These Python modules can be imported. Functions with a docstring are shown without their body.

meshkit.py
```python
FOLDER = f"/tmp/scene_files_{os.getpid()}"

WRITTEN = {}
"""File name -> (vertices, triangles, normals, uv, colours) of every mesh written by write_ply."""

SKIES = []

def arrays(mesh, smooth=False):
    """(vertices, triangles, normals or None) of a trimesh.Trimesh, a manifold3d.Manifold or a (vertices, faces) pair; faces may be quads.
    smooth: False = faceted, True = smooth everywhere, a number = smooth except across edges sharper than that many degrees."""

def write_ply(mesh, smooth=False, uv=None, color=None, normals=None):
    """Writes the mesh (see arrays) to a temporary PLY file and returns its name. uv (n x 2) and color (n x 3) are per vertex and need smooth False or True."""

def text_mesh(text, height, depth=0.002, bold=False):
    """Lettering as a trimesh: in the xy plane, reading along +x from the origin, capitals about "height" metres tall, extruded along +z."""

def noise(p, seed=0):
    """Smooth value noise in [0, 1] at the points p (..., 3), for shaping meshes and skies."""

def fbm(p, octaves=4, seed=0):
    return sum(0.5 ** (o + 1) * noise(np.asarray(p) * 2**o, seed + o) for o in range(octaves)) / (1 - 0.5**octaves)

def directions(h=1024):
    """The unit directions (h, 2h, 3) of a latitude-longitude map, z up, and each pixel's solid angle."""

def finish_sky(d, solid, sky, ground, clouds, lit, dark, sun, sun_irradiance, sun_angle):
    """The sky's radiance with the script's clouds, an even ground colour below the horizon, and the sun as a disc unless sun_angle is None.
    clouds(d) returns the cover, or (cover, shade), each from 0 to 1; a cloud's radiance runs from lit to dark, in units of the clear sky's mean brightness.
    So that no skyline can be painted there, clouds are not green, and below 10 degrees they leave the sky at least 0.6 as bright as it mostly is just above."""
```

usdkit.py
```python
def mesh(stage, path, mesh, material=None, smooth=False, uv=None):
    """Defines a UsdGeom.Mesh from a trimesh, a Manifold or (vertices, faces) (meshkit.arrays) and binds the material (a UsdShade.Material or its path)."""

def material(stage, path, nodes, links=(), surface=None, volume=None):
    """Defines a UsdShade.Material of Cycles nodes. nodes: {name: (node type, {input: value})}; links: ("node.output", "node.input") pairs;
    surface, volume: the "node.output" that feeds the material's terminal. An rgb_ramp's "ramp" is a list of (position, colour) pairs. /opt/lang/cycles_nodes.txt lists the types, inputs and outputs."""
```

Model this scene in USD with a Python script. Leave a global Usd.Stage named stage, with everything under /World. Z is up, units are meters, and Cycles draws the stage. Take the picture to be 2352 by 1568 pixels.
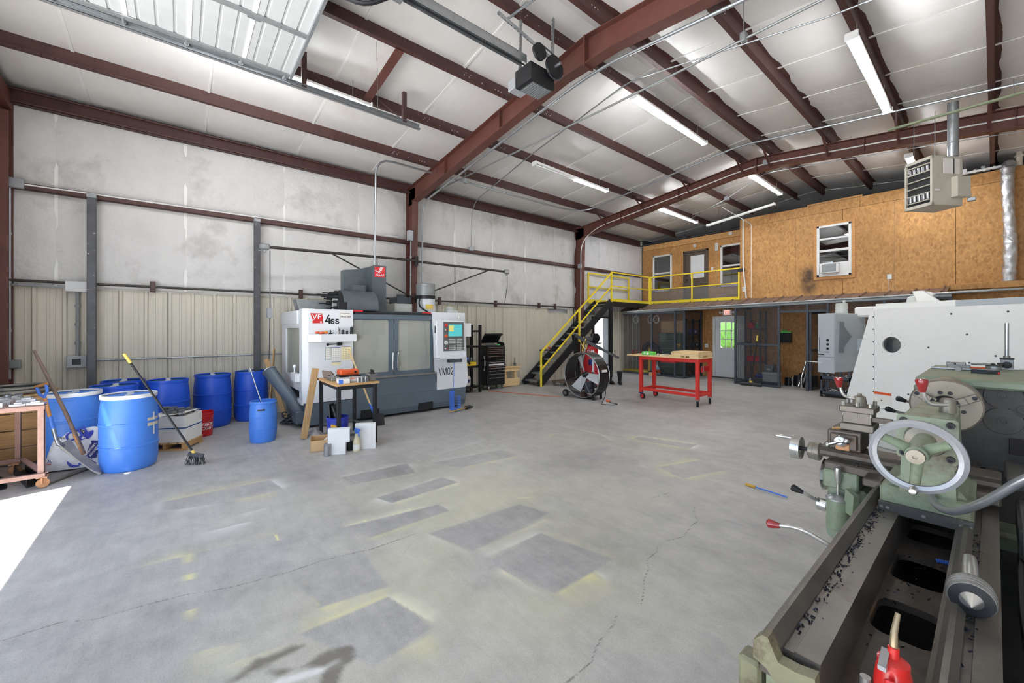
import math, random
import numpy as np
import trimesh, usdkit, meshkit
from shapely.geometry import Polygon
from pxr import Usd, UsdGeom, UsdLux, UsdShade, Gf, Sdf, Vt

stage = Usd.Stage.CreateInMemory()
UsdGeom.SetStageUpAxis(stage, UsdGeom.Tokens.z)
UsdGeom.SetStageMetersPerUnit(stage, 1.0)
UsdGeom.Xform.Define(stage, '/World')
UsdGeom.Scope.Define(stage, '/World/Looks')
# ---------------------------------------------------------------- camera, sky, sun, exposure
EYE, YAW, FPX = 1.68, math.degrees(math.atan(1109 / 920.0)), 920.0
cam = UsdGeom.Camera.Define(stage, '/World/camera')
cam.AddTranslateOp().Set(Gf.Vec3d(0, 0, EYE))
cam.AddRotateXYZOp().Set(Gf.Vec3f(90, 0, YAW))
cam.CreateHorizontalApertureAttr(36.0)
cam.CreateVerticalApertureAttr(24.0)
cam.CreateFocalLengthAttr(36.0 * FPX / 2352)
cam.CreateVerticalApertureOffsetAttr(-31.0 / 2352 * 36)
cam.CreateClippingRangeAttr(Gf.Vec2f(0.05, 500))
cam.CreateExposureAttr(0.22)
sky = usdkit.material(stage, '/World/Looks/sky', {'t': ('sky_texture', {'sky_type': 'multiple_scattering', 'sun_disc': False, 'sun_elevation': math.radians(74), 'sun_rotation': math.radians(180), 'air_density': 1.0, 'aerosol_density': 1.4}),
      'b': ('background_shader', {'strength': 0.62}), 'm': ('mix', {'fac': 0.8, 'color2': (1.9, 1.9, 1.95)})}, [('t.color', 'm.color1'), ('m.color', 'b.color')], surface='b.background')
dome = UsdLux.DomeLight.Define(stage, '/World/sky_light')
dome.CreateIntensityAttr(1.0)
UsdShade.MaterialBindingAPI.Apply(dome.GetPrim()).Bind(sky)
sun = UsdLux.DistantLight.Define(stage, '/World/sun_light')
sun.CreateIntensityAttr(8.0); sun.CreateNormalizeAttr(True); sun.CreateAngleAttr(0.53); sun.CreateColorAttr(Gf.Vec3f(1.0, 0.98, 0.95))
_d = np.array([-0.25, 1.20, -4.25]); _d /= np.linalg.norm(_d)
sun.AddRotateXYZOp().Set(Gf.Vec3f(math.degrees(math.acos(-_d[2])), 0, math.degrees(math.atan2(-_d[0], _d[1]))))
LAMP = 75.0
# ---------------------------------------------------------------- helpers
A = lambda *a: np.array(a, float)
X_, Y_, Z_ = A(1, 0, 0), A(0, 1, 0), A(0, 0, 1)
rng = np.random.default_rng(7)
random.seed(7)
def lin(c):
    c = np.asarray(c, float) / 255
    return tuple(np.where(c < .04045, c / 12.92, ((c + .055) / 1.055) ** 2.4))
def nrm(v):
    v = np.asarray(v, float); return v / (np.linalg.norm(v) + 1e-12)
_uc = {}
def _cb(b):
    if b not in _uc:
        if b:
            p = []
            for s in np.ndindex(2, 2, 2):
                for k in range(3): p.append((s, k))
            pts = np.array([[(2 * s[j] - 1) * (1.0 if j == k else .8) for j in range(3)] for s, k in p])
        else:
            p = [(s, -1) for s in np.ndindex(2, 2, 2)]; pts = np.array([[2 * s[j] - 1. for j in range(3)] for s, _ in p])
        h = trimesh.Trimesh(pts).convex_hull
        # map hull vertices back to ours
        d = ((h.vertices[:, None] - pts[None]) ** 2).sum(-1).argmin(1)
        _uc[b] = ([q for q in p], d[h.faces])
    return _uc[b]
class M:
    def __init__(s): s.V, s.F, s.n, s.sm = [], [], 0, False
    def add(s, v, f):
        v = np.asarray(v, float).reshape(-1, 3); f = np.asarray(f, int)
        if f.shape[1] == 4: f = np.vstack([f[:, [0, 1, 2]], f[:, [0, 2, 3]]])
        s.V.append(v); s.F.append(f + s.n); s.n += len(v); return s
    def box(s, c, sz, b=0, R=None):
        c, h = np.asarray(c, float), np.asarray(sz, float) / 2
        b = min(b, h.min() * .9); p, f = _cb(b > 0)
        v = np.array([[(2 * q[j] - 1) * (h[j] if (j == k or k < 0) else h[j] - b) for j in range(3)] for q, k in p])
        if R is not None: v = v @ np.asarray(R).T
        return s.add(v + c, f)
    def bb(s, lo, hi, b=0):
        lo, hi = np.asarray(lo, float), np.asarray(hi, float)
        return s.box((lo + hi) / 2, abs(hi - lo), b)
    def bar(s, p0, p1, w, h, b=0, up=(0, 0, 1)):
        p0, p1 = np.asarray(p0, float), np.asarray(p1, float); d = nrm(p1 - p0)
        if abs(d @ nrm(up)) > .98: up = (0, 1, 0)
        sx = nrm(np.cross(up, d)); uu = np.cross(d, sx)
        return s.box((p0 + p1) / 2, (np.linalg.norm(p1 - p0), w, h), b, np.stack([d, sx, uu], 1))
    def tube(s, pts, r, n=8, closed=False):
        p = np.asarray(pts, float); k = len(p)
        if closed: t = np.roll(p, -1, 0) - np.roll(p, 1, 0)
        else: t = np.gradient(p, axis=0)
        t /= np.linalg.norm(t, axis=1, keepdims=True) + 1e-12
        a = np.zeros_like(p); q = np.cross(t[0], Z_ if abs(t[0][2]) < .9 else X_); q = nrm(q)
        for i in range(k):
            q = nrm(q - t[i] * (q @ t[i])); a[i] = q
        bn = np.cross(t, a); an = np.arange(n) * 2 * np.pi / n
        rr = np.broadcast_to(r, (k,))[:, None, None]
        v = p[:, None] + rr * (np.cos(an)[None, :, None] * a[:, None] + np.sin(an)[None, :, None] * bn[:, None])
        m = k if closed else k - 1
        i, j = np.meshgrid(np.arange(m), np.arange(n), indexing='ij')
        f = np.stack([i * n + j, i * n + (j + 1) % n, (i + 1) % k * n + (j + 1) % n, (i + 1) % k * n + j], -1).reshape(-1, 4)
        s.sm = True; b0 = s.n; s.add(v.reshape(-1, 3), f)
        if not closed:
            for e, o in ((0, -1), (k - 1, 1)):
                c = s.n; idx = np.arange(n); ring = b0 + e * n
                s.V.append(p[e][None]); s.n += 1
                ff = np.stack([np.full(n, c), ring + idx, ring + (idx + 1) % n], 1)
                s.F.append(ff if o > 0 else ff[:, [0, 2, 1]])
        return s
    def cyl(s, a, b, r, r2=None, n=16): return s.tube([a, b], [r, r if r2 is None else r2], n)
    def lathe(s, prof, o=(0, 0, 0), ax=(0, 0, 1), n=28):
        ax = nrm(ax); u = nrm(np.cross(ax, Y_ if abs(ax[1]) < .9 else X_)); w = np.cross(ax, u)
        pr = np.asarray(prof, float); an = np.arange(n) * 2 * np.pi / n
        v = np.asarray(o, float) + pr[:, None, 1:2] * ax + pr[:, None, 0:1] * (np.cos(an)[None, :, None] * u + np.sin(an)[None, :, None] * w)
        i, j = np.meshgrid(np.arange(len(pr) - 1), np.arange(n), indexing='ij')
        f = np.stack([i * n + j, i * n + (j + 1) % n, (i + 1) * n + (j + 1) % n, (i + 1) * n + j], -1).reshape(-1, 4)
        s.sm = True; return s.add(v.reshape(-1, 3), f)
    def prism(s, poly, o, u, v, d, holes=()):
        u, v = nrm(u), nrm(v); w = np.cross(u, v)
        g = poly if hasattr(poly, 'exterior') else Polygon(poly, holes)
        if hasattr(g, 'geoms'):
            for q in g.geoms: s.prism(q, o, u, v, d)
            return s
        t = trimesh.creation.extrude_polygon(g, abs(d), engine='earcut'); q = t.vertices.copy()
        if d < 0: q[:, 2] -= abs(d)
        return s.add(np.asarray(o, float) + q[:, :1] * u + q[:, 1:2] * v + q[:, 2:] * w, t.faces)
    def text(s, t, o, u, v, h, d=.0015, bold=False, sx=1.0):
        g = meshkit.text_mesh(t, h, d, bold); u, v = nrm(u), nrm(v); w = np.cross(u, v); q = g.vertices
        return s.add(np.asarray(o, float) + q[:, :1] * u * sx + q[:, 1:2] * v + q[:, 2:] * w, g.faces)
    def quad(s, a, b, c, d): return s.add([a, b, c, d], [[0, 1, 2, 3]])
    def grid(s, P):   # P (n,m,3)
        n, m = P.shape[:2]; i, j = np.meshgrid(np.arange(n - 1), np.arange(m - 1), indexing='ij')
        f = np.stack([i * m + j, (i + 1) * m + j, (i + 1) * m + j + 1, i * m + j + 1], -1).reshape(-1, 4)
        s.sm = True; return s.add(P.reshape(-1, 3), f)
    def torus(s, c, ax, R, r, n=32, k=10):
        ax = nrm(ax); u = nrm(np.cross(ax, Y_ if abs(ax[1]) < .9 else X_)); w = np.cross(ax, u)
        an = np.arange(n) * 2 * np.pi / n
        return s.tube(np.asarray(c, float) + R * (np.cos(an)[:, None] * u + np.sin(an)[:, None] * w), r, k, True)
    def ball(s, c, r, n=2, sc=(1, 1, 1)):
        g = trimesh.creation.icosphere(n, 1.0); s.sm = True
        return s.add(np.asarray(c, float) + g.vertices * r * np.asarray(sc), g.faces)
    def arr(s): return np.vstack(s.V), np.vstack(s.F)
    def move(s, R=None, t=(0, 0, 0)):
        v, f = s.arr(); v = v if R is None else v @ np.asarray(R).T
        s.V, s.F = [v + np.asarray(t, float)], [f]; return s
    def cat(s, o): v, f = o.arr(); s.sm |= o.sm; return s.add(v, f)
def rot(ax, deg): return trimesh.transformations.rotation_matrix(math.radians(deg), ax)[:3, :3]
def arc(pts, r, n=5):
    """polyline with rounded corners"""
    p = [np.asarray(x, float) for x in pts]; out = [p[0]]
    for a, b, c in zip(p[:-2], p[1:-1], p[2:]):
        la, lc = np.linalg.norm(a - b), np.linalg.norm(c - b); q = min(r, la * .49, lc * .49)
        e, f = b + (a - b) / la * q, b + (c - b) / lc * q
        for t in np.linspace(0, 1, n): out.append((1 - t) ** 2 * e + 2 * t * (1 - t) * b + t * t * f)
    return np.array(out + [p[-1]])
def smooth_arrays(v, f, deg):
    key = np.round(v, 5); _, inv = np.unique(key, axis=0, return_inverse=True); inv = inv.ravel()
    w = inv[f]; fn = np.cross(v[f[:, 1]] - v[f[:, 0]], v[f[:, 2]] - v[f[:, 0]])
    ln = np.linalg.norm(fn, axis=1); ok = ln > 1e-14; f, w, fn, ln = f[ok], w[ok], fn[ok], ln[ok]; un = fn / ln[:, None]
    cv = w.ravel(); cf = np.repeat(np.arange(len(f)), 3); order = np.argsort(cv, kind='stable')
    sv, sf = cv[order], cf[order]; start = np.r_[0, np.nonzero(np.diff(sv))[0] + 1]; cnt = np.diff(np.r_[start, len(sv)])
    gid = np.repeat(np.arange(len(start)), cnt); k = cnt[gid]
    a = np.repeat(np.arange(len(sv)), k); off = np.arange(len(a)) - np.repeat(np.cumsum(k) - k, k); b = start[gid][a] + off
    keep = (un[sf[a]] * un[sf[b]]).sum(1) > math.cos(math.radians(deg))
    nn = np.zeros((len(sv), 3)); np.add.at(nn, a[keep], fn[sf[b[keep]]])
    nn /= np.linalg.norm(nn, axis=1, keepdims=True) + 1e-20
    cn = np.zeros_like(nn); cn[order] = nn
    q = np.c_[cv, np.round(cn * 200)].astype(np.int64); _, first, inv2 = np.unique(q, axis=0, return_index=True, return_inverse=True)
    return v[f.ravel()[first]], inv2.reshape(-1, 3), cn[first]
_names = {}
def number(path):
    k = _names.get(path, 0); _names[path] = k + 1
    return path if k == 0 else f'{path}_{k:03d}'
MATS = {}
def obj(name, m, mt, par='/World', label=None, kind=None, sm=38):
    path = number(f'{par}/{name}'); v, f = m.arr() if isinstance(m, M) else m
    sm = sm if (not isinstance(m, M) or m.sm) else 0; n = None
    if sm: v, f, n = smooth_arrays(v, f, sm)
    g = UsdGeom.Mesh.Define(stage, path)
    g.CreatePointsAttr(Vt.Vec3fArray.FromNumpy(v.astype(np.float32)))
    g.CreateFaceVertexCountsAttr(Vt.IntArray.FromNumpy(np.full(len(f), 3, np.int32)))
    g.CreateFaceVertexIndicesAttr(Vt.IntArray.FromNumpy(f.astype(np.int32).ravel()))
    g.CreateSubdivisionSchemeAttr('none')
    if n is not None:
        g.CreateNormalsAttr(Vt.Vec3fArray.FromNumpy(n.astype(np.float32))); g.SetNormalsInterpolation('vertex')
    UsdShade.MaterialBindingAPI.Apply(g.GetPrim()).Bind(MATS[mt])
    if label: g.GetPrim().SetCustomDataByKey('label', label)
    if kind: g.GetPrim().SetCustomDataByKey('kind', kind)
    return path
def tag(path, label, cat, group=None, kind=None):
    p = stage.GetPrimAtPath(path)
    for k, v in (('label', label), ('category', cat), ('group', group), ('kind', kind)):
        if v: p.SetCustomDataByKey(k, v)
    return path
def thing(name, label=None, cat=None, loc=(0, 0, 0), rz=0, group=None, kind=None):
    path = number(f'/World/{name}'); x = UsdGeom.Xform.Define(stage, path)
    x.AddTranslateOp().Set(Gf.Vec3d(*map(float, loc))); x.AddRotateZOp().Set(float(rz))
    return tag(path, label, cat, group, kind)
def copy(src, label, loc, rz=0, group=None, cat=None):
    name = src.split('/')[-1]; name = name[:-4] if name[-4:-3] == '_' and name[-3:].isdigit() else name
    p = stage.GetPrimAtPath(src); g = group or p.GetCustomDataByKey('group')
    r = thing(name, label, cat or p.GetCustomDataByKey('category'), loc, rz, g)
    q = stage.GetPrimAtPath(r); q.GetReferences().AddInternalReference(src); q.SetInstanceable(True)
    return r
def solo(name, m, mt, label, cat, group=None, kind=None, loc=None, sm=38):
    if loc is not None:
        pass
    return tag(obj(name, m, mt, sm=sm), label, cat, group, kind)
# ---------------------------------------------------------------- materials
def mat(n, c, r=.5, m=0., v=.10, s=5., b=0., bs=60., c2=None, c3=None, a3=.5, s3=3., w3=.06, spec=.5, coat=0., stretch=None, bd=.01, det=5., r3=None, tr=0.):
    c = lin(c); hi = tuple(min(1, x * (1 + v)) for x in c); lo = tuple(x * (1 - v) for x in c)
    if c2 is not None: lo, hi = c, lin(c2)
    nd = {'tc': ('texture_coordinate', {}), 'mp': ('mapping', {'scale': stretch or (1, 1, 1)}), 'n': ('noise_texture', {'scale': s, 'detail': det, 'roughness': .6}),
          'rp': ('rgb_ramp', {'ramp': [(.3, lo), (.7, hi)]}),
          'p': ('principled_bsdf', {'roughness': r, 'metallic': m, 'specular_ior_level': spec, 'coat_weight': coat, 'transmission_weight': tr})}
    lk = [('tc.object', 'mp.vector'), ('mp.vector', 'n.vector'), ('n.fac', 'rp.fac')]
    out = 'rp.color'
    if c3 is not None:
        nd['n3'] = ('noise_texture', {'scale': s3, 'detail': 7., 'roughness': .68})
        nd['r3'] = ('rgb_ramp', {'ramp': [(a3, (0, 0, 0)), (a3 + w3, (1, 1, 1))]})
        nd['x3'] = ('mix', {'color2': lin(c3)})
        lk += [('mp.vector', 'n3.vector'), ('n3.fac', 'r3.fac'), ('r3.color', 'x3.fac'), ('rp.color', 'x3.color1')]; out = 'x3.color'
    lk.append((out, 'p.base_color'))
    if b:
        nd['nb'] = ('noise_texture', {'scale': bs, 'detail': 4.}); nd['bp'] = ('bump', {'strength': b, 'distance': bd})
        lk += [('mp.vector', 'nb.vector'), ('nb.fac', 'bp.height'), ('bp.normal', 'p.normal')]
    MATS[n] = usdkit.material(stage, f'/World/Looks/{n}', nd, lk, surface='p.BSDF')
def emit(n, c, st):
    MATS[n] = usdkit.material(stage, f'/World/Looks/{n}', {'e': ('emission', {'color': c, 'strength': st})}, surface='e.emission')
def pane(n, c, fac, r=.05, tint=(1, 1, 1)):
    MATS[n] = usdkit.material(stage, f'/World/Looks/{n}', {'t': ('transparent_bsdf', {'color': tint}), 'p': ('principled_bsdf', {'base_color': lin(c), 'roughness': r}), 'x': ('mix_closure', {'fac': fac})},
        [('t.BSDF', 'x.closure1'), ('p.BSDF', 'x.closure2')], surface='x.closure')
def mesh_screen(n, c, pitch, fill):
    nd = {'tc': ('texture_coordinate', {}), 'sp': ('separate_xyz', {}), 'g': ('transparent_bsdf', {'color': (1, 1, 1)}), 'p': ('principled_bsdf', {'base_color': lin(c), 'roughness': .6}), 'x': ('mix_closure', {}),
          'xy': ('math', {'math_type': 'add'}), 'mx': ('math', {'math_type': 'maximum'})}
    lk = [('tc.object', 'sp.vector'), ('sp.x', 'xy.value1'), ('sp.y', 'xy.value2')]
    for k, src in (('a', 'xy.value'), ('b', 'sp.z')):
        nd['m' + k] = ('math', {'math_type': 'multiply', 'value2': 1 / pitch}); nd['f' + k] = ('math', {'math_type': 'fraction'}); nd['l' + k] = ('math', {'math_type': 'less_than', 'value2': fill})
        lk += [(src, f'm{k}.value1'), (f'm{k}.value', f'f{k}.value1'), (f'f{k}.value', f'l{k}.value1')]
    lk += [('la.value', 'mx.value1'), ('lb.value', 'mx.value2'), ('mx.value', 'x.fac'), ('g.BSDF', 'x.closure1'), ('p.BSDF', 'x.closure2')]
    MATS[n] = usdkit.material(stage, f'/World/Looks/{n}', nd, lk, surface='x.closure')
mat('iron_purlin', (80, 52, 48), .55, 0, .14, 3., .1, 90, c3=(58, 40, 38), a3=.6, s3=2.5, w3=.12)
mat('iron_red', (100, 60, 52), .5, 0, .14, 3., .15, 90, c3=(66, 44, 40), a3=.6, s3=2.5, w3=.12)
mat('iron_dark', (74, 52, 48), .5, 0, .14, 3.)
mat('iron_grey', (84, 84, 88), .45, .2, .2, 8., c3=(200, 198, 195), a3=.66, s3=16, w3=.01)
mat('rail_dark', (66, 60, 58), .5, .3, .2)
mat('galv', (172, 176, 178), .38, .75, .12, 14.)
mat('galv_dull', (150, 154, 154), .5, .5, .15, 9.)
mat('conduit', (168, 172, 175), .35, .7, .08)
mat('box_grey', (160, 162, 165), .5, .1, .08)
mat('box_white', (205, 206, 205), .5, 0, .05)
mat('white', (232, 232, 230), .4, 0, .03)
mat('white_door', (226, 228, 230), .4, 0, .03)
mat('panel_tan', (200, 194, 178), .42, 0, .06, 2., .0, c3=(160, 138, 104), a3=.70, s3=5, w3=.1, stretch=(1, 1, .25))
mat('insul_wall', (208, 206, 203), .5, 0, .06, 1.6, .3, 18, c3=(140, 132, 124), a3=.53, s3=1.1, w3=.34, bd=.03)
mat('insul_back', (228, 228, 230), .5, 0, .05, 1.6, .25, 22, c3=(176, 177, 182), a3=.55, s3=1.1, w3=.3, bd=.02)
mat('insul_roof', (226, 223, 219), .36, 0, .03, 1.2, .12, 9, c3=(200, 188, 176), a3=.62, s3=.7, w3=.25, bd=.03)
mat('seam_tape', (232, 230, 226), .3, 0, .05)
mat('osb_trim', (196, 142, 84), .6, 0, .3, 10., stretch=(1, 6, 6))
mat('black', (22, 22, 24), .45)
mat('black_steel', (34, 35, 38), .5, .2, .15)
mat('dark_grey', (64, 66, 70), .5, 0, .12)
mat('rubber', (26, 26, 27), .8)
emit('lamp_on', (0.94, 0.97, 1.0), LAMP)
# ---------------------------------------------------------------- dimensions of the shop
WL, WR, YF, YB, YU = -9.1, 2.05, -2.0, 14.25, 13.7      # left wall, right wall, front wall, back wall, upper back wall
RX = -3.55
def zr(x): return 5.03 + .111 * (x - WL) if x < RX else 5.03 + .111 * (RX - WL) - .111 * (x - RX)     # underside of the purlins
FY = (4.3, 10.4)
# OSB and floor materials
def osb(n, base, dark, burn=False):
    nd = {'tc': ('texture_coordinate', {}), 'v': ('voronoi_texture', {'scale': 26., 'randomness': 1.}), 'mp': ('mapping', {'scale': (1., 1., .55)}), 'n': ('noise_texture', {'scale': 13., 'detail': 6., 'roughness': .75, 'distortion': 1.2}),
          'n2': ('noise_texture', {'scale': .9, 'detail': 3.}), 'n4': ('noise_texture', {'scale': 45., 'detail': 3., 'distortion': 2.5}), 'rv': ('rgb_ramp', {'ramp': [(0., lin(dark)), (.45, lin(base)), (1., lin(tuple(min(255, c + 26) for c in base)))]}),
          'mm': ('mix', {'fac': .5}), 'x': ('mix', {'mix_type': 'multiply', 'fac': .38}), 'rn': ('rgb_ramp', {'ramp': [(.34, (.42, .40, .38)), (.66, (1.2, 1.2, 1.2))]}), 'x2': ('mix', {'mix_type': 'multiply', 'fac': .6}),
          'r2': ('rgb_ramp', {'ramp': [(.3, (.68, .63, .58)), (.6, (1.08, 1.08, 1.08))]}), 'p': ('principled_bsdf', {'roughness': .55, 'specular_ior_level': .35})}
    lk = [('tc.object', 'mp.vector'), ('mp.vector', 'v.vector'), ('mp.vector', 'n.vector'), ('mp.vector', 'n4.vector'), ('tc.object', 'n2.vector'), ('v.color', 'mm.color1'), ('n4.color', 'mm.color2'), ('mm.color', 'rv.fac'), ('rv.color', 'x.color1'),
          ('n.fac', 'rn.fac'), ('rn.color', 'x.color2'), ('x.color', 'x2.color1'), ('n2.fac', 'r2.fac'), ('r2.color', 'x2.color2'), ('x2.color', 'p.base_color')]
    if burn:
        nd |= {'bm': ('mapping', {'scale': (3.2, 0., 1.6), 'location': (3.36 * 3.2, 0, -3.02 * 1.6)}), 'bg': ('gradient_texture', {'gradient_type': 'spherical'}), 'bn': ('noise_texture', {'scale': 5., 'detail': 5.}), 'bx': ('math', {'math_type': 'multiply'}), 'br': ('rgb_ramp', {'ramp': [(.08, (0, 0, 0)), (.42, (.9, .9, .9))]}), 'xb': ('mix', {'color2': lin((62, 50, 44))})}
        lk = [q for q in lk if q[1] != 'p.base_color'] + [('tc.object', 'bm.vector'), ('bm.vector', 'bg.vector'), ('tc.object', 'bn.vector'), ('bg.fac', 'bx.value1'), ('bn.fac', 'bx.value2'), ('bx.value', 'br.fac'), ('br.color', 'xb.fac'), ('x2.color', 'xb.color1'), ('xb.color', 'p.base_color')]
    MATS[n] = usdkit.material(stage, f'/World/Looks/{n}', nd, lk, surface='p.BSDF')
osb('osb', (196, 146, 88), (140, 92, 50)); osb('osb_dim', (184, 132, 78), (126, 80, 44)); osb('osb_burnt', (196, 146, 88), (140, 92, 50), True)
# ---------------------------------------------------------------- floor
def ray(px, py):
    yw = math.radians(YAW); f, r = A(-math.sin(yw), math.cos(yw), 0), A(math.cos(yw), math.sin(yw), 0)
    return f + r * (px - 1176) / FPX + Z_ * (753 - py) / FPX
def onz(px, py, z=0.): d = ray(px, py); return A(0, 0, EYE) + d * (z - EYE) / d[2]
def onx(px, py, x): d = ray(px, py); return A(0, 0, EYE) + d * x / d[0]
def ony(px, py, y): d = ray(px, py); return A(0, 0, EYE) + d * y / d[1]
def fl(px, py): return onz(px, py)[:2]
gx = np.r_[np.arange(WL - .1, -6, .05), np.arange(-6, -.3, .016), np.arange(-.3, WR + .1, .06)]
gy = np.r_[np.arange(YF - .3, .2, .05), np.arange(.2, 5.2, .016), np.arange(5.2, 9, .04), np.arange(9, YB + .3, .12)]
GX, GY = np.meshgrid(gx, gy, indexing='ij'); P2 = np.stack([GX, GY], -1)
yel, whi, sta, crk = (np.zeros(GX.shape) for _ in range(4))
def seg_dist(p, a, b):
    d = b - a; t = np.clip(((p - a) @ d) / (d @ d), 0, 1); return np.linalg.norm(p - a - t[..., None] * d, axis=-1)
def spray(a, b, o, col, k, w=.16):
    """overspray left along the edge of a masked rectangle: sharp at the line a-b, fading away on the side of o"""
    a, b, o = fl(*a), fl(*b), fl(*o); d = b - a; L = np.linalg.norm(d); d /= L; n = A(-d[1], d[0]); n = n if (o - a) @ n > 0 else -n
    s, t = (P2 - a) @ n, (P2 - a) @ d
    nz = .55 + .9 * meshkit.noise(np.stack([GX * 7, GY * 7, 0 * GX], -1), 3)
    e = np.clip((t + .06) / .1, 0, 1) * np.clip((L + .06 - t) / .1, 0, 1)
    val = k * np.where(s > 0, np.exp(-(s / (w * .62)) ** .9), np.clip(1 + s / .012, 0, 1)) * e * nz
    if 'y' in col: np.maximum(yel, val * .62, out=yel)
    if 'w' in col: np.maximum(whi, val * (.6 if 'y' in col else .8), out=whi)
def rect(q, cols, ks, w=.16):
    c = np.mean(q, 0)
    for i in range(4):
        a, b = A(*q[i]), A(*q[(i + 1) % 4])
        if cols[i]: spray(a, b, (a + b) - c, cols[i], ks[i], w)
rect([(379, 1151), (620, 1102), (650, 1122), (379, 1173)], ['y', 'w', '', 'w'], [.5, .9, 0, .5], .12)
spray((555, 1145), (628, 1130), (600, 1160), 'y', .7, .12); spray((406, 1171), (497, 1157), (450, 1190), 'w', .45); spray((490, 1136), (520, 1133), (500, 1150), 'w', .6)
spray((463, 1225), (574, 1198), (520, 1240), 'w', .6); spray((560, 1179), (616, 1166), (600, 1180), 'w', .5); spray((325, 1301), (432, 1273), (380, 1270), 'y', .6, .1); spray((432, 1273), (635, 1225), (520, 1230), 'y', .28, .1)
spray((735, 1396), (893, 1346), (830, 1400), 'y', .75, .2); spray((693, 1453), (892, 1369), (780, 1390), 'y', .8, .15); spray((892, 1369), (994, 1428), (960, 1380), 'yw', .7, .15); spray((994, 1453), (905, 1502), (980, 1510), 'y', .75, .2)
spray((455, 1498), (566, 1474), (520, 1500), 'y', .5, .2); spray((530, 1525), (660, 1480), (620, 1530), 'y', .5, .14)
rect([(1118, 1277), (1241, 1223), (1408, 1280), (1275, 1363)], ['w', 'y', '', ''], [.6, .4, 0, 0], .14)
spray((1363, 1313), (1278, 1362), (1340, 1360), 'y', .95, .2); spray((1366, 1311), (1390, 1330), (1395, 1310), 'w', .6, .1); spray((1150, 1307), (1234, 1359), (1170, 1350), 'yw', .7, .08)
rect([(863, 1143), (1016, 1096), (1054, 1107), (901, 1155)], ['w', 'w', 'wy', 'w'], [.5, .6, .7, .8], .16)
rect([(799, 1208), (1006, 1158), (1033, 1172), (850, 1235)], ['yw', 'w', 'y', ''], [.7, .6, .6, 0], .14)
rect([(782, 1096), (935, 1064), (955, 1085), (815, 1112)], ['w', 'w', 'y', ''], [.5, .6, .3, 0], .13)
rect([(990, 1063), (1152, 1032), (1190, 1046), (1060, 1073)], ['w', '', 'y', ''], [.4, 0, .5, 0], .14)
spray((1010, 1042), (1120, 1010), (1060, 1010), 'w', .4); spray((982, 1225), (1078, 1269), (1020, 1270), 'w', .45, .1); spray((1193, 1158), (1023, 1186), (1100, 1160), 'y', .4); spray((1129, 1121), (1193, 1143), (1180, 1120), 'y', .45, .1); spray((1193, 1143), (1226, 1140), (1210, 1150), 'y', .9, .05); spray((1255, 1190), (1100, 1262), (1200, 1250), 'yw', .35, .25)
rect([(1453, 1008), (1466, 1002), (1601, 1021), (1583, 1030)], ['y', 'yw', 'w', 'y'], [.8, .6, .9, .6], .12)
rect([(1512, 1073), (1609, 1056), (1667, 1079), (1568, 1099)], ['y', '', 'y', 'y'], [.7, 0, .5, .6], .12)
spray((1380, 998), (1404, 1010), (1400, 990), 'w', .8, .06); spray((1465, 1070), (1482, 1074), (1480, 1066), 'w', .7, .08); spray((1262, 1003), (1275, 996), (1262, 990), 'y', .5, .1)
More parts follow.
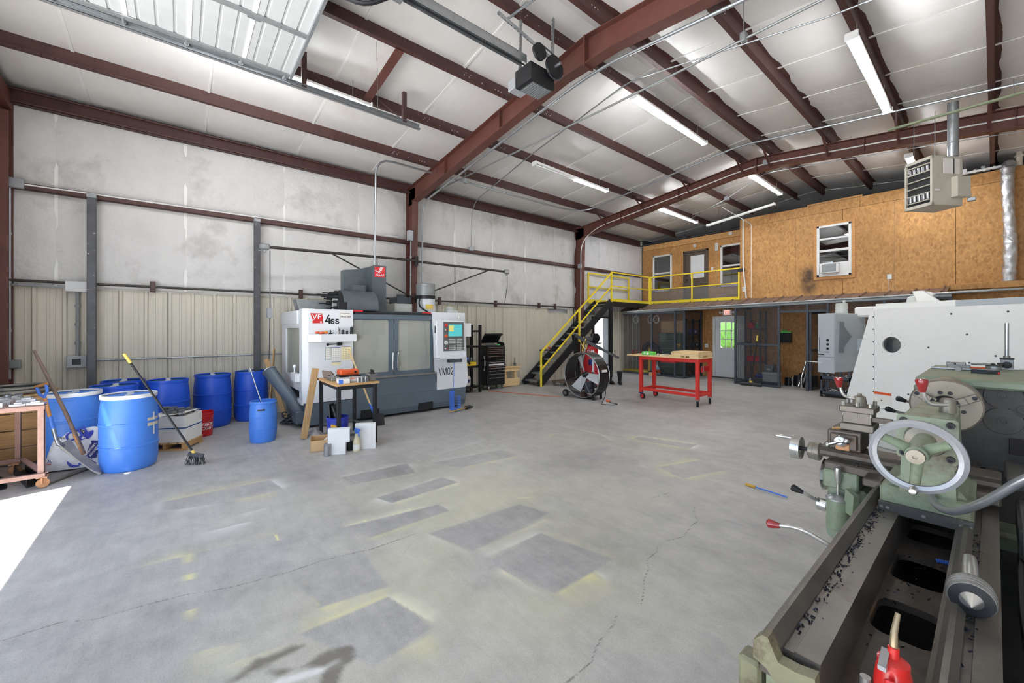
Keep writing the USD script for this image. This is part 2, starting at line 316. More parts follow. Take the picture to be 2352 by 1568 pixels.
for a, b, k in [((430, 1275), (430, 1291), .7), ((435, 1320), (435, 1330), .6), ((442, 1399), (445, 1424), .9), ((447, 1454), (449, 1494), .9), ((633, 1229), (638, 1239), .8), ((696, 1331), (704, 1342), .8), ((716, 1366), (730, 1389), 1.),
                ((837, 1195), (846, 1203), .8), ((902, 1180), (909, 1186), .7), ((940, 1167), (947, 1173), .7), ((913, 1127), (923, 1132), .5), ((988, 1104), (998, 1108), .5), ((797, 1094), (805, 1099), .7), ((813, 1104), (822, 1110), .7), ((875, 1075), (882, 1079), .7), ((895, 1085), (907, 1092), .7), ((968, 1186), (976, 1190), .6), ((864, 1217), (870, 1223), .6)]:
    np.maximum(yel, k * np.clip(1.6 - seg_dist(P2, fl(*a), fl(*b)) / .008, 0, 1), out=yel)
np.maximum(whi, .35 * np.clip(1.4 - seg_dist(P2, fl(1085, 939), fl(1275, 973)) / .012, 0, 1), out=whi); np.maximum(whi, .25 * np.clip(1.4 - seg_dist(P2, fl(1275, 973), fl(1420, 1006)) / .02, 0, 1), out=whi)
hz = meshkit.fbm(np.stack([GX * .9, GY * .9, 0 * GX], -1), 4, 5)
inn = np.zeros(GX.shape)
for q in ([(1118, 1291), (1241, 1223), (1408, 1284), (1275, 1363)], [(892, 1369), (994, 1440), (860, 1530), (690, 1455)], [(863, 1143), (1016, 1096), (1054, 1107), (901, 1155)], [(799, 1208), (1006, 1158), (1033, 1172), (850, 1235)], [(985, 1225), (1193, 1158), (1262, 1178), (1085, 1265)], [(735, 1395), (640, 1300), (830, 1262), (893, 1346)], [(379, 1151), (620, 1102), (650, 1122), (379, 1173)], [(782, 1096), (935, 1064), (955, 1085), (815, 1112)], [(990, 1063), (1152, 1032), (1190, 1046), (1060, 1073)], [(1453, 1008), (1466, 1002), (1601, 1021), (1583, 1030)], [(1512, 1073), (1609, 1056), (1667, 1079), (1568, 1099)]):
    w = [fl(*a) for a in q]; c_ = np.mean(w, 0); t = np.ones(GX.shape)
    for i in range(4):
        a, b = w[i], w[(i + 1) % 4]; n_ = nrm(A(-(b - a)[1], (b - a)[0])); n_ = n_ if (c_ - a) @ n_ > 0 else -n_; t *= np.clip((P2 - a) @ n_ / .02 + .5, 0, 1)
    np.maximum(inn, t, out=inn)
halo = (1 - inn) * np.clip((hz - .30) * 2.6, 0, 1)
yel = np.clip(yel, 0, 1) * (1 - .85 * inn); yel = np.maximum(yel, halo * (.30 * np.exp(-(((GX + 2.7) / 1.5) ** 2 + ((GY - 2.2) / 1.6) ** 2)) + .2 * np.exp(-(((GX + 3.0) / 1.2) ** 2 + ((GY - 4.6) / .9) ** 2))))
whi = np.maximum(np.clip(whi, 0, 1) * (1 - .8 * inn), halo * .2 * np.exp(-(((GX + 3.4) / 1.9) ** 2 + ((GY - 2.4) / 1.8) ** 2)))

cd = np.full(GX.shape, 9.)
for ln in ([(-40, 1485), (69, 1451), (145, 1426), (214, 1424), (325, 1391), (425, 1366), (536, 1347), (650, 1317), (746, 1286), (802, 1272), (853, 1261), (904, 1243), (960, 1224)],
           [(1596, 1163), (1593, 1178), (1603, 1196), (1586, 1209), (1570, 1232), (1530, 1242), (1509, 1255), (1509, 1267), (1486, 1285), (1490, 1306), (1479, 1331), (1479, 1356), (1473, 1387)],
           [(1420, 1407), (1407, 1438), (1382, 1464), (1366, 1494), (1361, 1515), (1331, 1545), (1290, 1575)], [(1496, 1143), (1515, 1139), (1540, 1130)], [(930, 1268), (945, 1247)]):
    for a, b in zip(ln[:-1], ln[1:]): np.minimum(cd, seg_dist(P2, fl(*a), fl(*b)), out=cd)
sd = np.full(GX.shape, 9.)
for ln, w in (([(540, 1562), (600, 1520), (640, 1505), (700, 1480)], .03), ([(640, 1545), (700, 1528), (745, 1510), (795, 1496), (800, 1512), (780, 1530), (755, 1565)], .035)):
    for a, b in zip(ln[:-1], ln[1:]): np.minimum(sd, seg_dist(P2, fl(*a), fl(*b)) / w, out=sd)
sta = np.clip(1.5 - sd - 3.4 * (meshkit.fbm(np.stack([GX * 9, GY * 9, 0 * GX], -1), 4, 9) - .42), 0, 1)
for a, b, k in (((640, 1568), (780, 1524), .8),): np.maximum(whi, k * np.clip(1.4 - seg_dist(P2, fl(*a), fl(*b)) / .025, 0, 1), out=whi)
sta = np.maximum(sta, .05 * inn)
# grey mottling by the dark rectangle and the greasy places
np.maximum(sta, .5 * np.clip(1 - np.abs((P2 - fl(958, 1126)) @ nrm(fl(1016, 1096) - fl(863, 1143))) / .62, 0, 1) ** .3 * np.clip(1 - np.abs((P2 - fl(958, 1126)) @ A(-1, 1) * .7) / .2, 0, 1) ** .3 * 0, out=sta)
mg = M(); mg.grid(np.stack([GX, GY, 0 * GX], -1)); mg.sm = False
MATS['concrete'] = None
nd = {'tc': ('texture_coordinate', {}), 'n1': ('noise_texture', {'scale': .55, 'detail': 6., 'roughness': .62}), 'n2': ('noise_texture', {'scale': 5., 'detail': 8., 'roughness': .7}), 'n3': ('noise_texture', {'scale': 130., 'detail': 2.}),
      'mp': ('mapping', {'rotation': (0, 0, .25), 'scale': (1.2, 9., 1.)}), 'ns': ('noise_texture', {'scale': 2.2, 'detail': 7., 'roughness': .7}),
      'r1': ('rgb_ramp', {'ramp': [(.3, lin((152, 149, 146))), (.5, lin((176, 173, 169))), (.72, lin((190, 187, 182)))]}), 'r2': ('rgb_ramp', {'ramp': [(.32, (.72, .72, .73)), (.62, (1.06, 1.06, 1.06))]}), 'r3': ('rgb_ramp', {'ramp': [(.32, (.78, .78, .78)), (.5, (1, 1, 1)), (.75, (1.08, 1.08, 1.08))]}),
      'rs': ('rgb_ramp', {'ramp': [(.3, (.82, .82, .82)), (.6, (1.03, 1.03, 1.03))]}),
      'x2': ('mix', {'mix_type': 'multiply', 'fac': .8}), 'x3': ('mix', {'mix_type': 'multiply', 'fac': .7}), 'xs': ('mix', {'mix_type': 'multiply', 'fac': .55}), 'at': ('attribute', {'attribute': 'paint'}), 'se': ('separate_color', {}),
      'xy': ('mix', {'color2': lin((232, 226, 150))}), 'xw': ('mix', {'color2': lin((232, 230, 226))}), 'xt': ('mix', {'color2': lin((98, 90, 78))}), 'ac': ('attribute', {'attribute': 'crack'}),
      'cn': ('noise_texture', {'scale': 60., 'detail': 3.}), 'cm': ('math', {'math_type': 'multiply_add', 'value2': .02, 'value3': -.010}), 'ca': ('math', {'math_type': 'add'}), 'cb': ('math', {'math_type': 'absolute'}), 'cl': ('rgb_ramp', {'ramp': [(0, (1, 1, 1)), (.0035, (.6, .6, .6)), (.008, (0, 0, 0))]}), 'cg': ('math', {'math_type': 'multiply', 'value2': .75}), 'xc': ('mix', {'color2': lin((88, 82, 74))}),
      'vs': ('voronoi_texture', {'scale': 22.}), 'rvs': ('rgb_ramp', {'ramp': [(0, (1, 1, 1)), (.045, (0, 0, 0))]}), 'xv': ('mix', {'color2': lin((222, 220, 216))}), 'mv': ('math', {'math_type': 'multiply', 'value2': .5}),
      'rr': ('rgb_ramp', {'ramp': [(.3, (.42, .42, .42)), (.7, (.6, .6, .6))]}), 'bp': ('bump', {'strength': .18, 'distance': .006}), 'p': ('principled_bsdf', {'specular_ior_level': .45})}
lk = [('tc.object', f'{k}.vector') for k in ('n1', 'n2', 'n3', 'mp', 'cn', 'vs')] + [('mp.vector', 'ns.vector'), ('n1.fac', 'r1.fac'), ('n2.fac', 'r2.fac'), ('n3.fac', 'r3.fac'), ('ns.fac', 'rs.fac'), ('r1.color', 'x2.color1'), ('r2.color', 'x2.color2'), ('x2.color', 'x3.color1'), ('r3.color', 'x3.color2'), ('x3.color', 'xs.color1'), ('rs.color', 'xs.color2'),
      ('at.color', 'se.color'), ('vs.distance', 'rvs.fac'), ('rvs.color', 'mv.value1'), ('mv.value', 'xv.fac'), ('xs.color', 'xv.color1'), ('xv.color', 'xy.color1'), ('se.r', 'xy.fac'), ('xy.color', 'xw.color1'), ('se.g', 'xw.fac'), ('xw.color', 'xt.color1'), ('se.b', 'xt.fac'),
      ('cn.fac', 'cm.value1'), ('cm.value', 'ca.value1'), ('ac.fac', 'ca.value2'), ('ca.value', 'cb.value1'), ('cb.value', 'cl.fac'), ('cl.color', 'cg.value1'), ('cg.value', 'xc.fac'), ('xt.color', 'xc.color1'), ('xc.color', 'p.base_color'), ('n2.fac', 'rr.fac'), ('rr.color', 'p.roughness'), ('n2.fac', 'bp.height'), ('bp.normal', 'p.normal')]
MATS['concrete'] = usdkit.material(stage, '/World/Looks/concrete', nd, lk, surface='p.BSDF')
fp = obj('floor', mg, 'concrete', kind='structure'); pv = UsdGeom.PrimvarsAPI(stage.GetPrimAtPath(fp))
pv.CreatePrimvar('paint', Sdf.ValueTypeNames.Color3fArray, 'vertex').Set(Vt.Vec3fArray.FromNumpy(np.stack([yel, np.clip(whi, 0, 1) * .85, sta * .8], -1).reshape(-1, 3).astype(np.float32)))
pv.CreatePrimvar('crack', Sdf.ValueTypeNames.FloatArray, 'vertex').Set(Vt.FloatArray.FromNumpy(cd.ravel().astype(np.float32)))
mat('apron', (192, 192, 193), .8, 0, .08, 1.)
obj('ground', M().bb((-30, -30, -.2), (25, YF - .3, -.004)), 'apron', kind='structure')
# ---------------------------------------------------------------- left wall: ribbed tan panels below, insulation sheets above
wl = thing('wall_left', kind='structure')
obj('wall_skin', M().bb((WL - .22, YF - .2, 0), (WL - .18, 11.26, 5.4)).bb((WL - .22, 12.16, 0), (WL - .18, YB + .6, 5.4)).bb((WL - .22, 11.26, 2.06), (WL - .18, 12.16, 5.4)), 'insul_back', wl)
k = 0
yy = YF
while yy < YB - .1:
    if abs(yy - 11.26) < .01: yy = 12.16
    w = min(.92, (11.26 if yy < 11.2 else YB) - yy); top = 2.30 if not (8.86 < yy + .4 < 9.5) else 2.18
    prof = []
    for i in range(3):
        y0 = yy + i * w / 3; prof += [(y0, 0), (y0 + .016, .034), (y0 + .048, .034), (y0 + .064, 0), (y0 + .15, 0), (y0 + .154, .008), (y0 + .18, .008), (y0 + .184, 0), (y0 + .24, 0), (y0 + .244, .005), (y0 + .256, .005), (y0 + .26, 0)]
    prof.append((yy + w - .004, 0)); m = M(); P = np.array([[(WL - .015 + d, y, z) for z in (.0, top)] for y, d in prof]); m.grid(P); m.sm = False
    m.bb((WL - .05, yy, top - .012), (WL + .014, yy + w - .006, top), 0)
    obj('panel', m, 'panel_tan', wl); yy += w; k += 1
def blanket(y0, y1, z0, z1, x, amp, seed, ny=22, nz=22):
    Yg, Zg = np.meshgrid(np.linspace(y0, y1, ny), np.linspace(z0, z1, nz), indexing='ij'); ty, tz = (Yg - y0) / (y1 - y0), (Zg - z0) / (z1 - z0)
    bul = amp * (np.sin(np.pi * np.clip(tz, 0, 1)) ** .6) * (.55 + .45 * np.sin(np.pi * ty) ** .5)
    w = meshkit.fbm(np.stack([Yg * 3.2 + seed, Zg * 1.1, 0 * Yg + seed], -1), 4, seed) - .5
    w2 = meshkit.fbm(np.stack([Yg * 9 + Zg * 4, Zg * 3.0 - Yg * 2, 0 * Yg], -1), 3, seed + 4) - .5
    P = np.stack([x + bul + .05 * w * np.sin(np.pi * ty) + .016 * w2 * (tz ** 1.5 + .15), Yg, Zg], -1)
    return M().grid(P)
ys = [-2.0, -1.45, .08, 1.62, 3.1, 4.3, 5.6, 6.85, 8.1, 9.35, 10.55, 11.7, 12.9, 14.38]
for i, (a, b) in enumerate(zip(ys[:-1], ys[1:])):
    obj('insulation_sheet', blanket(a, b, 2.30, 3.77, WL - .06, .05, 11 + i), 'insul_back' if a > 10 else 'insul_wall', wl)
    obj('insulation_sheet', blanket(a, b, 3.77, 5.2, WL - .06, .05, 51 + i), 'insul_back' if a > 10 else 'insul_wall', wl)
    obj('seam_tape', M().bb((WL - .06, b - .02, 2.32), (WL - .035, b + .02, 5.1)), 'seam_tape', wl)
# right wall and front wall (behind the camera, with the open overhead door the daylight comes through)
wr = thing('wall_right', kind='structure'); obj('wall_skin', M().bb((WR, YF - .2, 0), (WR + .1, YB + .6, 5.4)), 'insul_wall', wr)
wf = thing('wall_front', kind='structure')
DO = (-6.05, 1.75, 4.25)
obj('wall_skin', M().bb((WL - .2, YF - .1, 0), (DO[0], YF, 5.4)).bb((DO[1], YF - .1, 0), (WR + .1, YF, 5.4)).bb((DO[0], YF - .1, DO[2]), (DO[1], YF, 6)), 'insul_wall', wf)
# ---------------------------------------------------------------- ceiling: insulation sheets that sag a little between the purlins
PX = [-7.85, -6.52, -5.18, -3.88, -3.2, -2.14, -1.08, 0.0, 1.08]
ce = thing('ceiling', kind='structure')
yc = [-2.0, -1.1, .35, 1.85, 3.35, 4.6, 5.85, 7.1, 8.35, 9.6, 10.85, 12.1, 13.35, 14.9, 16.5]
for i, (a, b) in enumerate(zip(yc[:-1], yc[1:])):
    for x0, x1, sd_ in ((WL - .2, RX, 0), (RX, WR + .1, 1)):
        nx = 60; xs = np.linspace(x0, x1, nx); Xg, Yg = np.meshgrid(xs, np.linspace(a, b, 12), indexing='ij')
        pts = np.array([WL] + PX[:4] + [RX] if not sd_ else [RX] + PX[4:] + [WR]); dmin = np.abs(Xg[..., None] - pts).min(-1)
        ty = (Yg - a) / (b - a)
        Zg = np.vectorize(zr)(Xg) + .205 - .030 * np.clip(dmin / .5, 0, 1) ** .8 * (.4 + .6 * np.sin(np.pi * ty) ** .5) + .014 * (meshkit.fbm(np.stack([Xg * 1.5, Yg * 3, 0 * Xg + i], -1), 3, i) - .5)
        obj('insulation_sheet', M().grid(np.stack([Xg, Yg, Zg], -1)), 'insul_roof', ce)
    mt = M()
    for x0, x1 in ((WL - .1, RX), (RX, WR)): mt.bar((x0, b, zr(x0) + .192), (x1, b, zr(x1) + .192), .035, .012)
    obj('seam_tape', mt, 'seam_tape', ce)
mr = M()
for x0, x1 in ((WL - .3, RX), (RX, WR + .2)): mr.bar((x0, 7.25, zr(x0) + .27), (x1, 7.25, zr(x1) + .27), 18.6, .02)
obj('roof_deck', mr, 'insul_roof', ce)
# ---------------------------------------------------------------- purlins (Z sections with a row of lap holes by the frames), eave strut, girts
def purlin(x, y0, y1, z, lip=1):
    m = M(); h = .2
    m.bb((x - .0025, y0, z), (x + .0025, y1, z + h)); m.bb((x, y0, z), (x + .065 * lip, y1, z + .005)); m.bb((x - .065 * lip, y0, z + h - .005), (x, y1, z + h))
    m.bb((x + .063 * lip, y0, z), (x + .067 * lip, y1, z + .02)); return m
mat('hole_pale', (225, 220, 212), .6)
word = ['first', 'second', 'third', 'fourth', 'fifth', 'sixth', 'seventh', 'eighth', 'ninth']
for i, x in enumerate(PX):
    lab = f'red-brown roof purlin under white insulation, {word[i]} one in from the left wall'
    p = thing('roof_purlin', lab, 'purlin', (x, 0, zr(x)), group=None)
    lip = 1 if x < RX else -1
    obj('web', purlin(0, YF, YB + .4, 0, lip), 'iron_purlin', p)
    for fy in FY:
        mh = M()
        for dy in (-.95, -.86, -.62, -.36, -.3, -.24, .22, .29, .5, .58, .8, .9):
            for sx in (-1, 1): mh.cyl((.003 * sx, fy + dy, .085), (.0042 * sx, fy + dy, .085), .010, n=8); mh.cyl((.003 * sx, fy + dy + .03, .125), (.0042 * sx, fy + dy + .03, .125), .008, n=8) if abs(dy) > .7 else None
        obj('lap_hole', mh, 'hole_pale', p, kind='stuff')
p = thing('eave_strut', 'dark red-brown eave strut along the top of the left wall', 'beam', (WL, 0, 4.93))
m = M().bb((-.02, YF, .0), (0.0, YB, .22)).bb((-.02, YF, .0), (.09, YB, .006)).bb((.085, YF, 0), (.09, YB, .035)).bb((-.02, YF, .214), (.09, YB, .22)).bb((.085, YF, .19), (.09, YB, .22))
obj('channel', m, 'iron_purlin', p)
p = thing('wall_girt', 'red-brown horizontal girt halfway up the insulated left wall', 'girt', (WL, 0, 3.71))
obj('channel', M().bb((-.06, YF, 0), (-.055, YB, .09)).bb((-.055, YF, 0), (.05, YB, .005)).bb((.045, YF, 0), (.05, YB, .085)).bb((-.0, YF, .085), (.05, YB, .09)), 'iron_purlin', p)
# ---------------------------------------------------------------- rigid frames
def frame(y, lab, d0, d1):
    p = thing('steel_portal', lab, 'steel frame', (0, y, 0)); t = .075
    for s, xw in ((1, WL + .1), (-1, WR - .1)):
        zt = zr(xw)
        # column: tapered, web in the XZ plane
        x0, xb, xt = xw - .12 * s, xw + .10 * s, xw + .22 * s
        m = M(); m.prism([(x0, 0), (xb, 0), (xt, zt - d0), (xt, zt - .02), (x0, zt - .02)], (0, .004, 0), X_, Z_, .008)
        m.bar((x0, 0, 0), (x0, 0, zt - .02), .15, .008, up=X_); m.bar((xb, 0, 0), (xt, 0, zt - d0 + .02), .15, .008, up=X_)
        m.bb((x0 - .03, -.09, 0), (xb + .03 * s, .09, .02)) if s > 0 else m.bb((xb - .03, -.09, 0), (x0 + .03, .09, .02))
        obj('column', m, 'iron_red', p)
        x2 = RX; m = M(); zb0, zb1 = zt - d0, zr(RX) - d1
        m.prism([(x0, zt - d0 - .05), (xt, zb0), (x2 - .45 * s, zb1 - .02), (x2, zb1 - .02), (x2, zr(RX) - .01), (x0, zr(x0) - .01)], (0, .004, 0), X_, Z_, .008)
        m.bar((x0, 0, zr(x0) - .008), (x2, 0, zr(RX) - .008), .17, .010); m.bar((xt - .03 * s, 0, zb0), (x2 - .45 * s, 0, zb1 - .02), .17, .010); m.bar((x2 - .46 * s, 0, zb1 - .02), (x2, 0, zb1 - .02), .17, .010)
        for q in (.33, .66): xx = x0 + (x2 - x0) * q; m.bar((xx, 0, zb0 + (zb1 - zb0) * q), (xx, 0, zr(xx) - .01), .15, .008, up=X_)
        obj('rafter', m, 'iron_red', p)
    m = M().bb((RX - .012, -.09, zr(RX) - d1 - .06), (RX + .012, .09, zr(RX) - .0)); obj('ridge_plate', m, 'iron_red', p)
    return p
frame(FY[0], 'nearest red-brown rigid steel frame with deep rafters crossing below the ceiling', .36, .36)
f2 = frame(FY[1], 'farther red-brown steel frame with slim rafters and short purlin braces', .33, .30)
for x in PX[:8]:
    s = 1 if x < RX else -1
    obj('brace', M().bar((x + .05 * s, -.55, zr(x) + .02), (x + .06 * s, -.07, zr(x) - .26), .045, .006).bar((x + .05 * s, -.55, zr(x) + .02), (x + .06 * s, -.07, zr(x) - .26), .006, .045), 'iron_red', f2)
p = thing('steel_portal', 'dark end-wall steel column at the left edge of the picture', 'steel frame', (0, -1.95, 0))
obj('column', M().bb((WL - .02, -.09, 0), (WL + .012, .09, 5)).bb((WL + .2, -.09, 0), (WL + .215, .09, 4.75)).bb((WL, -.005, 0), (WL + .2, .005, 4.9)).bar((WL, 0, 4.95), (WL + 1.5, 0, 5.1), .16, .25), 'iron_red', p)
# ---------------------------------------------------------------- strip lights
def light(name, lab, c, L, along, lit, grp=None):
    """c: end nearest the camera, length L, along: unit direction, lit: which halves of the fixture burn"""
    p = thing('strip_light', lab, 'strip light', c); d = nrm(along); s = nrm(np.cross(Z_, d))
    obj('housing', M().bar((0, 0, .05), d * L, .11, .05, .01).bar((0, 0, .03) - d * .0, d * .03 + A(0, 0, .03), .13, .09, .01).bar(d * (L - .03) + A(0, 0, 0.0), d * L + A(0, 0, .0), .13, .09, .01) if abs(d[2]) < .01 else M().bar(A(0, 0, .03), d * L + A(0, 0, .03), .12, .05, .01), 'white', p)
    for k in (0, 1):
        for q in (-.032, .032):
            a, b = d * (L / 2 * k + .05) + s * q, d * (L / 2 * (k + 1) - .03) + s * q
            obj('tube_lamp', M().cyl(a - Z_ * .012, b - Z_ * .012, .0165, n=10), 'lamp_on' if k in lit else 'white', p)
    for t in (.12, .88): obj('hanger', M().cyl(d * L * t + A(0, 0, .055), d * L * t + A(0, 0, .3), .004, n=6), 'galv', p)
    return p
def at_bottom(px, py, X): return onx(px, py, X)
for px, py, X, z, L, lit, lab in ((1453, 224, -3.88, 5.30, 2.45, (0, 1), 'lit twin-tube strip light by the ridge, left of the two brightest over the floor'), (1955, 86, -1.16, 5.02, 2.45, (0, 1), 'lit twin-tube strip light high on the right, nearest the camera'),
        (1226, 378, -6.35, 5.05, 2.45, (1,), 'strip light with only its far half lit, hung on the left slope'), (1512, 479, -6.4, 5.1, 2.3, (0, 1), 'lit strip light low on the left, just behind the farther steel frame'), (1720, 400, -3.75, 5.35, 2.2, (0, 1), 'lit strip light behind the farther frame, under the ridge'),
        (2086, 360, -1.0, 5.05, 2.3, (0, 1), 'lit strip light half hidden behind the unit heater')):
    d = ray(px, py); t = (z - EYE) / d[2]; c = A(0, 0, EYE) + d * t
    light('strip_light', lab, c, L, Y_, lit)
c = ony(395, 96, 0)
# ---------------------------------------------------------------- back wall: OSB offices on two floors
from shapely.geometry import box as sbox
YL = 14.4
mat('brown_door', (92, 80, 70), .5, 0, .06)
mat('char', (70, 58, 50), .7)
mat('wood_trim', (206, 158, 100), .6, 0, .25, 9, stretch=(1, 1, 1))
MATS['glass'] = usdkit.material(stage, '/World/Looks/glass', {'t': ('transparent_bsdf', {'color': (.93, .95, .95)}), 'g': ('glossy_bsdf', {'color': (1, 1, 1), 'roughness': .01}), 'f': ('fresnel', {'IOR': 2.3}), 'x': ('mix_closure', {})},
    [('f.fac', 'x.fac'), ('t.BSDF', 'x.closure1'), ('g.BSDF', 'x.closure2')], surface='x.closure')
mesh_screen('screen', (60, 63, 70), .022, .15); mesh_screen('screen_grey', (120, 120, 120), .02, .3)
wb = thing('wall_back', kind='structure')
def boards(xs, zs, y, holes, mt, t=.012, g=.003):
    for x0, x1 in zip(xs[:-1], xs[1:]):
        for z0, z1 in zip(zs[:-1], zs[1:]):
            s = sbox(x0 + g, z0 + g, x1 - g, z1 - g)
            for h in holes: s = s.difference(sbox(*h))
            for q in getattr(s, 'geoms', [s]):
                if q.area > .002: obj('panel', M().prism(q, (0, y, 0), X_, Z_, -t), 'osb_burnt' if abs(x0 + 3.68) < .01 and y == YU and z0 < 3 else mt, wb)
W1, D1, W2, W3, D2 = (-8.62, 3.09, -7.83, 4.50), (-7.38, 2.6, -6.47, 4.5), (-6.05, 3.09, -5.24, 4.52), (-3.17, 3.09, -2.42, 4.50), (-6.17, 0, -5.25, 2.03)
boards([-9.1, -7.9, -6.68, -5.16], [2.5, 4.80], YL, [W1, D1, W2], 'osb')
obj('trim_board', M().bb((-9.05, YL - .045, 4.76), (-5.16, YL, 4.96), .004), 'wood_trim', wb)
boards([-5.16, -3.68, -2.61, -1.59, -.57, .45, 1.45, WR], [2.45, 4.86], YU, [W3], 'osb'); boards([-5.16, -4.5, -2.25, -.4, WR], [4.86, 5.12], YU, [], 'osb'); boards([-3.4, -2.2], [5.12, 5.17], YU, [], 'osb')
obj('panel', M().prism([(YU, 2.45), (YL, 2.45), (YL, 5.12), (YU, 5.12)], (-5.16, 0, 0), Y_, Z_, -.012), 'osb', wb)
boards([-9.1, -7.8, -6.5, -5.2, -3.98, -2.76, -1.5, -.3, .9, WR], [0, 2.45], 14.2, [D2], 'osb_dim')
boards([-.64, .45, WR], [0, 2.45], YU, [], 'osb')
obj('soffit_box', M().bb((-.65, YU - .27, 2.54), (WR, YU, 2.67), .006), 'osb', wb)
obj('wall_skin', M().bb((WL - .2, YL + .012, 2.45), (W1[0] - .02, YL + .05, 5.4)).bb((WL, YL + 2.6, 0), (WR, YL + 2.65, 6)), 'dark_grey', wb) if False else None
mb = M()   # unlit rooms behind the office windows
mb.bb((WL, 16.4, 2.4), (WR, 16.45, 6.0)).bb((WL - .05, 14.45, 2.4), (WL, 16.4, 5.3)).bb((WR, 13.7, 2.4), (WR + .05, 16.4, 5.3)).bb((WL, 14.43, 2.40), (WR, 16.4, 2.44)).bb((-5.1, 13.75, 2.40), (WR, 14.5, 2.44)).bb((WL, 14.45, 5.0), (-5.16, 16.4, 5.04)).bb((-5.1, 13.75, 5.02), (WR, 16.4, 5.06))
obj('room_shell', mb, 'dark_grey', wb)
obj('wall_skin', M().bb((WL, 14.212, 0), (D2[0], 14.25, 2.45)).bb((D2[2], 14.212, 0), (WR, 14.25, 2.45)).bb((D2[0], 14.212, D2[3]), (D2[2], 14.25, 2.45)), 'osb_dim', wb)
ms = M()
for q in range(14): ms.ball((-4.05 + .13 * rng.standard_normal(), YU - .012, 3.25 + .3 * rng.random()), .06, 1, (1, .02, 2))
# upper windows: white vinyl sash windows
def window(n, r, y, mid, trim=None, cut=None):
    p = thing(f'window_{n}', kind='structure'); x0, z0, x1, z1 = r; t = .06
    m = M(); m.bb((x0, y - .05, z0), (x0 + t, y + .02, z1), .006).bb((x1 - t, y - .05, z0), (x1, y + .02, z1), .006).bb((x0, y - .05, z1 - t), (x1, y + .02, z1), .006).bb((x0, y - .05, z0), (x1, y + .02, z0 + t), .006)
    m.bb((x0 + t, y - .035, mid - .03), (x1 - t, y + .01, mid + .03), .005); obj('frame', m, 'white', p)
    obj('pane', M().bb((x0 + t, y - .008, mid + .03), (x1 - t, y - .002, z1 - t)), 'glass', p); obj('pane', M().bb((x0 + t, y + .0, z0 + t), (x1 - t, y + .006, mid - .03)), 'glass', p)
    if trim:
        m = M(); w = .075
        m.bb((x0 - w, y - .03, z0 - w), (x0, y, z1 + w), .003).bb((x1, y - .03, z0 - w), (x1 + w, y, z1 + w), .003).bb((x0, y - .03, z1), (x1, y, z1 + w), .003).bb((x0, y - .03, z0 - w), (x1, y, z0), .003); obj('casing', m, 'osb_trim', p)
    return p
window(1, W1, YL, 3.80); window(2, W2, YL, 3.80); p = window(3, W3, YU, 3.80, True)
obj('sash_bar', M().bb((W3[0] + .06, YU - .03, 4.10), (W3[2] - .06, YU, 4.15), .004), 'white', p); obj('filler_panel', M().bb((W3[0] + .06, YU - .03, 3.15), (W3[2] - .06, YU - .01, 3.46), .004), 'white', p)
p = thing('air_conditioner', 'white window air conditioner with grey grille in the upper office window', 'air conditioner', (-2.86, YU - .2, 3.17))
obj('housing', M().bb((-.2, 0, 0), (.2, .17, .27), .012), 'white', p); obj('grille', M().bb((-.16, -.006, .03), (.15, .0, .235)), 'galv_dull', p); obj('grille_bar', M().bb((-.19, -.012, .245), (.19, .0, .262)), 'white', p)
m = M()
for i in range(11): m.bb((-.16, -.010, .04 + i * .018), (.15, -.006, .046 + i * .018))
obj('louvre', m, 'box_grey', p, kind='stuff')
# doors
p = thing('door_1', kind='structure'); x0, z0, x1, z1 = D1
obj('frame', M().bb((x0, YL - .04, z0), (x0 + .07, YL + .03, z1), .005).bb((x1 - .07, YL - .04, z0), (x1, YL + .03, z1), .005).bb((x0, YL - .04, z1 - .07), (x1, YL + .03, z1), .005), 'brown_door', p)
obj('slab', M().bb((x0 + .07, YL - .0, z0), (x1 - .07, YL + .03, z1 - .07), .004), 'brown_door', p); obj('blind', M().bb((-7.11, YL - .012, 3.49), (-6.62, YL, 4.31), .004), 'white_door', p)
for xx in (-7.05, -6.76): obj('door_panel', M().bb((xx, YL - .006, 2.75), (xx + .2, YL, 3.3), .006), 'brown_door', p)
obj('door_handle', M().ball((-7.23, YL - .05, 3.45), .03).cyl((-7.23, YL - .05, 3.45), (-7.23, YL, 3.45), .014).cyl((-7.23, YL - .02, 3.6), (-7.23, YL, 3.6), .028), 'black', p)
p = thing('door_2', kind='structure'); x0, z0, x1, z1 = D2
obj('frame', M().bb((x0 - .05, 14.15, z0), (x0 + .04, 14.25, z1 + .04), .005).bb((x1 - .04, 14.15, z0), (x1 + .05, 14.25, z1 + .04), .005).bb((x0, 14.15, z1 - .01), (x1, 14.25, z1 + .05), .005), 'white', p)
gx0, gx1, gz0, gz1 = x0 + .18, x1 - .18, 1.0, 1.88
obj('slab', M().prism(sbox(x0 + .04, .02, x1 - .04, z1 - .01).difference(sbox(gx0, gz0, gx1, gz1)), (0, 14.20, 0), X_, Z_, -.035), 'white_door', p)
m = M()
for i in range(4): xx = gx0 + (gx1 - gx0) * i / 3; m.bb((xx - .012, 14.19, gz0), (xx + .012, 14.235, gz1))
for i in range(4): zz = gz0 + (gz1 - gz0) * i / 3; m.bb((gx0, 14.19, zz - .012), (gx1, 14.235, zz + .012))
obj('muntin', m, 'white', p); obj('pane', M().bb((gx0, 14.212, gz0), (gx1, 14.216, gz1)), 'glass', p)
for xx in (x0 + .18, x1 - .42): obj('door_panel', M().bb((xx, 14.192, .3), (xx + .24, 14.2, .82), .006), 'white_door', p)
obj('threshold', M().bb((x0 - .05, 14.05, 0), (x1 + .05, 14.25, .025), .004), 'dark_grey', p)
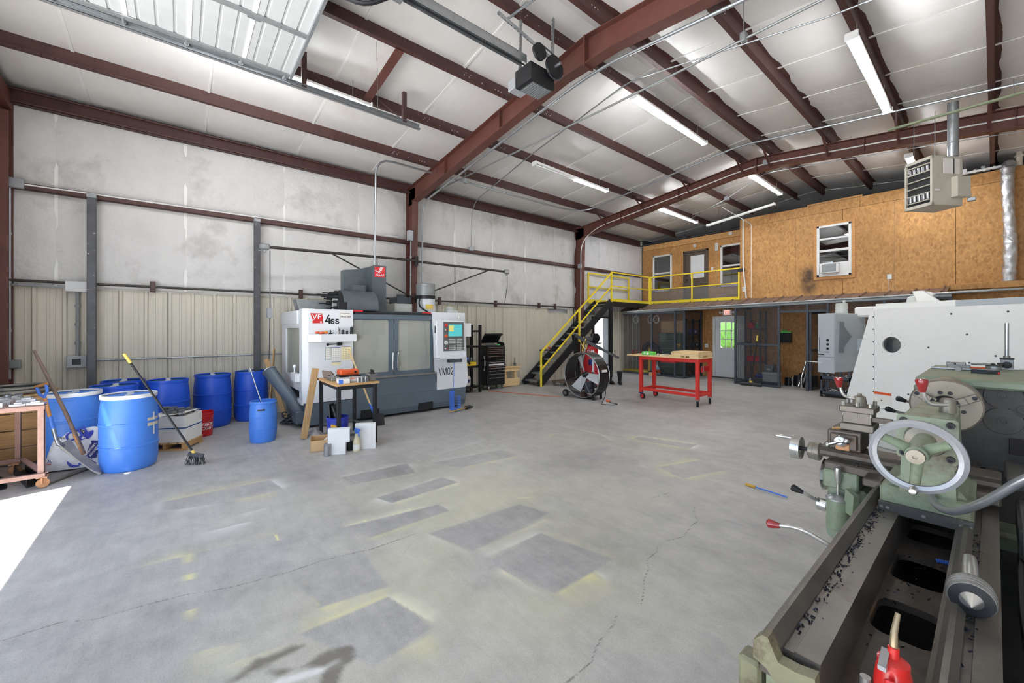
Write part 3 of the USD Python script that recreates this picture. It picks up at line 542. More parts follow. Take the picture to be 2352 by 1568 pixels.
mat('grass', (176, 194, 140), .9, 0, .3, 2.); mat('leaf', (74, 112, 48), .8, 0, .4, 5.)
obj('lawn', M().bb((-40, YB + .4, -.25), (30, 60, -.05)), 'grass', kind='structure')
m = M()
for i in range(40): m.ball((-14 + i * .5 + rng.random(), 34 + 2 * rng.random(), .8 + rng.random()), 1.3 + .5 * rng.random(), 2, (1, 1, 1.2))
solo('hedge', m, 'leaf', 'green hedge outside, seen through the panes of the white door', 'hedge', kind='stuff')
obj('ground', M().bb((-40, YF - 2, -.2), (WL - .22, YB + 1, -.02)), 'apron', kind='structure')
# open side door in the left wall under the catwalk
p = thing('door_3', kind='structure')
obj('frame', M().bb((WL - .2, 11.22, 0), (WL + .02, 11.30, 2.09)).bb((WL - .2, 12.12, 0), (WL + .02, 12.20, 2.09)).bb((WL - .2, 11.22, 2.03), (WL + .02, 12.2, 2.10)), 'dark_grey', p)
# wall fittings
def plate(name, lab, cat, lo, hi, mt, extra=None):
    c = (A(*lo) + A(*hi)) / 2; c[2] = lo[2]; q = thing(name, lab, cat, c); m = M().bb(A(*lo) - c, A(*hi) - c, .005); obj('cover', m, mt, q); e = extra
    if e: obj(e[0], M().bb(A(*e[1]) - c, A(*e[2]) - c, .002), e[3], q)
    return q
plate('light_switch', 'white double light switch on the OSB left of the white door', 'light switch', (-6.50, 14.175, 1.0), (-6.38, 14.187, 1.13), 'white', ('toggle', (-6.46, 14.168, 1.05), (-6.42, 14.176, 1.08), 'box_white'))
plate('light_switch', 'white switch plate right of the brown upstairs door', 'light switch', (-6.37, YL - .025, 3.68), (-6.29, YL - .013, 3.82), 'white', ('toggle', (-6.335, YL - .032, 3.73), (-6.325, YL - .024, 3.77), 'box_white'))
plate('wall_lamp', 'narrow white wall lamp between upstairs door and right window', 'lamp', (-6.22, YL - .07, 4.36), (-6.12, YL - .013, 4.63), 'white', ('lens', (-6.2, YL - .08, 4.40), (-6.14, YL - .07, 4.59), 'box_white'))
plate('alarm_box', 'small white box on the trim board above the right upstairs window', 'box', (-5.76, YL - .10, 4.82), (-5.64, YL - .046, 4.92), 'white', ('lid', (-5.75, YL - .108, 4.83), (-5.65, YL - .10, 4.91), 'box_white'))
plate('socket', 'white socket on the OSB beside the end of the yellow railing', 'socket', (-5.09, YU - .03, 2.83), (-5.0, YU - .013, 2.97), 'white', ('outlet', (-5.065, YU - .036, 2.86), (-5.025, YU - .03, 2.93), 'box_white'))
plate('socket', 'white socket low on the upper OSB wall, right of the air conditioner', 'socket', (-1.73, YU - .03, 2.90), (-1.64, YU - .013, 3.03), 'white', ('cord', (-1.70, YU - .02, 2.62), (-1.692, YU - .012, 2.90), 'white'))
m = M().lathe([(0, 0), (.045, 0), (.05, .02), (.03, .035), (0, .04)], (-7.0, YL - .05, 4.68), (0, -1, 0), 16)
p = thing('smoke_sensor', 'round white sensor above the brown upstairs door', 'sensor', (-6.95, YL - .013, 4.66)); obj('base', M().lathe([(0, 0), (.06, 0), (.06, .02), (0, .02)], (0, 0, 0), (0, -1, 0), 20), 'white', p); obj('dome', M().lathe([(0, .05), (.035, .04), (.045, .02), (0, .02)], (0, 0, 0), (0, -1, 0), 20), 'box_white', p)
emit('exit_red', (1.0, .32, .26), 1.6)
p = thing('exit_sign', 'lit red exit sign with two emergency lamps above the white door', 'exit sign', (-5.71, 14.1, 2.1))
obj('body', M().bb((-.15, -.03, 0), (.15, .08, .2), .01), 'white', p); obj('red_face', M().bb((-.09, -.036, .03), (.09, -.03, .17)), 'exit_red', p); obj('lettering', M().text('EXIT', (-.07, -.0365, .06), X_, Z_, .075, .002, True), 'white', p)
for s in (-1, 1): obj('lamp_head', M().lathe([(0, .06), (.05, .055), (.045, 0), (0, 0)], (s * .2, -.02, .11), (s, -.3, 0), 16).cyl((s * .14, 0, .1), (s * .2, -.02, .11), .018), 'white', p)
obj('conduit', M().cyl((0, .05, .2), (0, .05, .33), .01), 'white', p)
# ---------------------------------------------------------------- brown ribbed canopy roof over the cages
mat('roof_brown', (124, 104, 96), .45, .1, .1, 3.)
gz = lambda x: 2.31 + .018 * (x + 9.1)
cn = thing('canopy_roof', 'low brown ribbed metal canopy running along under the offices', 'canopy', (-4.4, 13.3, 2.3)); o = A(-4.4, 13.3, 2.3)
def slope(x, y): return gz(x) + (y - 12.88) / .84 * (2.60 - gz(x))
x = -9.05
while x < -.7:
    w = .46; y1 = 13.68 if x > -5.3 else 13.62; m = M(); up = .0 if x < -1.6 else .05 * (x + 1.6)
    q = []
    for dx, dz in ((0, .0), (.012, .038), (.03, .038), (.044, 0), (.22, 0), (.23, .012), (.245, .012), (.255, 0), (w - .004, 0)):
        xx = min(x + dx, -.66); q.append([A(xx, 12.86, slope(xx, 12.86) + dz) - o, A(xx, y1, slope(xx, y1) + dz + up) - o])
    P = np.array(q); m.grid(P); m.sm = False; obj('roof_sheet', m, 'roof_brown', cn); x += w
obj('edge_tube', M().tube([A(x, 12.85, gz(x) - .02) - o for x in (-9.05, .36)], .024, 10), 'galv', cn)
obj('edge_angle', M().bar(A(-9.05, 12.9, gz(-9.05) - .06) - o, A(-.6, 12.9, gz(-.6) - .06) - o, .05, .07), 'galv_dull', cn)
for xx in (-8.2, -5.05, -3.85, -2.0): obj('rafter', M().bar(A(xx, 12.9, slope(xx, 12.9) - .05) - o, A(xx, 13.68, slope(xx, 13.68) - .05) - o, .04, .07), 'black_steel', cn)
# ---------------------------------------------------------------- yellow railed catwalk and stairs
mat('yellow', (236, 212, 50), .45, 0, .06, 4., c3=(206, 176, 50), a3=.62, s3=4, w3=.2)
DK = 2.585; cw = thing('catwalk', 'black steel catwalk with yellow railing in front of the upstairs offices', 'catwalk', (-8.0, 13.5, DK)); o = A(-8.0, 13.5, DK)
obj('deck', M().bb(A(-9.05, 13.7, DK - .04) - o, A(-5.18, 14.38, DK) - o), 'black_steel', cw); obj('deck', M().bb(A(-9.05, 11.3, DK - .04) - o, A(-8.36, 13.7, DK) - o), 'black_steel', cw)
m = M().bb(A(-8.36, 11.3, DK - .17) - o, A(-8.33, 13.72, DK) - o).bb(A(-9.05, 11.28, DK - .15) - o, A(-8.33, 11.31, DK) - o).bb(A(-8.36, 13.69, DK - .16) - o, A(-5.18, 13.72, DK) - o); obj('channel', m, 'black_steel', cw)
obj('leg', M().bb(A(-8.42, 11.26, 0) - o, A(-8.32, 11.36, DK - .02) - o, .004), 'black_steel', cw)
for xx, yy in ((-8.345, 11.34), (-8.345, 13.66), (-8.30, 13.705), (-6.72, 13.705), (-5.20, 13.705), (-9.0, 10.9), (-9.0, 13.3)):
    obj('post', M().bb(A(xx - .024, yy - .024, DK - .1 if xx > -8.9 else DK + .0) - o, A(xx + .024, yy + .024, DK + 1.02) - o, .004), 'yellow', cw)
for z, t, nm in ((1.0, .022, 'top_rail'), (.53, .018, 'mid_rail')):
    for a, b in (((-8.345, 11.34), (-8.345, 13.66)), ((-8.30, 13.705), (-5.20, 13.705)), ((-9.0, 10.9), (-9.0, 13.3))):
        obj(nm, M().bar(A(*a, DK + z) - o, A(*b, DK + z) - o, 2 * t, 2 * t, .004), 'yellow', cw)
for a, b in (((-8.345, 11.34), (-8.345, 13.66)), ((-8.30, 13.705), (-5.20, 13.705)), ((-9.0, 10.9), (-9.0, 13.3))):
    obj('kick_plate', M().bar(A(*a, DK + .02) - o, A(*b, DK + .02) - o, .012, .15), 'yellow', cw)
obj('mesh_infill', M().bb(A(-8.28, 13.704, DK + .09) - o, A(-5.22, 13.708, DK + .52) - o), 'screen_grey', cw)
obj('wall_bracket', M().bb(A(-5.22, 13.66, DK + .88) - o, A(-5.02, 13.70, DK + .98) - o, .004), 'black_steel', cw)
st = thing('staircase', 'open black steel staircase with yellow handrail climbing the left wall', 'stairs', (-8.68, 8, 0)); o = A(-8.68, 8.0, 0)
S0, S1 = A(0, 7.92, 0.02), A(0, 11.30, DK - .02)
for xx in (-9.0, -8.36): obj('stringer', M().bar(A(xx, 0, .0) + S0 - o, A(xx, 0, .0) + S1 - o, .05, .22), 'black_steel', st)
for i in range(13):
    q = S0 + (S1 - S0) * (i + .55) / 13; obj('tread', M().bb(A(-8.985, q[1] - .10, q[2] - .0) - o, A(-8.375, q[1] + .14, q[2] + .02) - o, .003).bb(A(-8.985, q[1] - .105, q[2] - .025) - o, A(-8.375, q[1] - .1, q[2] + .022) - o), 'galv', st)
for yy, a, b in ((7.97, 0, .98), (9.63, 1.25, 2.26)): obj('handrail_post', M().bb(A(-8.33, yy - .024, a) - o, A(-8.28, yy + .024, b) - o, .004), 'yellow', st)
obj('handrail', M().bar(A(-8.305, 7.95, .96) - o, A(-8.32, 11.34, DK + 1.0) - o, .045, .045, .004), 'yellow', st); obj('mid_rail', M().bar(A(-8.305, 7.97, .48) - o, A(-8.32, 11.34, DK + .55) - o, .04, .04, .004), 'yellow', st)
# ---------------------------------------------------------------- mesh cages under the canopy
mat('cage_frame', (62, 68, 78), .5, .1, .12)
def cage(lab, segs, posts, base, extra=()):
    p = thing('mesh_cage', lab, 'cage', base); o = A(*base)
    for xx, yy, h in posts: obj('post', M().bb(A(xx - .028, yy - .028, 0) - o, A(xx + .028, yy + .028, h) - o, .003), 'cage_frame', p)
    for a, b, z0, z1, mids in segs:
        a, b = A(*a, 0), A(*b, 0)
        obj('mesh_panel', M().bar(a + Z_ * (z0 + z1) / 2 - o, b + Z_ * (z0 + z1) / 2 - o, .003, z1 - z0 - .05), 'screen', p)
        for z in (z0 + .03, z1 - .03) + tuple(mids): obj('rail', M().bar(a + Z_ * z - o, b + Z_ * z - o, .035, .06, .003), 'cage_frame', p)
    return p
cage('dark mesh cage left of the white door, with a tall screened gate', [((-9.0, 12.92), (-7.8, 12.92), .0, 2.24, ()), ((-7.78, 12.92), (-6.92, 12.92), .0, 2.24, ()), ((-6.92, 12.92), (-6.6, 12.92), .0, 2.24, ()), ((-6.6, 12.92), (-6.6, 14.15), .0, 2.26, ())],
     [(-7.79, 12.92, 2.27), (-6.92, 12.92, 2.27), (-6.6, 12.92, 2.28), (-6.6, 14.13, 2.28)], (-7.8, 13.4, 0))
cage('grey-blue mesh cage between the white door and the open cage gate', [((-5.0, 12.92), (-3.86, 12.92), .0, 2.32, (1.2,)), ((-5.0, 12.92), (-5.0, 14.15), .0, 2.32, (1.2,)), ((-3.86, 12.92), (-2.76, 12.92), 2.10, 2.36, ()), ((-2.76, 12.92), (-.62, 12.92), .0, 2.38, ())],
     [(-5.0, 12.92, 2.34), (-3.86, 12.92, 2.36), (-3.2, 12.92, 2.37), (-2.76, 12.92, 2.38), (-2.50, 12.92, 2.38), (-1.68, 12.92, 2.40), (-.62, 12.92, 2.42)], (-4.0, 13.4, 0))
p = thing('cage_gate', 'open dark framed mesh gate leaf standing beside the grey CNC cabinet', 'gate', (-3.15, 12.95, 0))
obj('frame', M().bb((-.03, 0, .02), (.03, .05, 2.12)).bb((.1, .92, .02), (.16, .97, 2.12)).bar((0, .02, .05), (.13, .95, .05), .035, .06).bar((0, .02, 2.09), (.13, .95, 2.09), .035, .06).bar((0, .02, 1.08), (.13, .95, 1.08), .035, .06), 'cage_frame', p)
obj('mesh_panel', M().bar((0, .02, .57), (.13, .95, .57), .003, .98).bar((0, .02, 1.58), (.13, .95, 1.58), .003, .98), 'screen', p)
obj('latch', M().bb((-.05, -.02, 1.0), (-.02, .08, 1.06)), 'galv', p)
# ---------------------------------------------------------------- along the left wall
mat('drum_blue', (74, 132, 222), .42, 0, .05, 3.); mat('drum_deep', (34, 84, 200), .4, 0, .06, 3.); mat('drum_lid', (30, 80, 130), .45, 0, .15, 8.)
mat('bucket_red', (190, 28, 36), .4, 0, .04); mat('bucket_blue', (46, 60, 172), .4, 0, .04); mat('blue_plastic', (70, 120, 214), .4)
mat('paper', (232, 228, 220), .7, 0, .04); mat('card', (206, 170, 124), .75, 0, .06, 3.); mat('tape_tan', (206, 196, 178), .7, 0, .08, 20)
mat('wood', (186, 150, 104), .6, 0, .2, 6., stretch=(7, 7, .7)); mat('wood_x', (196, 154, 102), .65, 0, .2, 5., stretch=(7, .7, 7)); mat('wood_pale', (222, 192, 142), .65, 0, .18, 5., stretch=(1, 6, 6)); mat('wood_handle', (176, 122, 70), .45, 0, .15, 12); mat('wood_brown', (112, 92, 80), .5, 0, .2, 12)
mat('steel', (170, 172, 174), .3, .85, .08, 12); mat('steel_dull', (138, 136, 132), .42, .6, .14, 9); mat('alu', (205, 206, 208), .35, .6, .06); mat('chrome', (225, 226, 228), .12, 1., .02)
mat('scoop', (196, 192, 186), .5, .15, .1, 9); mat('rust_pink', (168, 134, 122), .6, .1, .14, 18, c3=(120, 82, 66), a3=.6, s3=9, w3=.15); mat('rust', (190, 140, 100), .6, .1, .2, 20)
mat('sack', (228, 228, 230), .4, 0, .03, 4, .3, 14); mat('ink_blue', (52, 66, 178), .5); mat('ink_navy', (34, 44, 120), .5); mat('ink_black', (24, 24, 26), .5); mat('ink_red', (206, 40, 44), .5)
mat('bristle', (58, 60, 64), .8); mat('yellow_grip', (238, 206, 96), .5); mat('orange', (222, 92, 42), .45); mat('gold', (206, 160, 60), .4, .2)
def drum(lab, x, y, mt, lid='white', r=.265, h=.89, ring=True, open_=False, extra=None):
    p = thing('plastic_drum', lab, 'drum', (x, y, 0), 0, None)
    R = r; pr = [(0, .0), (R * .86, 0), (R * .93, .02), (R * .95, .06), (R, .13), (R, h * .30), (R * 1.03, h * .312), (R * 1.03, h * .332), (R * 1.0, h * .338), (R, h * .60), (R * 1.03, h * .612), (R * 1.03, h * .632), (R * 1.0, h * .638), (R * .995, h * .76), (R * .95, h * .87), (R * .92, h * .945), (R * .92, h * .955)]
    obj('body', M().lathe(pr, n=48), mt, p)
    if ring: obj('lid_ring', M().lathe([(R * .90, h * .95), (R * .965, h * .95), (R * .975, h * .975), (R * .965, h), (R * .91, h), (R * .90, h * .985)], n=48), lid, p)
    else: obj('lid_ring', M().lathe([(R * .90, h * .95), (R * .94, h * .95), (R * .95, h * .97), (R * .94, h), (R * .88, h), (R * .87, h * .985)], n=48), mt, p)
    if open_: obj('inner_wall', M().lathe([(R * .88, h * .985), (R * .88, h * .7), (0, h * .7)], n=40), mt, p)
    else:
        obj('lid', M().lathe([(R * .905, h * .975), (R * .8, h * .968), (0, h * .968)], n=40), 'drum_lid' if mt != 'drum_blue' else mt, p)
        for s in (-1, 1): obj('bung', M().lathe([(0, h + .005), (.03, h + .004), (.034, h * .968)], (s * R * .55, 0, 0), n=16), 'box_white', p)
    return p
d1 = drum('bright blue drum with a torn paper label, nearest the camera by the wall', -6.70, -.47, 'drum_blue')
def wrap_patch(cx, cy, r, a0, a1, z0, z1, th=.002, n=14):
    an = np.linspace(a0, a1, n); P = np.array([[(cx + (r + th) * math.cos(a), cy + (r + th) * math.sin(a), z) for z in (z0, z1)] for a in an]); return M().grid(P)
obj('label', wrap_patch(0, 0, .266, math.radians(40), math.radians(76), .50, .60), 'tape_tan', d1); obj('label', wrap_patch(0, 0, .267, math.radians(55), math.radians(60), .39, .66), 'paper', d1)
m = M()
for i in range(5): m.cat(wrap_patch(0, 0, .2655, math.radians(-14), math.radians(8 - 3 * (i % 2)), .50 - i * .032, .508 - i * .032, .0015))
obj('embossing', m, 'drum_blue', d1, kind='stuff')
drum('bright blue drum half hidden behind the nearest one, above the white sack', -7.33, -1.02, 'drum_blue')
drum('dark blue closed drum in the second row, just behind the bright pair', -7.83, -.70, 'drum_deep', ring=False)
drum('dark blue drum rearmost against the wall, left of its row', -8.46, -.66, 'drum_deep', ring=False)
d5 = drum('deep blue drum with a metal tap on its side, behind the white box', -8.14, -.14, 'drum_deep', ring=False)
obj('tap', M().cyl((.2, -.14, .70), (.33, -.2, .70), .022).ball((.34, -.2, .70), .03).cyl((.33, -.2, .7), (.33, -.2, .76), .008).bb((.29, -.21, .75), (.37, -.19, .765), .004), 'steel', d5)
obj('tap', M().cyl((.2, -.14, .5), (.30, -.2, .5), .02, n=10).ball((.31, -.2, .5), .03, 1), 'black_steel', d5)
drum('deep blue drum standing behind the red bucket', -8.62, .44, 'drum_deep', 'drum_deep')
drum('deep blue drum farthest right in the row, beside the dark post', -8.80, 1.02, 'drum_deep', ring=False)
d8 = drum('small scuffed open blue barrel standing alone by the chip auger', -6.98, .96, 'drum_blue', r=.178, h=.60, ring=False, open_=True)
obj('rim', M().torus((0, 0, .575), Z_, .168, .011, 40), 'drum_blue', d8); obj('handle_hole', wrap_patch(0, 0, .169, math.radians(-32), math.radians(0), .47, .495, .006), 'black', d8)
p = thing('steel_rod', 'thin steel rod standing in the small open barrel', 'rod', (-7.02, .98, .425)); obj('bar', M().cyl((0, 0, 0), (-.12, -.17, .66), .008), 'steel', p)
def cyl_text(t, r, h, z, ang, bold=True, d=.0015):
    g = meshkit.text_mesh(t, h, d, bold); q = g.vertices; w = q[:, 0].max(); a = math.radians(ang) + (q[:, 0] - w / 2) / r
    return np.stack([(r + q[:, 2]) * np.cos(a), (r + q[:, 2]) * np.sin(a), z + q[:, 1]], 1), g.faces
def bucket(lab, x, y, mt, r, h, words, ang):
    p = thing('bucket', lab, 'bucket', (x, y, 0))
    obj('body', M().lathe([(0, .003), (r * .86, .003), (r * .87, .01), (r * .97, h * .82), (r * 1.0, h * .82), (r * 1.0, h * .85), (r * .975, h * .86), (r * .98, h * .91), (r * 1.01, h * .915), (r * 1.01, h * .94), (r * .985, h * .95), (r, h), (r * .96, h), (r * .84, .02), (0, .02)], n=44), mt, p)
    m = M()
    for t, hh, z in (words or [('.', .01, .1)]): m.add(*cyl_text(t, r * (.87 + .1 * z / h) + .002, hh, z, ang))
    obj('lettering', m, 'white', p)
    an = np.linspace(0, np.pi, 14); q = ang + 50
    c, s = math.cos(math.radians(q)), math.sin(math.radians(q)); rr = r * 1.02
    obj('bail', M().tube([(rr * math.cos(a) * c + .04 * math.sin(a) * s + .0, rr * math.cos(a) * s - .04 * math.sin(a) * c, h * .85 - .14 * math.sin(a)) for a in an], .003, 6) if False else M().tube([((rr + .004) * math.cos(math.radians(q) - a), (rr + .004) * math.sin(math.radians(q) - a), h * .84 - .15 * math.sin(a)) for a in an], .0025, 6), 'steel', p)
    return p
bucket('red bucket with white lettering in front of the blue drums', -7.93, .27, 'bucket_red', .15, .37, [('HARBOR', .045, .165), ('FREIGHT', .045, .105)], 12)
# white carton on a pallet, grey hand tools on top
c, s = math.cos(math.radians(-28.5)), math.sin(math.radians(-28.5))
p = thing('pallet', 'small wooden pallet under the white carton', 'pallet', (-7.42, -.06, 0), -28.5)
for i in range(5): obj('deck_board', M().bb((-.22, -.26 + i * .107, .085), (.22, -.175 + i * .107, .105), .003), 'wood_x', p)
for i in (-1, 0, 1): obj('stringer', M().bb((-.22, i * .225 - .02, .02), (.22, i * .225 + .02, .085), .003), 'wood_x', p)
for i in (-1, 1): obj('base_board', M().bb((i * .18 - .04, -.26, 0), (i * .18 + .04, .26, .02), .003), 'wood_x', p)
p = thing('carton', 'white cardboard carton bound with a green strap, on a small pallet', 'box', (-7.42, -.06, .105), -28.5)
obj('body', M().bb((-.2, -.25, 0), (.2, .25, .36), .004), 'paper', p); obj('strap', M().bb((-.203, -.253, .19), (.203, .253, .205)), 'drum_lid', p); obj('flap', M().box((.06, .1, .385), (.28, .3, .006), 0, rot(X_, 8)), 'paper', p)
obj('printed_mark', M().bb((.2, -.2, .25), (.2015, -.12, .29)).bb((.2, -.2, .225), (.2015, -.15, .235)), 'dark_grey', p)
mat('tool_grey', (98, 102, 106), .5, .1, .12)
for i, (dx, dy, L, a) in enumerate(((.0, -.06, .34, 20), (-.08, .06, .3, 70), (.09, .13, .22, 5))):
    p = thing('jack_stand', f'grey steel shop tool, {["largest", "middle", "smallest"][i]} of three lying on the white carton', 'tool', (-7.42 + dx * c - dy * s, -.06 + dx * s + dy * c, .47), a)
    obj('body', M().bb((-L / 2, -.035, 0), (L / 2, .035, .05), .008).bb((-L / 2, -.05, .05), (-L / 4, .05, .085), .006).bb((L / 6, -.03, .05), (L / 3, .03, .07), .004), 'tool_grey', p); obj('screw', M().cyl((L / 2, 0, .03), (L / 2 + .06, 0, .03), .009).bb((L / 2 + .05, -.04, .026), (L / 2 + .06, .04, .034)), 'steel_dull', p)
# angle broom
p = thing('broom', 'black push broom with yellow grip leaning diagonally across the nearest drum', 'broom', (-6.30, .14, 0))
B0, B1 = A(0, 0, .13), A(-.29, -.648, 1.375); dv = nrm(B1 - B0)
obj('handle', M().cyl(B0, B1 - dv * .1, .012, n=12), 'black', p); obj('grip', M().cyl(B1 - dv * .13, B1, .016, .015, 12), 'yellow_grip', p); obj('ferrule', M().cyl(B0 - dv * .02, B0 + dv * .05, .018, n=12), 'yellow_grip', p)
obj('head', M().bar((-.03, -.06, .135), (.06, .09, .10), .035, .05, .01), 'dark_grey', p)
m = M()
for i in range(60):
    t = rng.random(); a = A(-.03, -.06, .11) * (1 - t) + A(.06, .09, .08) * t + .012 * rng.standard_normal(3) * A(1, 1, 0); m.cyl(a, A(a[0] * 1.3 + .01 * rng.standard_normal(), a[1] * 1.25 + .01 * rng.standard_normal() - .01, .002), .0035, .002, 5)
obj('bristles', m, 'bristle', p, kind='stuff')
# shovel, pole, sack, pipe
p = thing('shovel', 'grain shovel with blue D-grip and steel scoop leaning on the white sack', 'shovel', (-6.72, -.88, 0))
o = A(-6.72, -.88, 0); T, G, E = A(-6.55, -.70, .006) - o, A(-6.865, -1.075, .335) - o, A(-6.99, -1.22, 1.0) - o
ax = nrm(T - G); sd = nrm(np.cross(ax, Z_) + .55 * Z_); sd = nrm(sd - ax * (sd @ ax)); nn = np.cross(sd, ax); nu, nv = 20, 13; P = []
for i in range(nu):
    t = i / (nu - 1); L = np.linalg.norm(T - G); w = .135 * (min(1, (.35 + t * 5) if t < .13 else 1)) * (1 if t < .72 else max(.04, math.sqrt(max(0, 1 - ((t - .72) / .28) ** 2))) ** .8)
    P.append([G + ax * L * t + sd * w * q + nn * (.06 * q * q * (1 - .6 * t) + .05 * max(0, (.15 - t)) / .15 - .015) for q in np.linspace(-1, 1, nv)])
P = np.array(P); m = M().grid(P); m.grid(P[:, ::-1] + nn * .003); obj('scoop', m, 'scoop', p)
d2 = nrm(E - G); obj('socket', M().tube([G + ax * .05 + nn * .02, G + nn * .01, G + d2 * .08, G + d2 * .22], [.02, .022, .02, .018], 12), 'steel', p)
obj('shaft', M().cyl(G + d2 * .2, G + d2 * .56, .018, n=12), 'wood_handle', p); obj('sleeve', M().cyl(G + d2 * .2, G + d2 * .34, .0195, n=12), 'blue_plastic', p)
k = G + d2 * .52; sx = nrm(np.cross(d2, A(.64, .77, 0))); sx = nrm(A(.64, .77, 0) - d2 * (A(.64, .77, 0) @ d2))
obj('d_grip', M().tube(arc([k, k + d2 * .07, k + d2 * .10 + sx * .05, k + d2 * .2 + sx * .055], .03), .014, 10).tube(arc([k + d2 * .05, k + d2 * .10 - sx * .05, k + d2 * .2 - sx * .055], .03), .014, 10), 'blue_plastic', p)
obj('grip_bar', M().cyl(k + d2 * .195 - sx * .07, k + d2 * .195 + sx * .07, .016, n=12), 'wood_handle', p)
p = thing('wooden_pole', 'brown wooden pole leaning left with its foot on the shovel scoop', 'pole', (-6.70, -.85, .24)); obj('shaft', M().tube([(0, 0, 0), (-.22, -.18, .47), (-.58, -.48, 1.17)], [.018, .019, .014], 10), 'wood_brown', p); obj('bare_end', M().cyl((.0, -.0, -.01), (-.10, -.085, .21), .0195, n=10), 'wood_handle', p)
p = thing('steel_pipe', 'dark steel pipe lying on the floor in front of the white sack', 'pipe', (-6.62, -.98, 0)); obj('tube', M().cyl((.2, -.14, .022), (-.3, .16, .022), .022, n=14), 'steel_dull', p)
p = thing('sack', 'torn white sack of absorbent with blue print leaning on a drum', 'sack', (-6.97, -.95, 0), 0)
U, Vv = nrm(A(.10, .5, 0)), nrm(A(-.16, .03, .5)); W_ = np.cross(U, Vv); n1 = 20; P1, P2_ = [], []
top = lambda t: .50 + .05 * math.sin(t * 9) - .16 * max(0, t - .62) * 2.2 - .12 * max(0, .25 - t) * 2
for i in range(n1 + 1):
    t = i / n1; r1, r2 = [], []
    for j in range(13):
        q = j / 12; th = .075 * (math.sin(math.pi * min(max(t, .0), 1)) ** .5) * (math.sin(math.pi * (.12 + .8 * q)) ** .6) + .008 * math.sin(t * 23 + q * 17)
        b = U * (t - .5) * (.56 - .12 * q) + Vv * q * top(t) + Z_ * .01; r1.append(b + W_ * th); r2.append(b - W_ * th * .8)
    P1.append(r1); P2_.append(r2)
P1, P2_ = np.array(P1), np.array(P2_); mm = M().grid(P1).grid(P2_[:, ::-1]); mm.grid(np.stack([P2_[:, -1], P1[:, -1]], 1)).grid(np.stack([P1[:, 0], P2_[:, 0]], 1)); mm.grid(np.stack([P1[0], P2_[0]], 1)); mm.grid(np.stack([P2_[-1], P1[-1]], 1)); obj('bag', mm, 'sack', p)
def onbag(t, q): return U * (t - .5) * (.56 - .12 * q) + Vv * q * top(t) + W_ * (.075 * (math.sin(math.pi * t) ** .5) * (math.sin(math.pi * (.12 + .8 * q)) ** .6) + .012)
def bagtext(txt, t, q, h, mt, ang, bold=True):
    a = math.radians(ang); e1, e2 = U * math.cos(a) + nrm(Vv) * math.sin(a), -U * math.sin(a) + nrm(Vv) * math.cos(a); obj('print', M().text(txt, onbag(t, q), e1, e2, h, .002, bold), mt, p)
bagtext('A:PR', .30, .90, .05, 'ink_black', -32); bagtext('sorb', .15, .72, .028, 'ink_black', -25, False); bagtext('OIL', .34, .62, .10, 'ink_blue', 28); bagtext('O', .36, .06, .15, 'ink_blue', 0); bagtext('X', .66, .05, .11, 'ink_navy', 10); bagtext('Premium', .70, .30, .026, 'white', 62); bagtext('Absorbent', .76, .26, .026, 'white', 62); bagtext('hA', .06, .22, .035, 'ink_navy', 0); bagtext('Safety', .05, .17, .02, 'ink_red', 0)
def patch(t0, q0, t1, q1, mt):
    obj('print', M().grid(np.array([[onbag(t0 + (t1 - t0) * i / 6 + .10 * j / 6, q0 + (q1 - q0) * j / 6) - W_ * .003 for j in range(7)] for i in range(7)])), mt, p)
patch(.66, .22, .84, .66, 'ink_navy'); patch(.45, .72, .72, .9, 'ink_blue')
# rusty angle-iron cart, crate and things on them
p = thing('rusty_cart', 'rusty angle-iron cart on casters cut off by the left edge', 'cart', (-6.8, -1.5, 0)); o = A(-6.8, -1.5, 0)
X0, X1, Y0, Y1, ZT, ZB = -7.25, -6.36, -1.93, -1.09, .87, .12
YR = -1.42   # the end facing the drums is skewed
for xx, yy in ((X0, Y0), (X1, Y0), (X1, Y1), (X0, YR)): s1, s2 = (1 if xx == X0 else -1), (1 if yy == Y0 else -1); obj('post', M().bb(A(xx, yy, ZB) - o, A(xx + .05 * s1, yy + .006 * s2, ZT) - o).bb(A(xx, yy, ZB) - o, A(xx + .006 * s1, yy + .05 * s2, ZT) - o), 'rust_pink', p)
for z in (ZB, ZT - .045):
    for a, b in (((X0, YR), (X1, Y1)), ((X1, Y0), (X1, Y1)), ((X0, Y0), (X0, YR)), ((X0, Y0), (X1, Y0))):
        obj('rail', M().bar(A(*a, z + .022) - o, A(*b, z + .022) - o, .008, .045).bar(A(*a, z + .042) - o, A(*b, z + .042) - o, .05, .006), 'rust_pink', p)
obj('top_plate', M().prism([(X0, Y0), (X1, Y0), (X1, Y1), (X0, YR)], A(0, 0, ZT) - o, X_, Y_, .006), 'rust_pink', p)
for xx, yy in ((X1 - .04, Y1 - .02), (X1 - .04, Y0 + .06), (X0 + .05, YR - .04), (X0 + .05, Y0 + .06)):
    obj('caster', M().lathe([(0, -.016), (.045, -.016), (.05, -.01), (.05, .01), (.045, .016), (0, .016)], A(xx, yy, .05) - o, X_ + .4 * Y_, 24).bar(A(xx - .03, yy, .05) - o, A(xx - .025, yy, .125) - o, .035, .012).bar(A(xx + .03, yy, .05) - o, A(xx + .025, yy, .125) - o, .035, .012).bb(A(xx - .05, yy - .04, .112) - o, A(xx + .05, yy + .04, .12) - o), 'rust', p)
k = 0
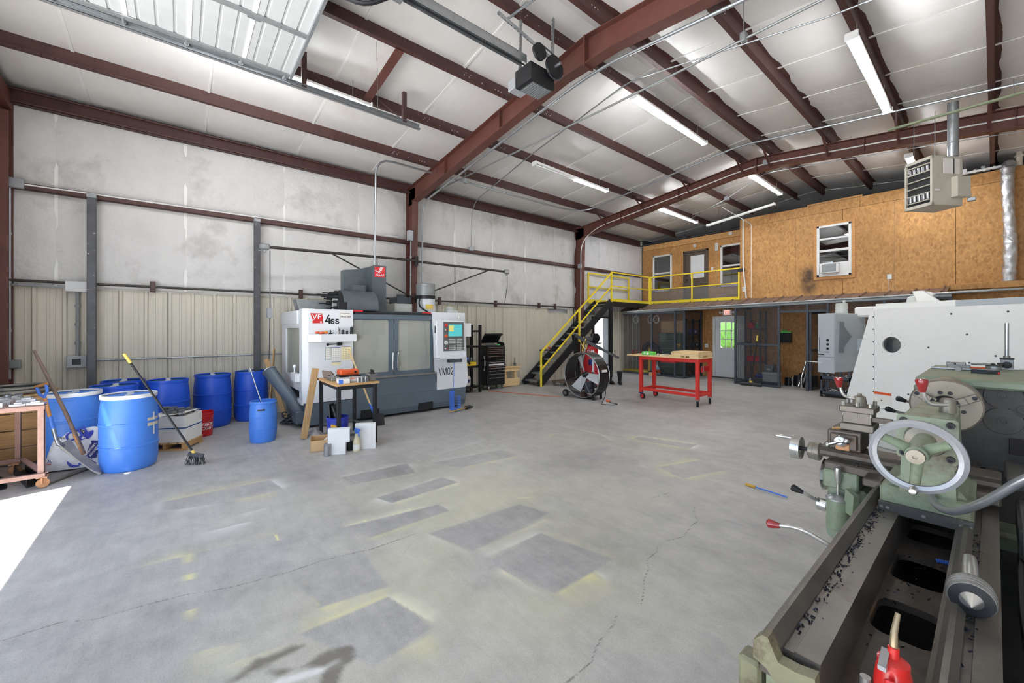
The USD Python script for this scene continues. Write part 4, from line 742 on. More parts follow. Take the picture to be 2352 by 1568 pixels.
for i in range(13):
    xx, yy = [(-6.43, -1.16), (-6.43, -1.28), (-6.43, -1.42), (-6.45, -1.58), (-6.56, -1.2), (-6.58, -1.36), (-6.57, -1.52), (-6.72, -1.16), (-6.72, -1.32), (-6.7, -1.5), (-6.86, -1.22), (-6.88, -1.42), (-7.0, -1.3)][i]
    yy -= .40 * (-6.43 - xx); sz = A(.07 + .04 * rng.random(), .09 + .05 * rng.random(), .022 + .03 * rng.random()); q = thing('aluminium_block', 'machined aluminium block among the parts on the rusty cart', 'block', (xx, yy, ZT + .006), float(rng.random() * 24 - 12), 'aluminium blocks on the rusty cart')
    obj('body', M().bb((-sz[0] / 2, -sz[1] / 2, 0), (sz[0] / 2, sz[1] / 2, sz[2]), .003), 'alu', q); obj('step', M().bb((-sz[0] / 2, -sz[1] / 4, sz[2]), (sz[0] / 4, sz[1] / 4, sz[2] + .014), .002), 'alu', q)
for i in range(6):
    q = thing('steel_fitting', 'round steel fitting standing behind the aluminium blocks', 'fitting', (-7.02 - .06 * (i % 2), -1.40 - .09 * i, ZT + .006), 0, 'round fittings on the rusty cart')
    obj('body', M().lathe([(0, 0), (.035, 0), (.04, .02), (.03, .045), (.032, .06), (0, .06)], n=18), 'steel', q); obj('bore', M().lathe([(.0, .0605), (.018, .0605)], n=14), 'black', q)
p = thing('wooden_crate', 'large wooden crate behind the rusty cart', 'crate', (-8.0, -1.62, 0)); o = A(-8.0, -1.62, 0)
for i in range(4): obj('plank', M().bb(A(-7.66, -1.95, .02 + i * .205) - o, A(-7.63, -1.31, .215 + i * .205) - o, .004), 'wood_x', p); obj('plank', M().bb(A(-8.4, -1.34, .02 + i * .205) - o, A(-7.66, -1.31, .215 + i * .205) - o, .004), 'wood', p)
obj('top', M().bb(A(-8.4, -1.95, .835) - o, A(-7.63, -1.31, .85) - o, .003), 'wood', p)
p = thing('steel_ring', 'wide dark steel drum ring lying on the wooden crate', 'ring', (-7.98, -1.62, .85)); obj('rim', M().torus((0, 0, .03), Z_, .30, .028, 48, 12).torus((0, 0, .075), Z_, .285, .018, 48, 10), 'steel_dull', p); obj('tray', M().lathe([(0, .02), (.28, .02), (.28, .06)], n=40), 'dark_grey', p)
for i, (x, y) in enumerate(((-6.9, -1.32), (-6.95, -1.62))):
    p = thing('steel_channel', f'dark steel channel on the floor under the rusty cart, {["right", "left"][i]} of the two', 'steel channel', (x, y, 0), 18 + 8 * i); obj('web', M().bb((-.42, -.05, 0), (.42, .05, .01)), 'black_steel', p)
    for s in (-1, 1): obj('flange', M().bb((-.42, s * .05 - .004, .01), (.42, s * .05 + .004, .10)), 'black_steel', p)
# free posts, conduits, boxes on the left wall
for y, w in ((-1.05, 'speckled dark steel post behind the drums, left of the two'), (1.13, 'dark steel post between the last drum and the mill')):
    p = thing('wall_post', w, 'post', (-8.95, y, 0)); obj('tube', M().bb((-.05, -.05, 0), (.05, .05, 3.73), .006), 'iron_grey', p); obj('cap_bracket', M().bb((-.06, -.055, 3.69), (.06, .055, 3.75), .004), 'galv_dull', p); obj('base_plate', M().bb((-.09, -.09, 0), (.09, .09, .012)), 'iron_grey', p)
XW = WL + .05
def wx(px, py): return onx(px, py, XW)
p = thing('wall_rail', 'dark steel pipe rail fixed along the wall above the tan panels', 'rail', (WL + .06, 4, 2.37)); o = A(WL + .06, 4, 2.37)
obj('pipe', M().cyl((0, YF - 4 + .1, 0), (0, 6.2, 0), .02), 'rail_dark', p); obj('drop_leg', M().cyl((0, 6.2, 0), (0, 6.2, -.55), .016), 'rail_dark', p)
for y in (-.35, 1.9, 5.1, 6.9, 8.6, 9.3): obj('clip', M().bb((-.04, y - 4 - .035, -.09), (.025, y - 4 + .035, .09), .004), 'iron_dark', p)
def pipe_thing(name, lab, cat, pts, r, mt='conduit', bend=.1, boxes=(), part='tube'):
    pts = [A(*q) for q in pts]; b = pts[-1]; q = thing(name, lab, cat, b); pp = arc([x - b for x in pts], bend) if len(pts) > 2 else [x - b for x in pts]
    obj(part, M().tube(pp, r, 8), mt, q); m = M()
    for i in range(1, 4) if len(pts) == 2 else (): c_ = (pts[0] - b) * i / 4; m.tube([c_ - nrm(pts[0] - b) * .02, c_ + nrm(pts[0] - b) * .02], r * 1.5, 8)
    if m.n: obj('coupling', m, mt, q, kind='stuff')
    for nm, lo, hi, bm in boxes: obj(nm, M().bb(A(*lo) - b, A(*hi) - b, .008), bm, q)
    return q
pipe_thing('conduit', 'vertical conduit with a grey box on the girt at the far left', 'conduit', [wx(22, 425), wx(22, 870)], .016, boxes=[('junction_box', wx(29, 421) - A(.02, .11, .06), wx(29, 421) + A(.05, .11, .08), 'box_grey')])
pipe_thing('conduit', 'kinked conduit running down to a round cast outlet box', 'conduit', [wx(-6, 680), wx(14, 705), wx(20, 870)], .02, boxes=[('outlet_box', wx(24, 836) - A(.02, .10, .06), wx(24, 836) + A(.05, .10, .06), 'galv_dull')])
a, b = wx(178, 660), wx(176, 830)
pipe_thing('conduit', 'double conduit between the white box and the grey outlet, beside the post', 'conduit', [a, A(a[0], a[1], b[2])], .022, boxes=[('white_box', a - A(.02, .12, .07), a + A(.09, .12, .09), 'box_white'), ('outlet_box', A(a[0], a[1], b[2]) - A(.02, .11, .09), A(a[0], a[1], b[2]) + A(.08, .11, .09), 'box_grey'), ('socket', A(a[0] + .08, a[1] - .045, b[2] - .045), A(a[0] + .088, a[1] + .045, b[2] + .045), 'black')])
pipe_thing('conduit', 'horizontal conduit entering the white box from the left', 'conduit', [wx(-5, 651), A(a[0], a[1] - .1, wx(165, 660)[2])], .014)
pipe_thing('conduit', 'low horizontal conduit from the grey outlet to behind the mill', 'conduit', [A(XW, a[1] + .1, 1.17), A(XW, 1.85, 1.17), A(XW, 1.95, 1.17), A(XW, 1.95, 1.35)], .016, bend=.05)
pipe_thing('conduit', 'thin conduit running along the top of the girt', 'conduit', [wx(40, 421), A(XW + .02, 3.98, 3.83)], .012, 'seam_tape')
# jib arms on the column of the nearer frame
def jib(lab, e, r, z0, ze, mid, low):
    p = thing('jib_arm', lab, 'jib crane', (WL + .38, 4.3, z0)); o = A(WL + .38, 4.3, z0); E = A(*e) - o
    obj('boom', M().cyl((0, 0, 0), E, .028, n=10), 'rail_dark', p); obj('brace', M().cyl((0, 0, low - z0), E * mid - A(0, 0, .01), .016, n=8), 'rail_dark', p)
    obj('strut', M().cyl(E * mid * .5, A(0, 0, (low - z0) / 2) + E * mid * .5, .012, n=8), 'rail_dark', p); obj('end_trolley', M().box(E, (.1, .16, .11), .02).cyl(E + Z_ * -.06, E - Z_ * .1, .03), 'galv_dull', p); obj('pivot', M().cyl((0, 0, -.1), (0, 0, .1), .045), 'rail_dark', p); obj('pivot', M().cyl((0, 0, low - z0 - .08), (0, 0, low - z0 + .08), .045), 'rail_dark', p)
    return p
jib('brown jib arm reaching left from the near column over the mill', (-8.55, 1.2, 3.17), 1, 3.27, 3.17, .62, 2.35); jib('brown jib arm reaching right from the near column along the wall', (-8.55, 6.9, 3.22), 1, 3.25, 3.22, .78, 2.40)
e = A(-8.52, 1.28, 3.10); pipe_thing('power_cord', 'dark power cord with grey switch box hanging from the left jib arm', 'cord', [e, e - Z_ * 1.0, A(-8.52, 1.26, .75)], .008, 'dark_grey', boxes=[('switch_box', A(-8.56, 1.23, 1.86), A(-8.46, 1.31, 2.04), 'box_grey')])
pipe_thing('power_cord', 'dark cord drooping from the end of the right jib arm', 'cord', [(-8.5, 6.88, 3.14), (-8.5, 6.88, 2.8), (-8.52, 6.80, 2.30)], .009, 'dark_grey')
p = thing('wood_board', 'brown board leaning on the dark post behind the auger', 'board', (-8.6, 1.36, 0)); obj('plank', M().bar((.1, -.1, .0), (-.2, .03, 1.28), .02, .09, .003), 'wood', p)
p = thing('wood_board', 'pale board with a rounded tip leaning behind the small barrel', 'board', (-8.35, 1.28, 0)); obj('plank', M().bar((.25, .2, .0), (-.02, -.08, 1.12), .02, .09, .004), 'wood', p)
# ---------------------------------------------------------------- machining centre
mat('mill_white', (226, 228, 230), .35, 0, .02); mat('mill_grey', (92, 104, 114), .4, 0, .05); mat('mill_dark', (72, 80, 86), .45, .1, .06); mat('tower_grey', (82, 90, 94), .45, 0, .12, 5)
mat('panel_grey', (96, 98, 98), .5); mat('key_pale', (198, 200, 194), .5); mat('mill_red', (210, 44, 46), .45); mat('chip_grey', (150, 148, 146), .5, .3, .2, 30)
MATS['milky'] = usdkit.material(stage, '/World/Looks/milky', {'tc': ('texture_coordinate', {}), 'n': ('noise_texture', {'scale': 2.2, 'detail': 4.}), 'r': ('rgb_ramp', {'ramp': [(.3, lin((196, 196, 190))), (.7, lin((214, 214, 196)))]}), 'p': ('principled_bsdf', {'roughness': .22}), 't': ('transparent_bsdf', {'color': (.9, .9, .88)}), 'x': ('mix_closure', {'fac': .55})},
    [('tc.object', 'n.vector'), ('n.fac', 'r.fac'), ('r.color', 'p.base_color'), ('p.BSDF', 'x.closure1'), ('t.BSDF', 'x.closure2')], surface='x.closure')
emit('screen_teal', (.10, .50, .52), 1.0); emit('screen_yellow', (.72, .66, .22), .9)
FX = -7.25; ml = thing('machining_center', 'large white and grey vertical machining centre with milky window doors', 'milling machine', (-8.1, 3.1, 0)); o = A(-8.1, 3.1, 0)
def mo(n, m, mt, par=ml, **k): return obj(n, m.move(t=-o), mt, par, **k)
BX = -8.95
mo('base', M().bb((BX, 1.62, .05), (FX - .12, 4.72, .42)).prism([(FX - .12, .05), (FX - .05, .05), (FX, .16), (FX, .42), (FX - .12, .42)], (0, 4.72, 0), X_, Z_, 3.12), 'mill_grey')
mo('base_plinth', M().bb((BX + .05, 1.75, 0), (FX - .25, 4.6, .06)), 'black_steel')
for a, b in ((2.50, 2.83), (3.62, 3.94)): mo('fork_slot', M().bb((FX - .02, a, .05), (FX + .004, b, .20)), 'black')
# left column (angled front corner), side wall with its window
mo('left_column', M().prism([(FX, 1.64), (FX, 2.36), (FX - .28, 2.36), (FX - .28, 1.56), (FX - .06, 1.56)], (0, 0, .43), X_, Y_, 1.57), 'mill_white')
sw = sbox(BX, .62, FX - .06, 1.98).difference(sbox(-8.60, .84, -7.40, 1.68)); mo('side_wall', M().prism(sw, (0, 1.60, 0), X_, Z_, .05), 'mill_white')
mo('side_skirt', M().prism([(BX, .62), (FX - .06, .44), (FX - .06, .40), (BX, .5)], (0, 1.58, 0), X_, Z_, .03), 'mill_white'); mo('side_window', M().bb((-8.62, 1.575, .82), (-7.38, 1.582, 1.70)), 'milky')
mo('side_hood', M().bb((BX, 1.53, 1.74), (-7.55, 1.62, 1.98), .01), 'mill_white'); mo('side_tray', M().bb((-7.75, 1.47, .78), (-7.4, 1.55, .92), .006).cyl((-7.6, 1.5, .92), (-7.6, 1.5, 1.02), .012).ball((-7.6, 1.5, 1.03), .03, 1), 'mill_white')
mo('top_cover', M().bb((BX, 1.62, 1.9), (-7.7, 2.5, 1.99), .006), 'mill_white'); mo('top_duct', M().prism([(1.66, 1.99), (2.3, 1.99), (2.3, 2.18), (1.6, 2.2)], (-8.3, 0, 0), Y_, Z_, .3), 'galv_dull')
mo('back_wall', M().bb((BX - .0, 1.62, .4), (BX + .04, 4.72, 1.98)), 'mill_grey'); mo('right_wall', M().bb((BX, 4.66, .42), (FX - .3, 4.72, 1.98)), 'mill_white')
# right column with chamfered lower corner
mo('right_column', M().prism([(3.92, 2.0), (4.03, .42), (4.72, .42), (4.78, .52), (4.70, 2.0)], (FX - .30, 0, 0), Y_, Z_, .30), 'mill_white')
mo('interior_panel', M().bb((-8.6, 2.3, .75), (-8.55, 4.0, 1.95)), 'mill_white'); mo('interior_table', M().bb((-8.3, 2.5, .72), (-7.7, 3.9, .82), .01).bb((-8.4, 2.4, .42), (-7.4, 4.0, .7)), 'steel_dull')
mo('spindle_head', M().bb((-8.2, 2.85, 1.55), (-7.75, 3.15, 1.95), .02).cyl((-7.95, 3.0, 1.25), (-7.95, 3.0, 1.56), .09).cyl((-7.95, 3.0, 1.12), (-7.95, 3.0, 1.26), .04), 'mill_dark')
mo('front_sill', M().bb((FX - .04, 2.36, .42), (FX, 4.03, .755), .004), 'mill_grey'); mo('sill_ledge', M().bb((FX - .10, 2.36, .755), (FX + .03, 4.01, .79), .004), 'steel_dull'); mo('door_header', M().bb((FX - .12, 2.36, 1.84), (FX - .0, 3.92, 1.93), .006), 'mill_grey')
for y0, y1, wy0, wy1, hy in ((2.36, 3.125, 2.37, 3.03, 3.085), (3.135, 3.95, 3.21, 3.90, 3.185)):
    d = mo('door', M().prism(sbox(y0, .79, y1, 1.90).difference(sbox(wy0, .86, wy1, 1.83).buffer(-.03).buffer(.03)), (FX - .055, 0, 0), Y_, Z_, .03), 'mill_grey')
    mo('window', M().bb((FX - .05, wy0 - .01, .85), (FX - .042, wy1 + .01, 1.84)), 'milky', d); mo('handle', M().tube(arc([(FX - .03, hy, 1.22), (FX + .035, hy, 1.22), (FX + .035, hy, .90), (FX - .03, hy, .90)], .03), .014, 10), 'chrome', d)
mo('top_track', M().bb((FX - .12, 2.4, 1.93), (FX - .02, 4.0, 1.97), .004), 'black_steel'); mo('way_cover', M().bb((-8.3, 2.3, 1.95), (-7.45, 3.95, 2.0), .01), 'mill_dark')
for y in (2.36, 3.75): mo('red_stop', M().bb((FX - .12, y, 1.96), (FX - .05, y + .2, 2.0), .01), 'mill_red')
# column tower, tool changer, mist collector
TX = -7.75; w = mo('spindle_tower', M().prism([(2.43, 2.0), (2.92, 2.0), (2.92, 2.905), (2.72, 2.84), (2.43, 2.80)], (TX - .45, 0, 0), Y_, Z_, .2).prism([(2.88, 2.0), (3.16, 2.0), (3.16, 2.90), (2.92, 2.905), (2.88, 2.89)], (TX - .45, 0, 0), Y_, Z_, .45), 'tower_grey')
mo('tower_front', M().bb((TX, 2.90, 1.99), (TX + .012, 3.165, 2.91), .004), 'tower_grey'); mo('emblem', M().bb((TX + .012, 2.93, 2.68), (TX + .0135, 3.14, 2.885)), 'mill_red', w)
m = M()
for i in range(3): m.prism([(3.0 + .022 * i, 2.78), (3.012 + .022 * i, 2.78), (3.06 + .022 * i, 2.88), (3.045 + .022 * i, 2.88)], (TX + .0135, 0, 0), Y_, Z_, .001).bb((TX + .0135, 2.935 + .03 * i, 2.80 - .018 * i), (TX + .0145, 2.985 + .03 * i, 2.81 - .018 * i))
mo('emblem_mark', m.text('HAAS', (TX + .0135, 2.95, 2.70), Y_, nrm(A(0, .15, 1)), .045, .001, True), 'white', w)
mo('cable_box', M().bb((TX - .28, 2.52, 2.30), (TX - .0, 2.76, 2.50), .004), 'tower_grey')
an = np.radians(np.linspace(-12, 192, 32)); cy, cz, rr = 2.52, 2.06, .31
pr = [(cy + 0.0, cz - .05)]
m = M(); m.prism([( -7.66 + rr * math.cos(a), max(2.0, cz + rr * math.sin(a))) for a in an] , (0, 2.86, 0), X_, Z_, .62); tc_ = mo('tool_changer_guard', m, 'tower_grey')
mo('tool_disc', M().lathe([(.0, 0), (.20, 0), (.20, .03), (0, .03)], (-7.66, 2.20, cz + .02), (0, -1, 0), 30), 'key_pale', tc_); mo('tool_disc_rim', M().lathe([(.20, 0), (.30, 0), (.30, .06), (.20, .06)], (-7.66, 2.235, cz + .0), (0, -1, 0), 30), 'black_steel', tc_)
for i in range(9):
    a = math.radians(-5 + i * 24); q = A(-7.66 + .25 * math.cos(a), 2.2, cz + .25 * math.sin(a))
    if q[2] > 2.02: mo('tool_holder', M().cyl(q, q - Y_ * .12, .028).cyl(q - Y_ * .12, q - Y_ * (.17 + .07 * (i % 3)), .011), 'black_steel', tc_)
mo('air_fitting', M().bb((-7.45, 2.14, 2.0), (-7.35, 2.3, 2.14), .01).tube(arc([(-7.4, 2.2, 2.0), (-7.35, 2.16, 2.1), (-7.4, 2.32, 2.16)], .04), .012, 8), 'black_steel')
mo('coolant_box', M().bb((-8.6, 3.5, 2.0), (-8.1, 3.9, 2.2), .01), 'key_pale'); mo('motor', M().bb((-8.7, 3.62, 2.0), (-8.3, 3.98, 2.36), .02).cyl((-8.45, 3.8, 2.36), (-8.45, 3.8, 2.42), .1), 'mill_dark')
mc = mo('mist_collector', M().lathe([(0, 2.0), (.205, 2.0), (.20, 2.34), (.0, 2.34)], (-8.2, 4.28, 0), n=36), 'mill_white'); mo('filter_drum', M().lathe([(0, 2.40), (.21, 2.40), (.21, 2.66), (.19, 2.67), (.19, 2.62), (0, 2.62)], (-8.2, 4.27, 0), n=36), 'galv_dull', mc); mo('band', M().lathe([(.19, 2.33), (.215, 2.33), (.215, 2.405), (.19, 2.405)], (-8.2, 4.27, 0), n=36), 'black', mc)
mo('warning_patch', M().grid(np.array([[(-8.2 + .208 * math.cos(a), 4.28 + .208 * math.sin(a), z) for z in (2.1, 2.2)] for a in np.radians(np.linspace(-30, 20, 8))])), 'yellow_grip', mc); mo('hose', M().tube(arc([(-8.05, 4.05, 2.36), (-8.0, 4.0, 2.15), (-7.85, 4.15, 2.02)], .1), .018, 8), 'black', mc)
mo('router_box', M().bb((-7.6, 4.4, 2.0), (-7.45, 4.66, 2.06), .006).bb((-7.62, 4.46, 2.05), (-7.52, 4.56, 2.14), .006), 'key_pale')
# control pendant
PXn = -6.95; pd = mo('control_pendant', M().bb((PXn - .16, 3.87, 1.09), (PXn - .03, 4.50, 1.83), .012).bb((PXn - .32, 4.1, 1.5), (PXn - .14, 4.3, 1.7), .02), 'mill_white')
mo('panel_face', M().bb((PXn - .03, 4.02, 1.22), (PXn - .015, 4.49, 1.80), .004), 'panel_grey', pd); mo('screen', M().bb((PXn - .015, 4.13, 1.51), (PXn - .012, 4.45, 1.75)), 'screen_teal', pd); mo('screen_block', M().bb((PXn - .012, 4.14, 1.61), (PXn - .0105, 4.25, 1.73)), 'screen_yellow', pd)
m = M()
for i in range(12):
    for j in range(7):
        if not (i == 6 or (j == 3 and i < 6)): m.bb((PXn - .015, 4.14 + i * .027, 1.24 + j * .033), (PXn - .009, 4.158 + i * .027, 1.262 + j * .033))
mo('key', m, 'key_pale', pd, kind='stuff')
for z, r, mt in ((1.73, .032, 'mill_red'), (1.52, .034, 'orange'), (1.39, .042, 'key_pale')): mo('knob', M().lathe([(0, .025), (r * .8, .025), (r, 0)], (PXn - .015, 4.075, z), X_, 20), mt, pd)
for z, y, mt in ((1.64, 4.06, 'white'), (1.64, 4.10, 'mill_red'), (1.27, 4.06, 'white'), (1.27, 4.10, 'mill_red')): mo('button', M().lathe([(0, .012), (.012, .01), (.014, 0)], (PXn - .015, y, z), X_, 12), mt, pd)
mo('tray', M().bb((PXn - .10, 3.9, 1.06), (PXn + .06, 4.50, 1.075)).bb((PXn + .05, 3.9, 1.07), (PXn + .06, 4.5, 1.11)).bb((PXn - .10, 4.49, 1.07), (PXn + .06, 4.50, 1.2)), 'mill_white', pd); mo('bracket', M().bb((PXn - .06, 4.12, .99), (PXn + .04, 4.42, 1.06), .004), 'mill_dark', pd); mo('beacon', M().cyl((PXn - .1, 4.43, 1.83), (PXn - .1, 4.43, 1.88), .02).cyl((PXn - .1, 4.43, 1.88), (PXn - .1, 4.43, 1.93), .035), 'key_pale', pd)
mo('side_panel', M().bb((PXn - .1, 4.52, 1.5), (PXn - .09, 4.72, 1.78)), 'white', pd); mo('name_plate', M().bb((PXn - .10, 3.866, 1.58), (PXn - .06, 3.87, 1.72)), 'dark_grey', pd)
# lettering and papers on the white front
e = FX + .002
mo('badge', M().prism([(1.70, 1.76), (1.86, 1.76), (1.86, 1.885), (1.70, 1.80)], (e, 0, 0), Y_, Z_, .001), 'mill_red'); mo('badge', M().prism([(1.665, 1.925), (1.855, 1.925), (1.84, 1.825), (1.70, 1.825)], (e + .001, 0, 0), Y_, Z_, .001), 'mill_red')
mo('lettering', M().text('VF', (e + .002, 1.69, 1.835), Y_, Z_, .075, .001, True, 1.15), 'white'); mo('lettering', M().lathe([(.008, 0), (.016, 0), (.016, .001), (.008, .001)], (e + .001, 1.83, 1.78), X_, 16), 'white')
mo('lettering', M().text('4', (e, 1.885, 1.755), Y_, Z_, .145, .001, True, .85).text('ss', (e, 1.975, 1.755), Y_, Z_, .11, .001, True, .95), 'ink_black')
mo('lettering', M().text('VM02', (FX + .002, 4.06, .71), Y_, Z_, .15, .001, False, .62), 'ink_black')
n_ = mo('sticker', M().bb((e, 2.12, 1.85), (e + .001, 2.31, 1.965)), 'paper'); mo('sticker_text', M().text('GibbsCAM', (e + .001, 2.135, 1.865), Y_, nrm(A(0, .15, 1)), .026, .0006, True).bb((e + .001, 2.13, 1.935), (e + .0016, 2.3, 1.940)), 'ink_black', n_)
mat('doc_green', (70, 140, 100), .6); mat('cream', (240, 228, 180), .6)
for y0, z0, y1, z1, mt in ((1.90, 1.14, 1.995, 1.35, 'paper'), (2.0, 1.12, 2.15, 1.35, 'paper'), (2.16, 1.12, 2.33, 1.36, 'cream'), (2.0, 1.04, 2.15, 1.10, 'cream')):
    n_ = mo('paper_sheet', M().bb((e, y0, z0), (e + .001, y1, z1)), mt); q = M().bb((e + .001, y0, z1 - .008), (e + .0016, y1, z1 - .001))
    if y0 < 1.95: q.bb((e + .001, y0, z0), (e + .0016, y0 + .005, z1)).bb((e + .001, y1 - .005, z0), (e + .0016, y1, z1)).bb((e + .001, y0, z0), (e + .0016, y1, z0 + .005))
    mo('print', q, 'doc_green' if y0 < 1.95 else 'ink_blue', n_)
    if z1 - z0 > .1:
        q = M()
        for i in range(6):
            for j in range(3): q.bb((e + .001, y0 + .02 + j * (y1 - y0 - .03) / 3, z0 + .02 + i * .032), (e + .0016, y0 + .015 + (j + .7) * (y1 - y0 - .03) / 3, z0 + .028 + i * .032))
        mo('print_line', q, 'box_grey', n_, kind='stuff')
mo('warning_sticker', M().bb((-7.5, 1.555, .62), (-7.42, 1.557, .72)), 'yellow_grip')
mo('shelf', M().prism([(FX, 1.62), (FX + .04, 1.62), (FX + .15, 1.80), (FX + .15, 2.37), (FX, 2.37)], (0, 0, 1.45), X_, Y_, .125), 'mill_white')
mo('dial_arm', M().cyl((FX + .03, 1.95, 1.40), (FX + .03, 2.1, 1.405), .008).lathe([(0, .012), (.022, .012), (.022, 0)], (FX + .03, 1.93, 1.40), X_, 18).bb((FX + .01, 2.08, 1.38), (FX + .05, 2.16, 1.43), .006), 'black_steel')
# chip auger chute
ag = thing('chip_auger', 'grey chip auger chute slanting out of the left end of the mill', 'chip conveyor', (-8.0, 1.4, 0)); q = A(-8.0, 1.4, 0)
P0, P1 = onx(612, 885, -8.15), onx(700, 955, -7.6); P0, P1 = A(-8.2, 1.22, .92), A(-7.55, 1.62, .22)
obj('trough', M().tube([P0 - q, P1 - q], .105, 14), 'mill_grey', ag); obj('mouth_ring', M().torus(P0 - q, P1 - P0, .11, .012, 28), 'chrome', ag); obj('hood', M().box((P0 * .6 + P1 * .4) - q + A(.02, 0, .02), (.5, .16, .05), .02, np.stack([nrm(P1 - P0), nrm(np.cross(Z_, P1 - P0)), nrm(np.cross(P1 - P0, np.cross(Z_, P1 - P0)))], 1)), 'mill_grey', ag); obj('foot_box', M().box(P1 - q - A(-.0, -.0, .04), (.32, .28, .22), .02), 'mill_grey', ag)
# coiled air hose hanging off the pendant
m = []
for i in range(560):
    t = i / 559
    if t < .62: c_ = A(-6.93, 4.19, .42 - .36 * (t / .62)); tz = Z_
    elif t < .78: u = (t - .62) / .16 * math.pi; c_ = A(-6.93, 4.19 + .075 * (1 - math.cos(u)), .06 - .02 * math.sin(u) * 0)
    else: c_ = A(-6.93, 4.34, .06 + .25 * (t - .78) / .22)
    a = t * 2 * math.pi * 34; m.append(c_ + A(.042 * math.cos(a), .042 * math.sin(a) * (1 if not .62 < t < .78 else .6), 0 if not .62 < t < .78 else .03 * math.sin(a) - .0))
m = np.array(m); m[:, 2] = np.maximum(m[:, 2], .012)
p = thing('air_hose', 'blue coiled air hose dangling from the mill pendant to the floor', 'hose', (-6.93, 4.19, 0)); q = A(-6.93, 4.19, 0)
obj('coil', M().tube(m - q, .0075, 6), 'blue_plastic', p); obj('straight_hose', M().tube(np.array([(-6.93, 4.24, 1.0), (-6.93, 4.23, .7), (-6.92, 4.21, .43)]) - q, .006, 6), 'blue_plastic', p)
p = thing('air_gun', 'black air gun and brass bar lying at the foot of the mill', 'air gun', (-6.9, 4.4, 0)); obj('bar', M().cyl((.1, -.35, .04), (-.05, .15, .04), .009), 'gold', p); obj('body', M().cyl((-.05, .13, .04), (-.09, .26, .04), .035).cyl((-.09, .26, .03), (-.1, .33, .03), .018), 'black_steel', p)
# small tools on the mill's shelf
SZ = 1.575
for i, (y, r, h, lab, mt) in enumerate(((2.09, .024, .10, 'bright steel collet standing on the white mill shelf', 'chrome'), (2.165, .024, .07, 'dark tool holder between the bright collet and the small one', 'black_steel'), (2.235, .02, .055, 'small dark collet second from the right on the mill shelf', 'black_steel'), (2.31, .024, .12, 'tall black tool holder at the right end of the mill shelf', 'black_steel'))):
    p = thing('tool_holder', lab, 'tool holder', (FX + .07, y, SZ)); obj('body', M().lathe([(0, 0), (r, 0), (r, h * .4), (r * .8, h * .45), (r * .95, h * .6), (r * .9, h), (0, h)], n=18), mt, p); obj('nut', M().lathe([(0, h), (r * .55, h), (r * .5, h + .02), (0, h + .02)], n=12), 'steel', p)
p = thing('rags', 'crumpled orange rags on the white mill shelf', 'rag', (FX + .07, 1.83, SZ)); m = M()
for i in range(9): m.ball((.03 * rng.standard_normal(), -.09 + .02 * i, .018 + .012 * rng.random()), .026, 1, (1, 1, .7))
obj('cloth', m, 'orange', p); obj('fold', M().ball((.02, .06, .04), .025, 1, (1, 1.2, .6)), 'gold', p)
p = thing('clamp', 'small black clamp beside the orange rags', 'clamp', (FX + .07, 1.965, SZ)); obj('body', M().bb((-.015, -.03, 0), (.015, .03, .02), .004).cyl((0, 0, .02), (0, 0, .07), .008), 'black_steel', p); obj('bar', M().cyl((0, -.025, .05), (0, .025, .05), .005), 'steel', p)
# ---------------------------------------------------------------- little work table in front of the mill, its load and what stands by it
tb = thing('work_table', 'small black-legged work table with wood top before the mill', 'table', (-6.27, 1.95, 0)); q = A(-6.27, 1.95, 0)
obj('table_top', M().bb(A(-6.77, 1.65, .87) - q, A(-5.77, 2.26, .90) - q, .003), 'wood_x', tb)
for xx in (-6.72, -5.82):
    for yy in (1.70, 2.21): obj('leg', M().bb(A(xx - .025, yy - .025, 0) - q, A(xx + .025, yy + .025, .87) - q, .003), 'black_steel', tb)
for a, b, z in (((-6.72, 1.70), (-5.82, 1.70), .84), ((-5.82, 1.70), (-5.82, 2.21), .84), ((-6.72, 2.21), (-5.82, 2.21), .84), ((-6.72, 1.7), (-6.72, 2.21), .84), ((-5.82, 1.70), (-5.82, 2.21), .17), ((-6.72, 1.7), (-6.72, 2.21), .17), ((-6.72, 2.21), (-5.82, 2.21), .17)):
    obj('rail', M().bar(A(*a, z) - q, A(*b, z) - q, .03, .05 if z > .5 else .03, .003), 'black_steel' if z > .5 else 'steel_dull', tb)
def tt(name, lab, cat, x, y, z, rz=0, g=None): return thing(name, lab, cat, (x, y, z), rz, g)
p = tt('tool_case', 'black tool case under the orange one at the back of the little table', 'case', -6.45, 2.03, .90); obj('body', M().bb((-.12, -.16, 0), (.12, .16, .055), .01), 'black', p); obj('latch', M().bb((.12, -.03, .02), (.126, .03, .04)), 'steel', p)
p = tt('tool_case', 'orange tool case on top of the black one', 'case', -6.45, 2.02, .955); obj('body', M().bb((-.1, -.14, 0), (.1, .14, .085), .016), 'orange', p); obj('lid_label', M().bb((-.05, -.06, .085), (.03, .06, .0865)), 'paper', p); obj('handle', M().bb((.1, -.05, .03), (.112, .05, .05), .004), 'orange', p); obj('latch', M().bb((.1, .07, .03), (.106, .1, .06)), 'ink_black', p)
p = tt('face_shield', 'dark brown curved guard at the left corner of the little table', 'guard', -6.62, 1.72, .90); obj('shell', M().prism([(0, 0), (.12, 0), (.14, .05), (.10, .10), (-.03, .12), (-.02, .05)], (-.06, .03, 0), nrm(A(.6, .8, 0)), Z_, .05), 'wood_brown', p); obj('hinge', M().ball((.04, .06, .04), .016, 1), 'black', p)
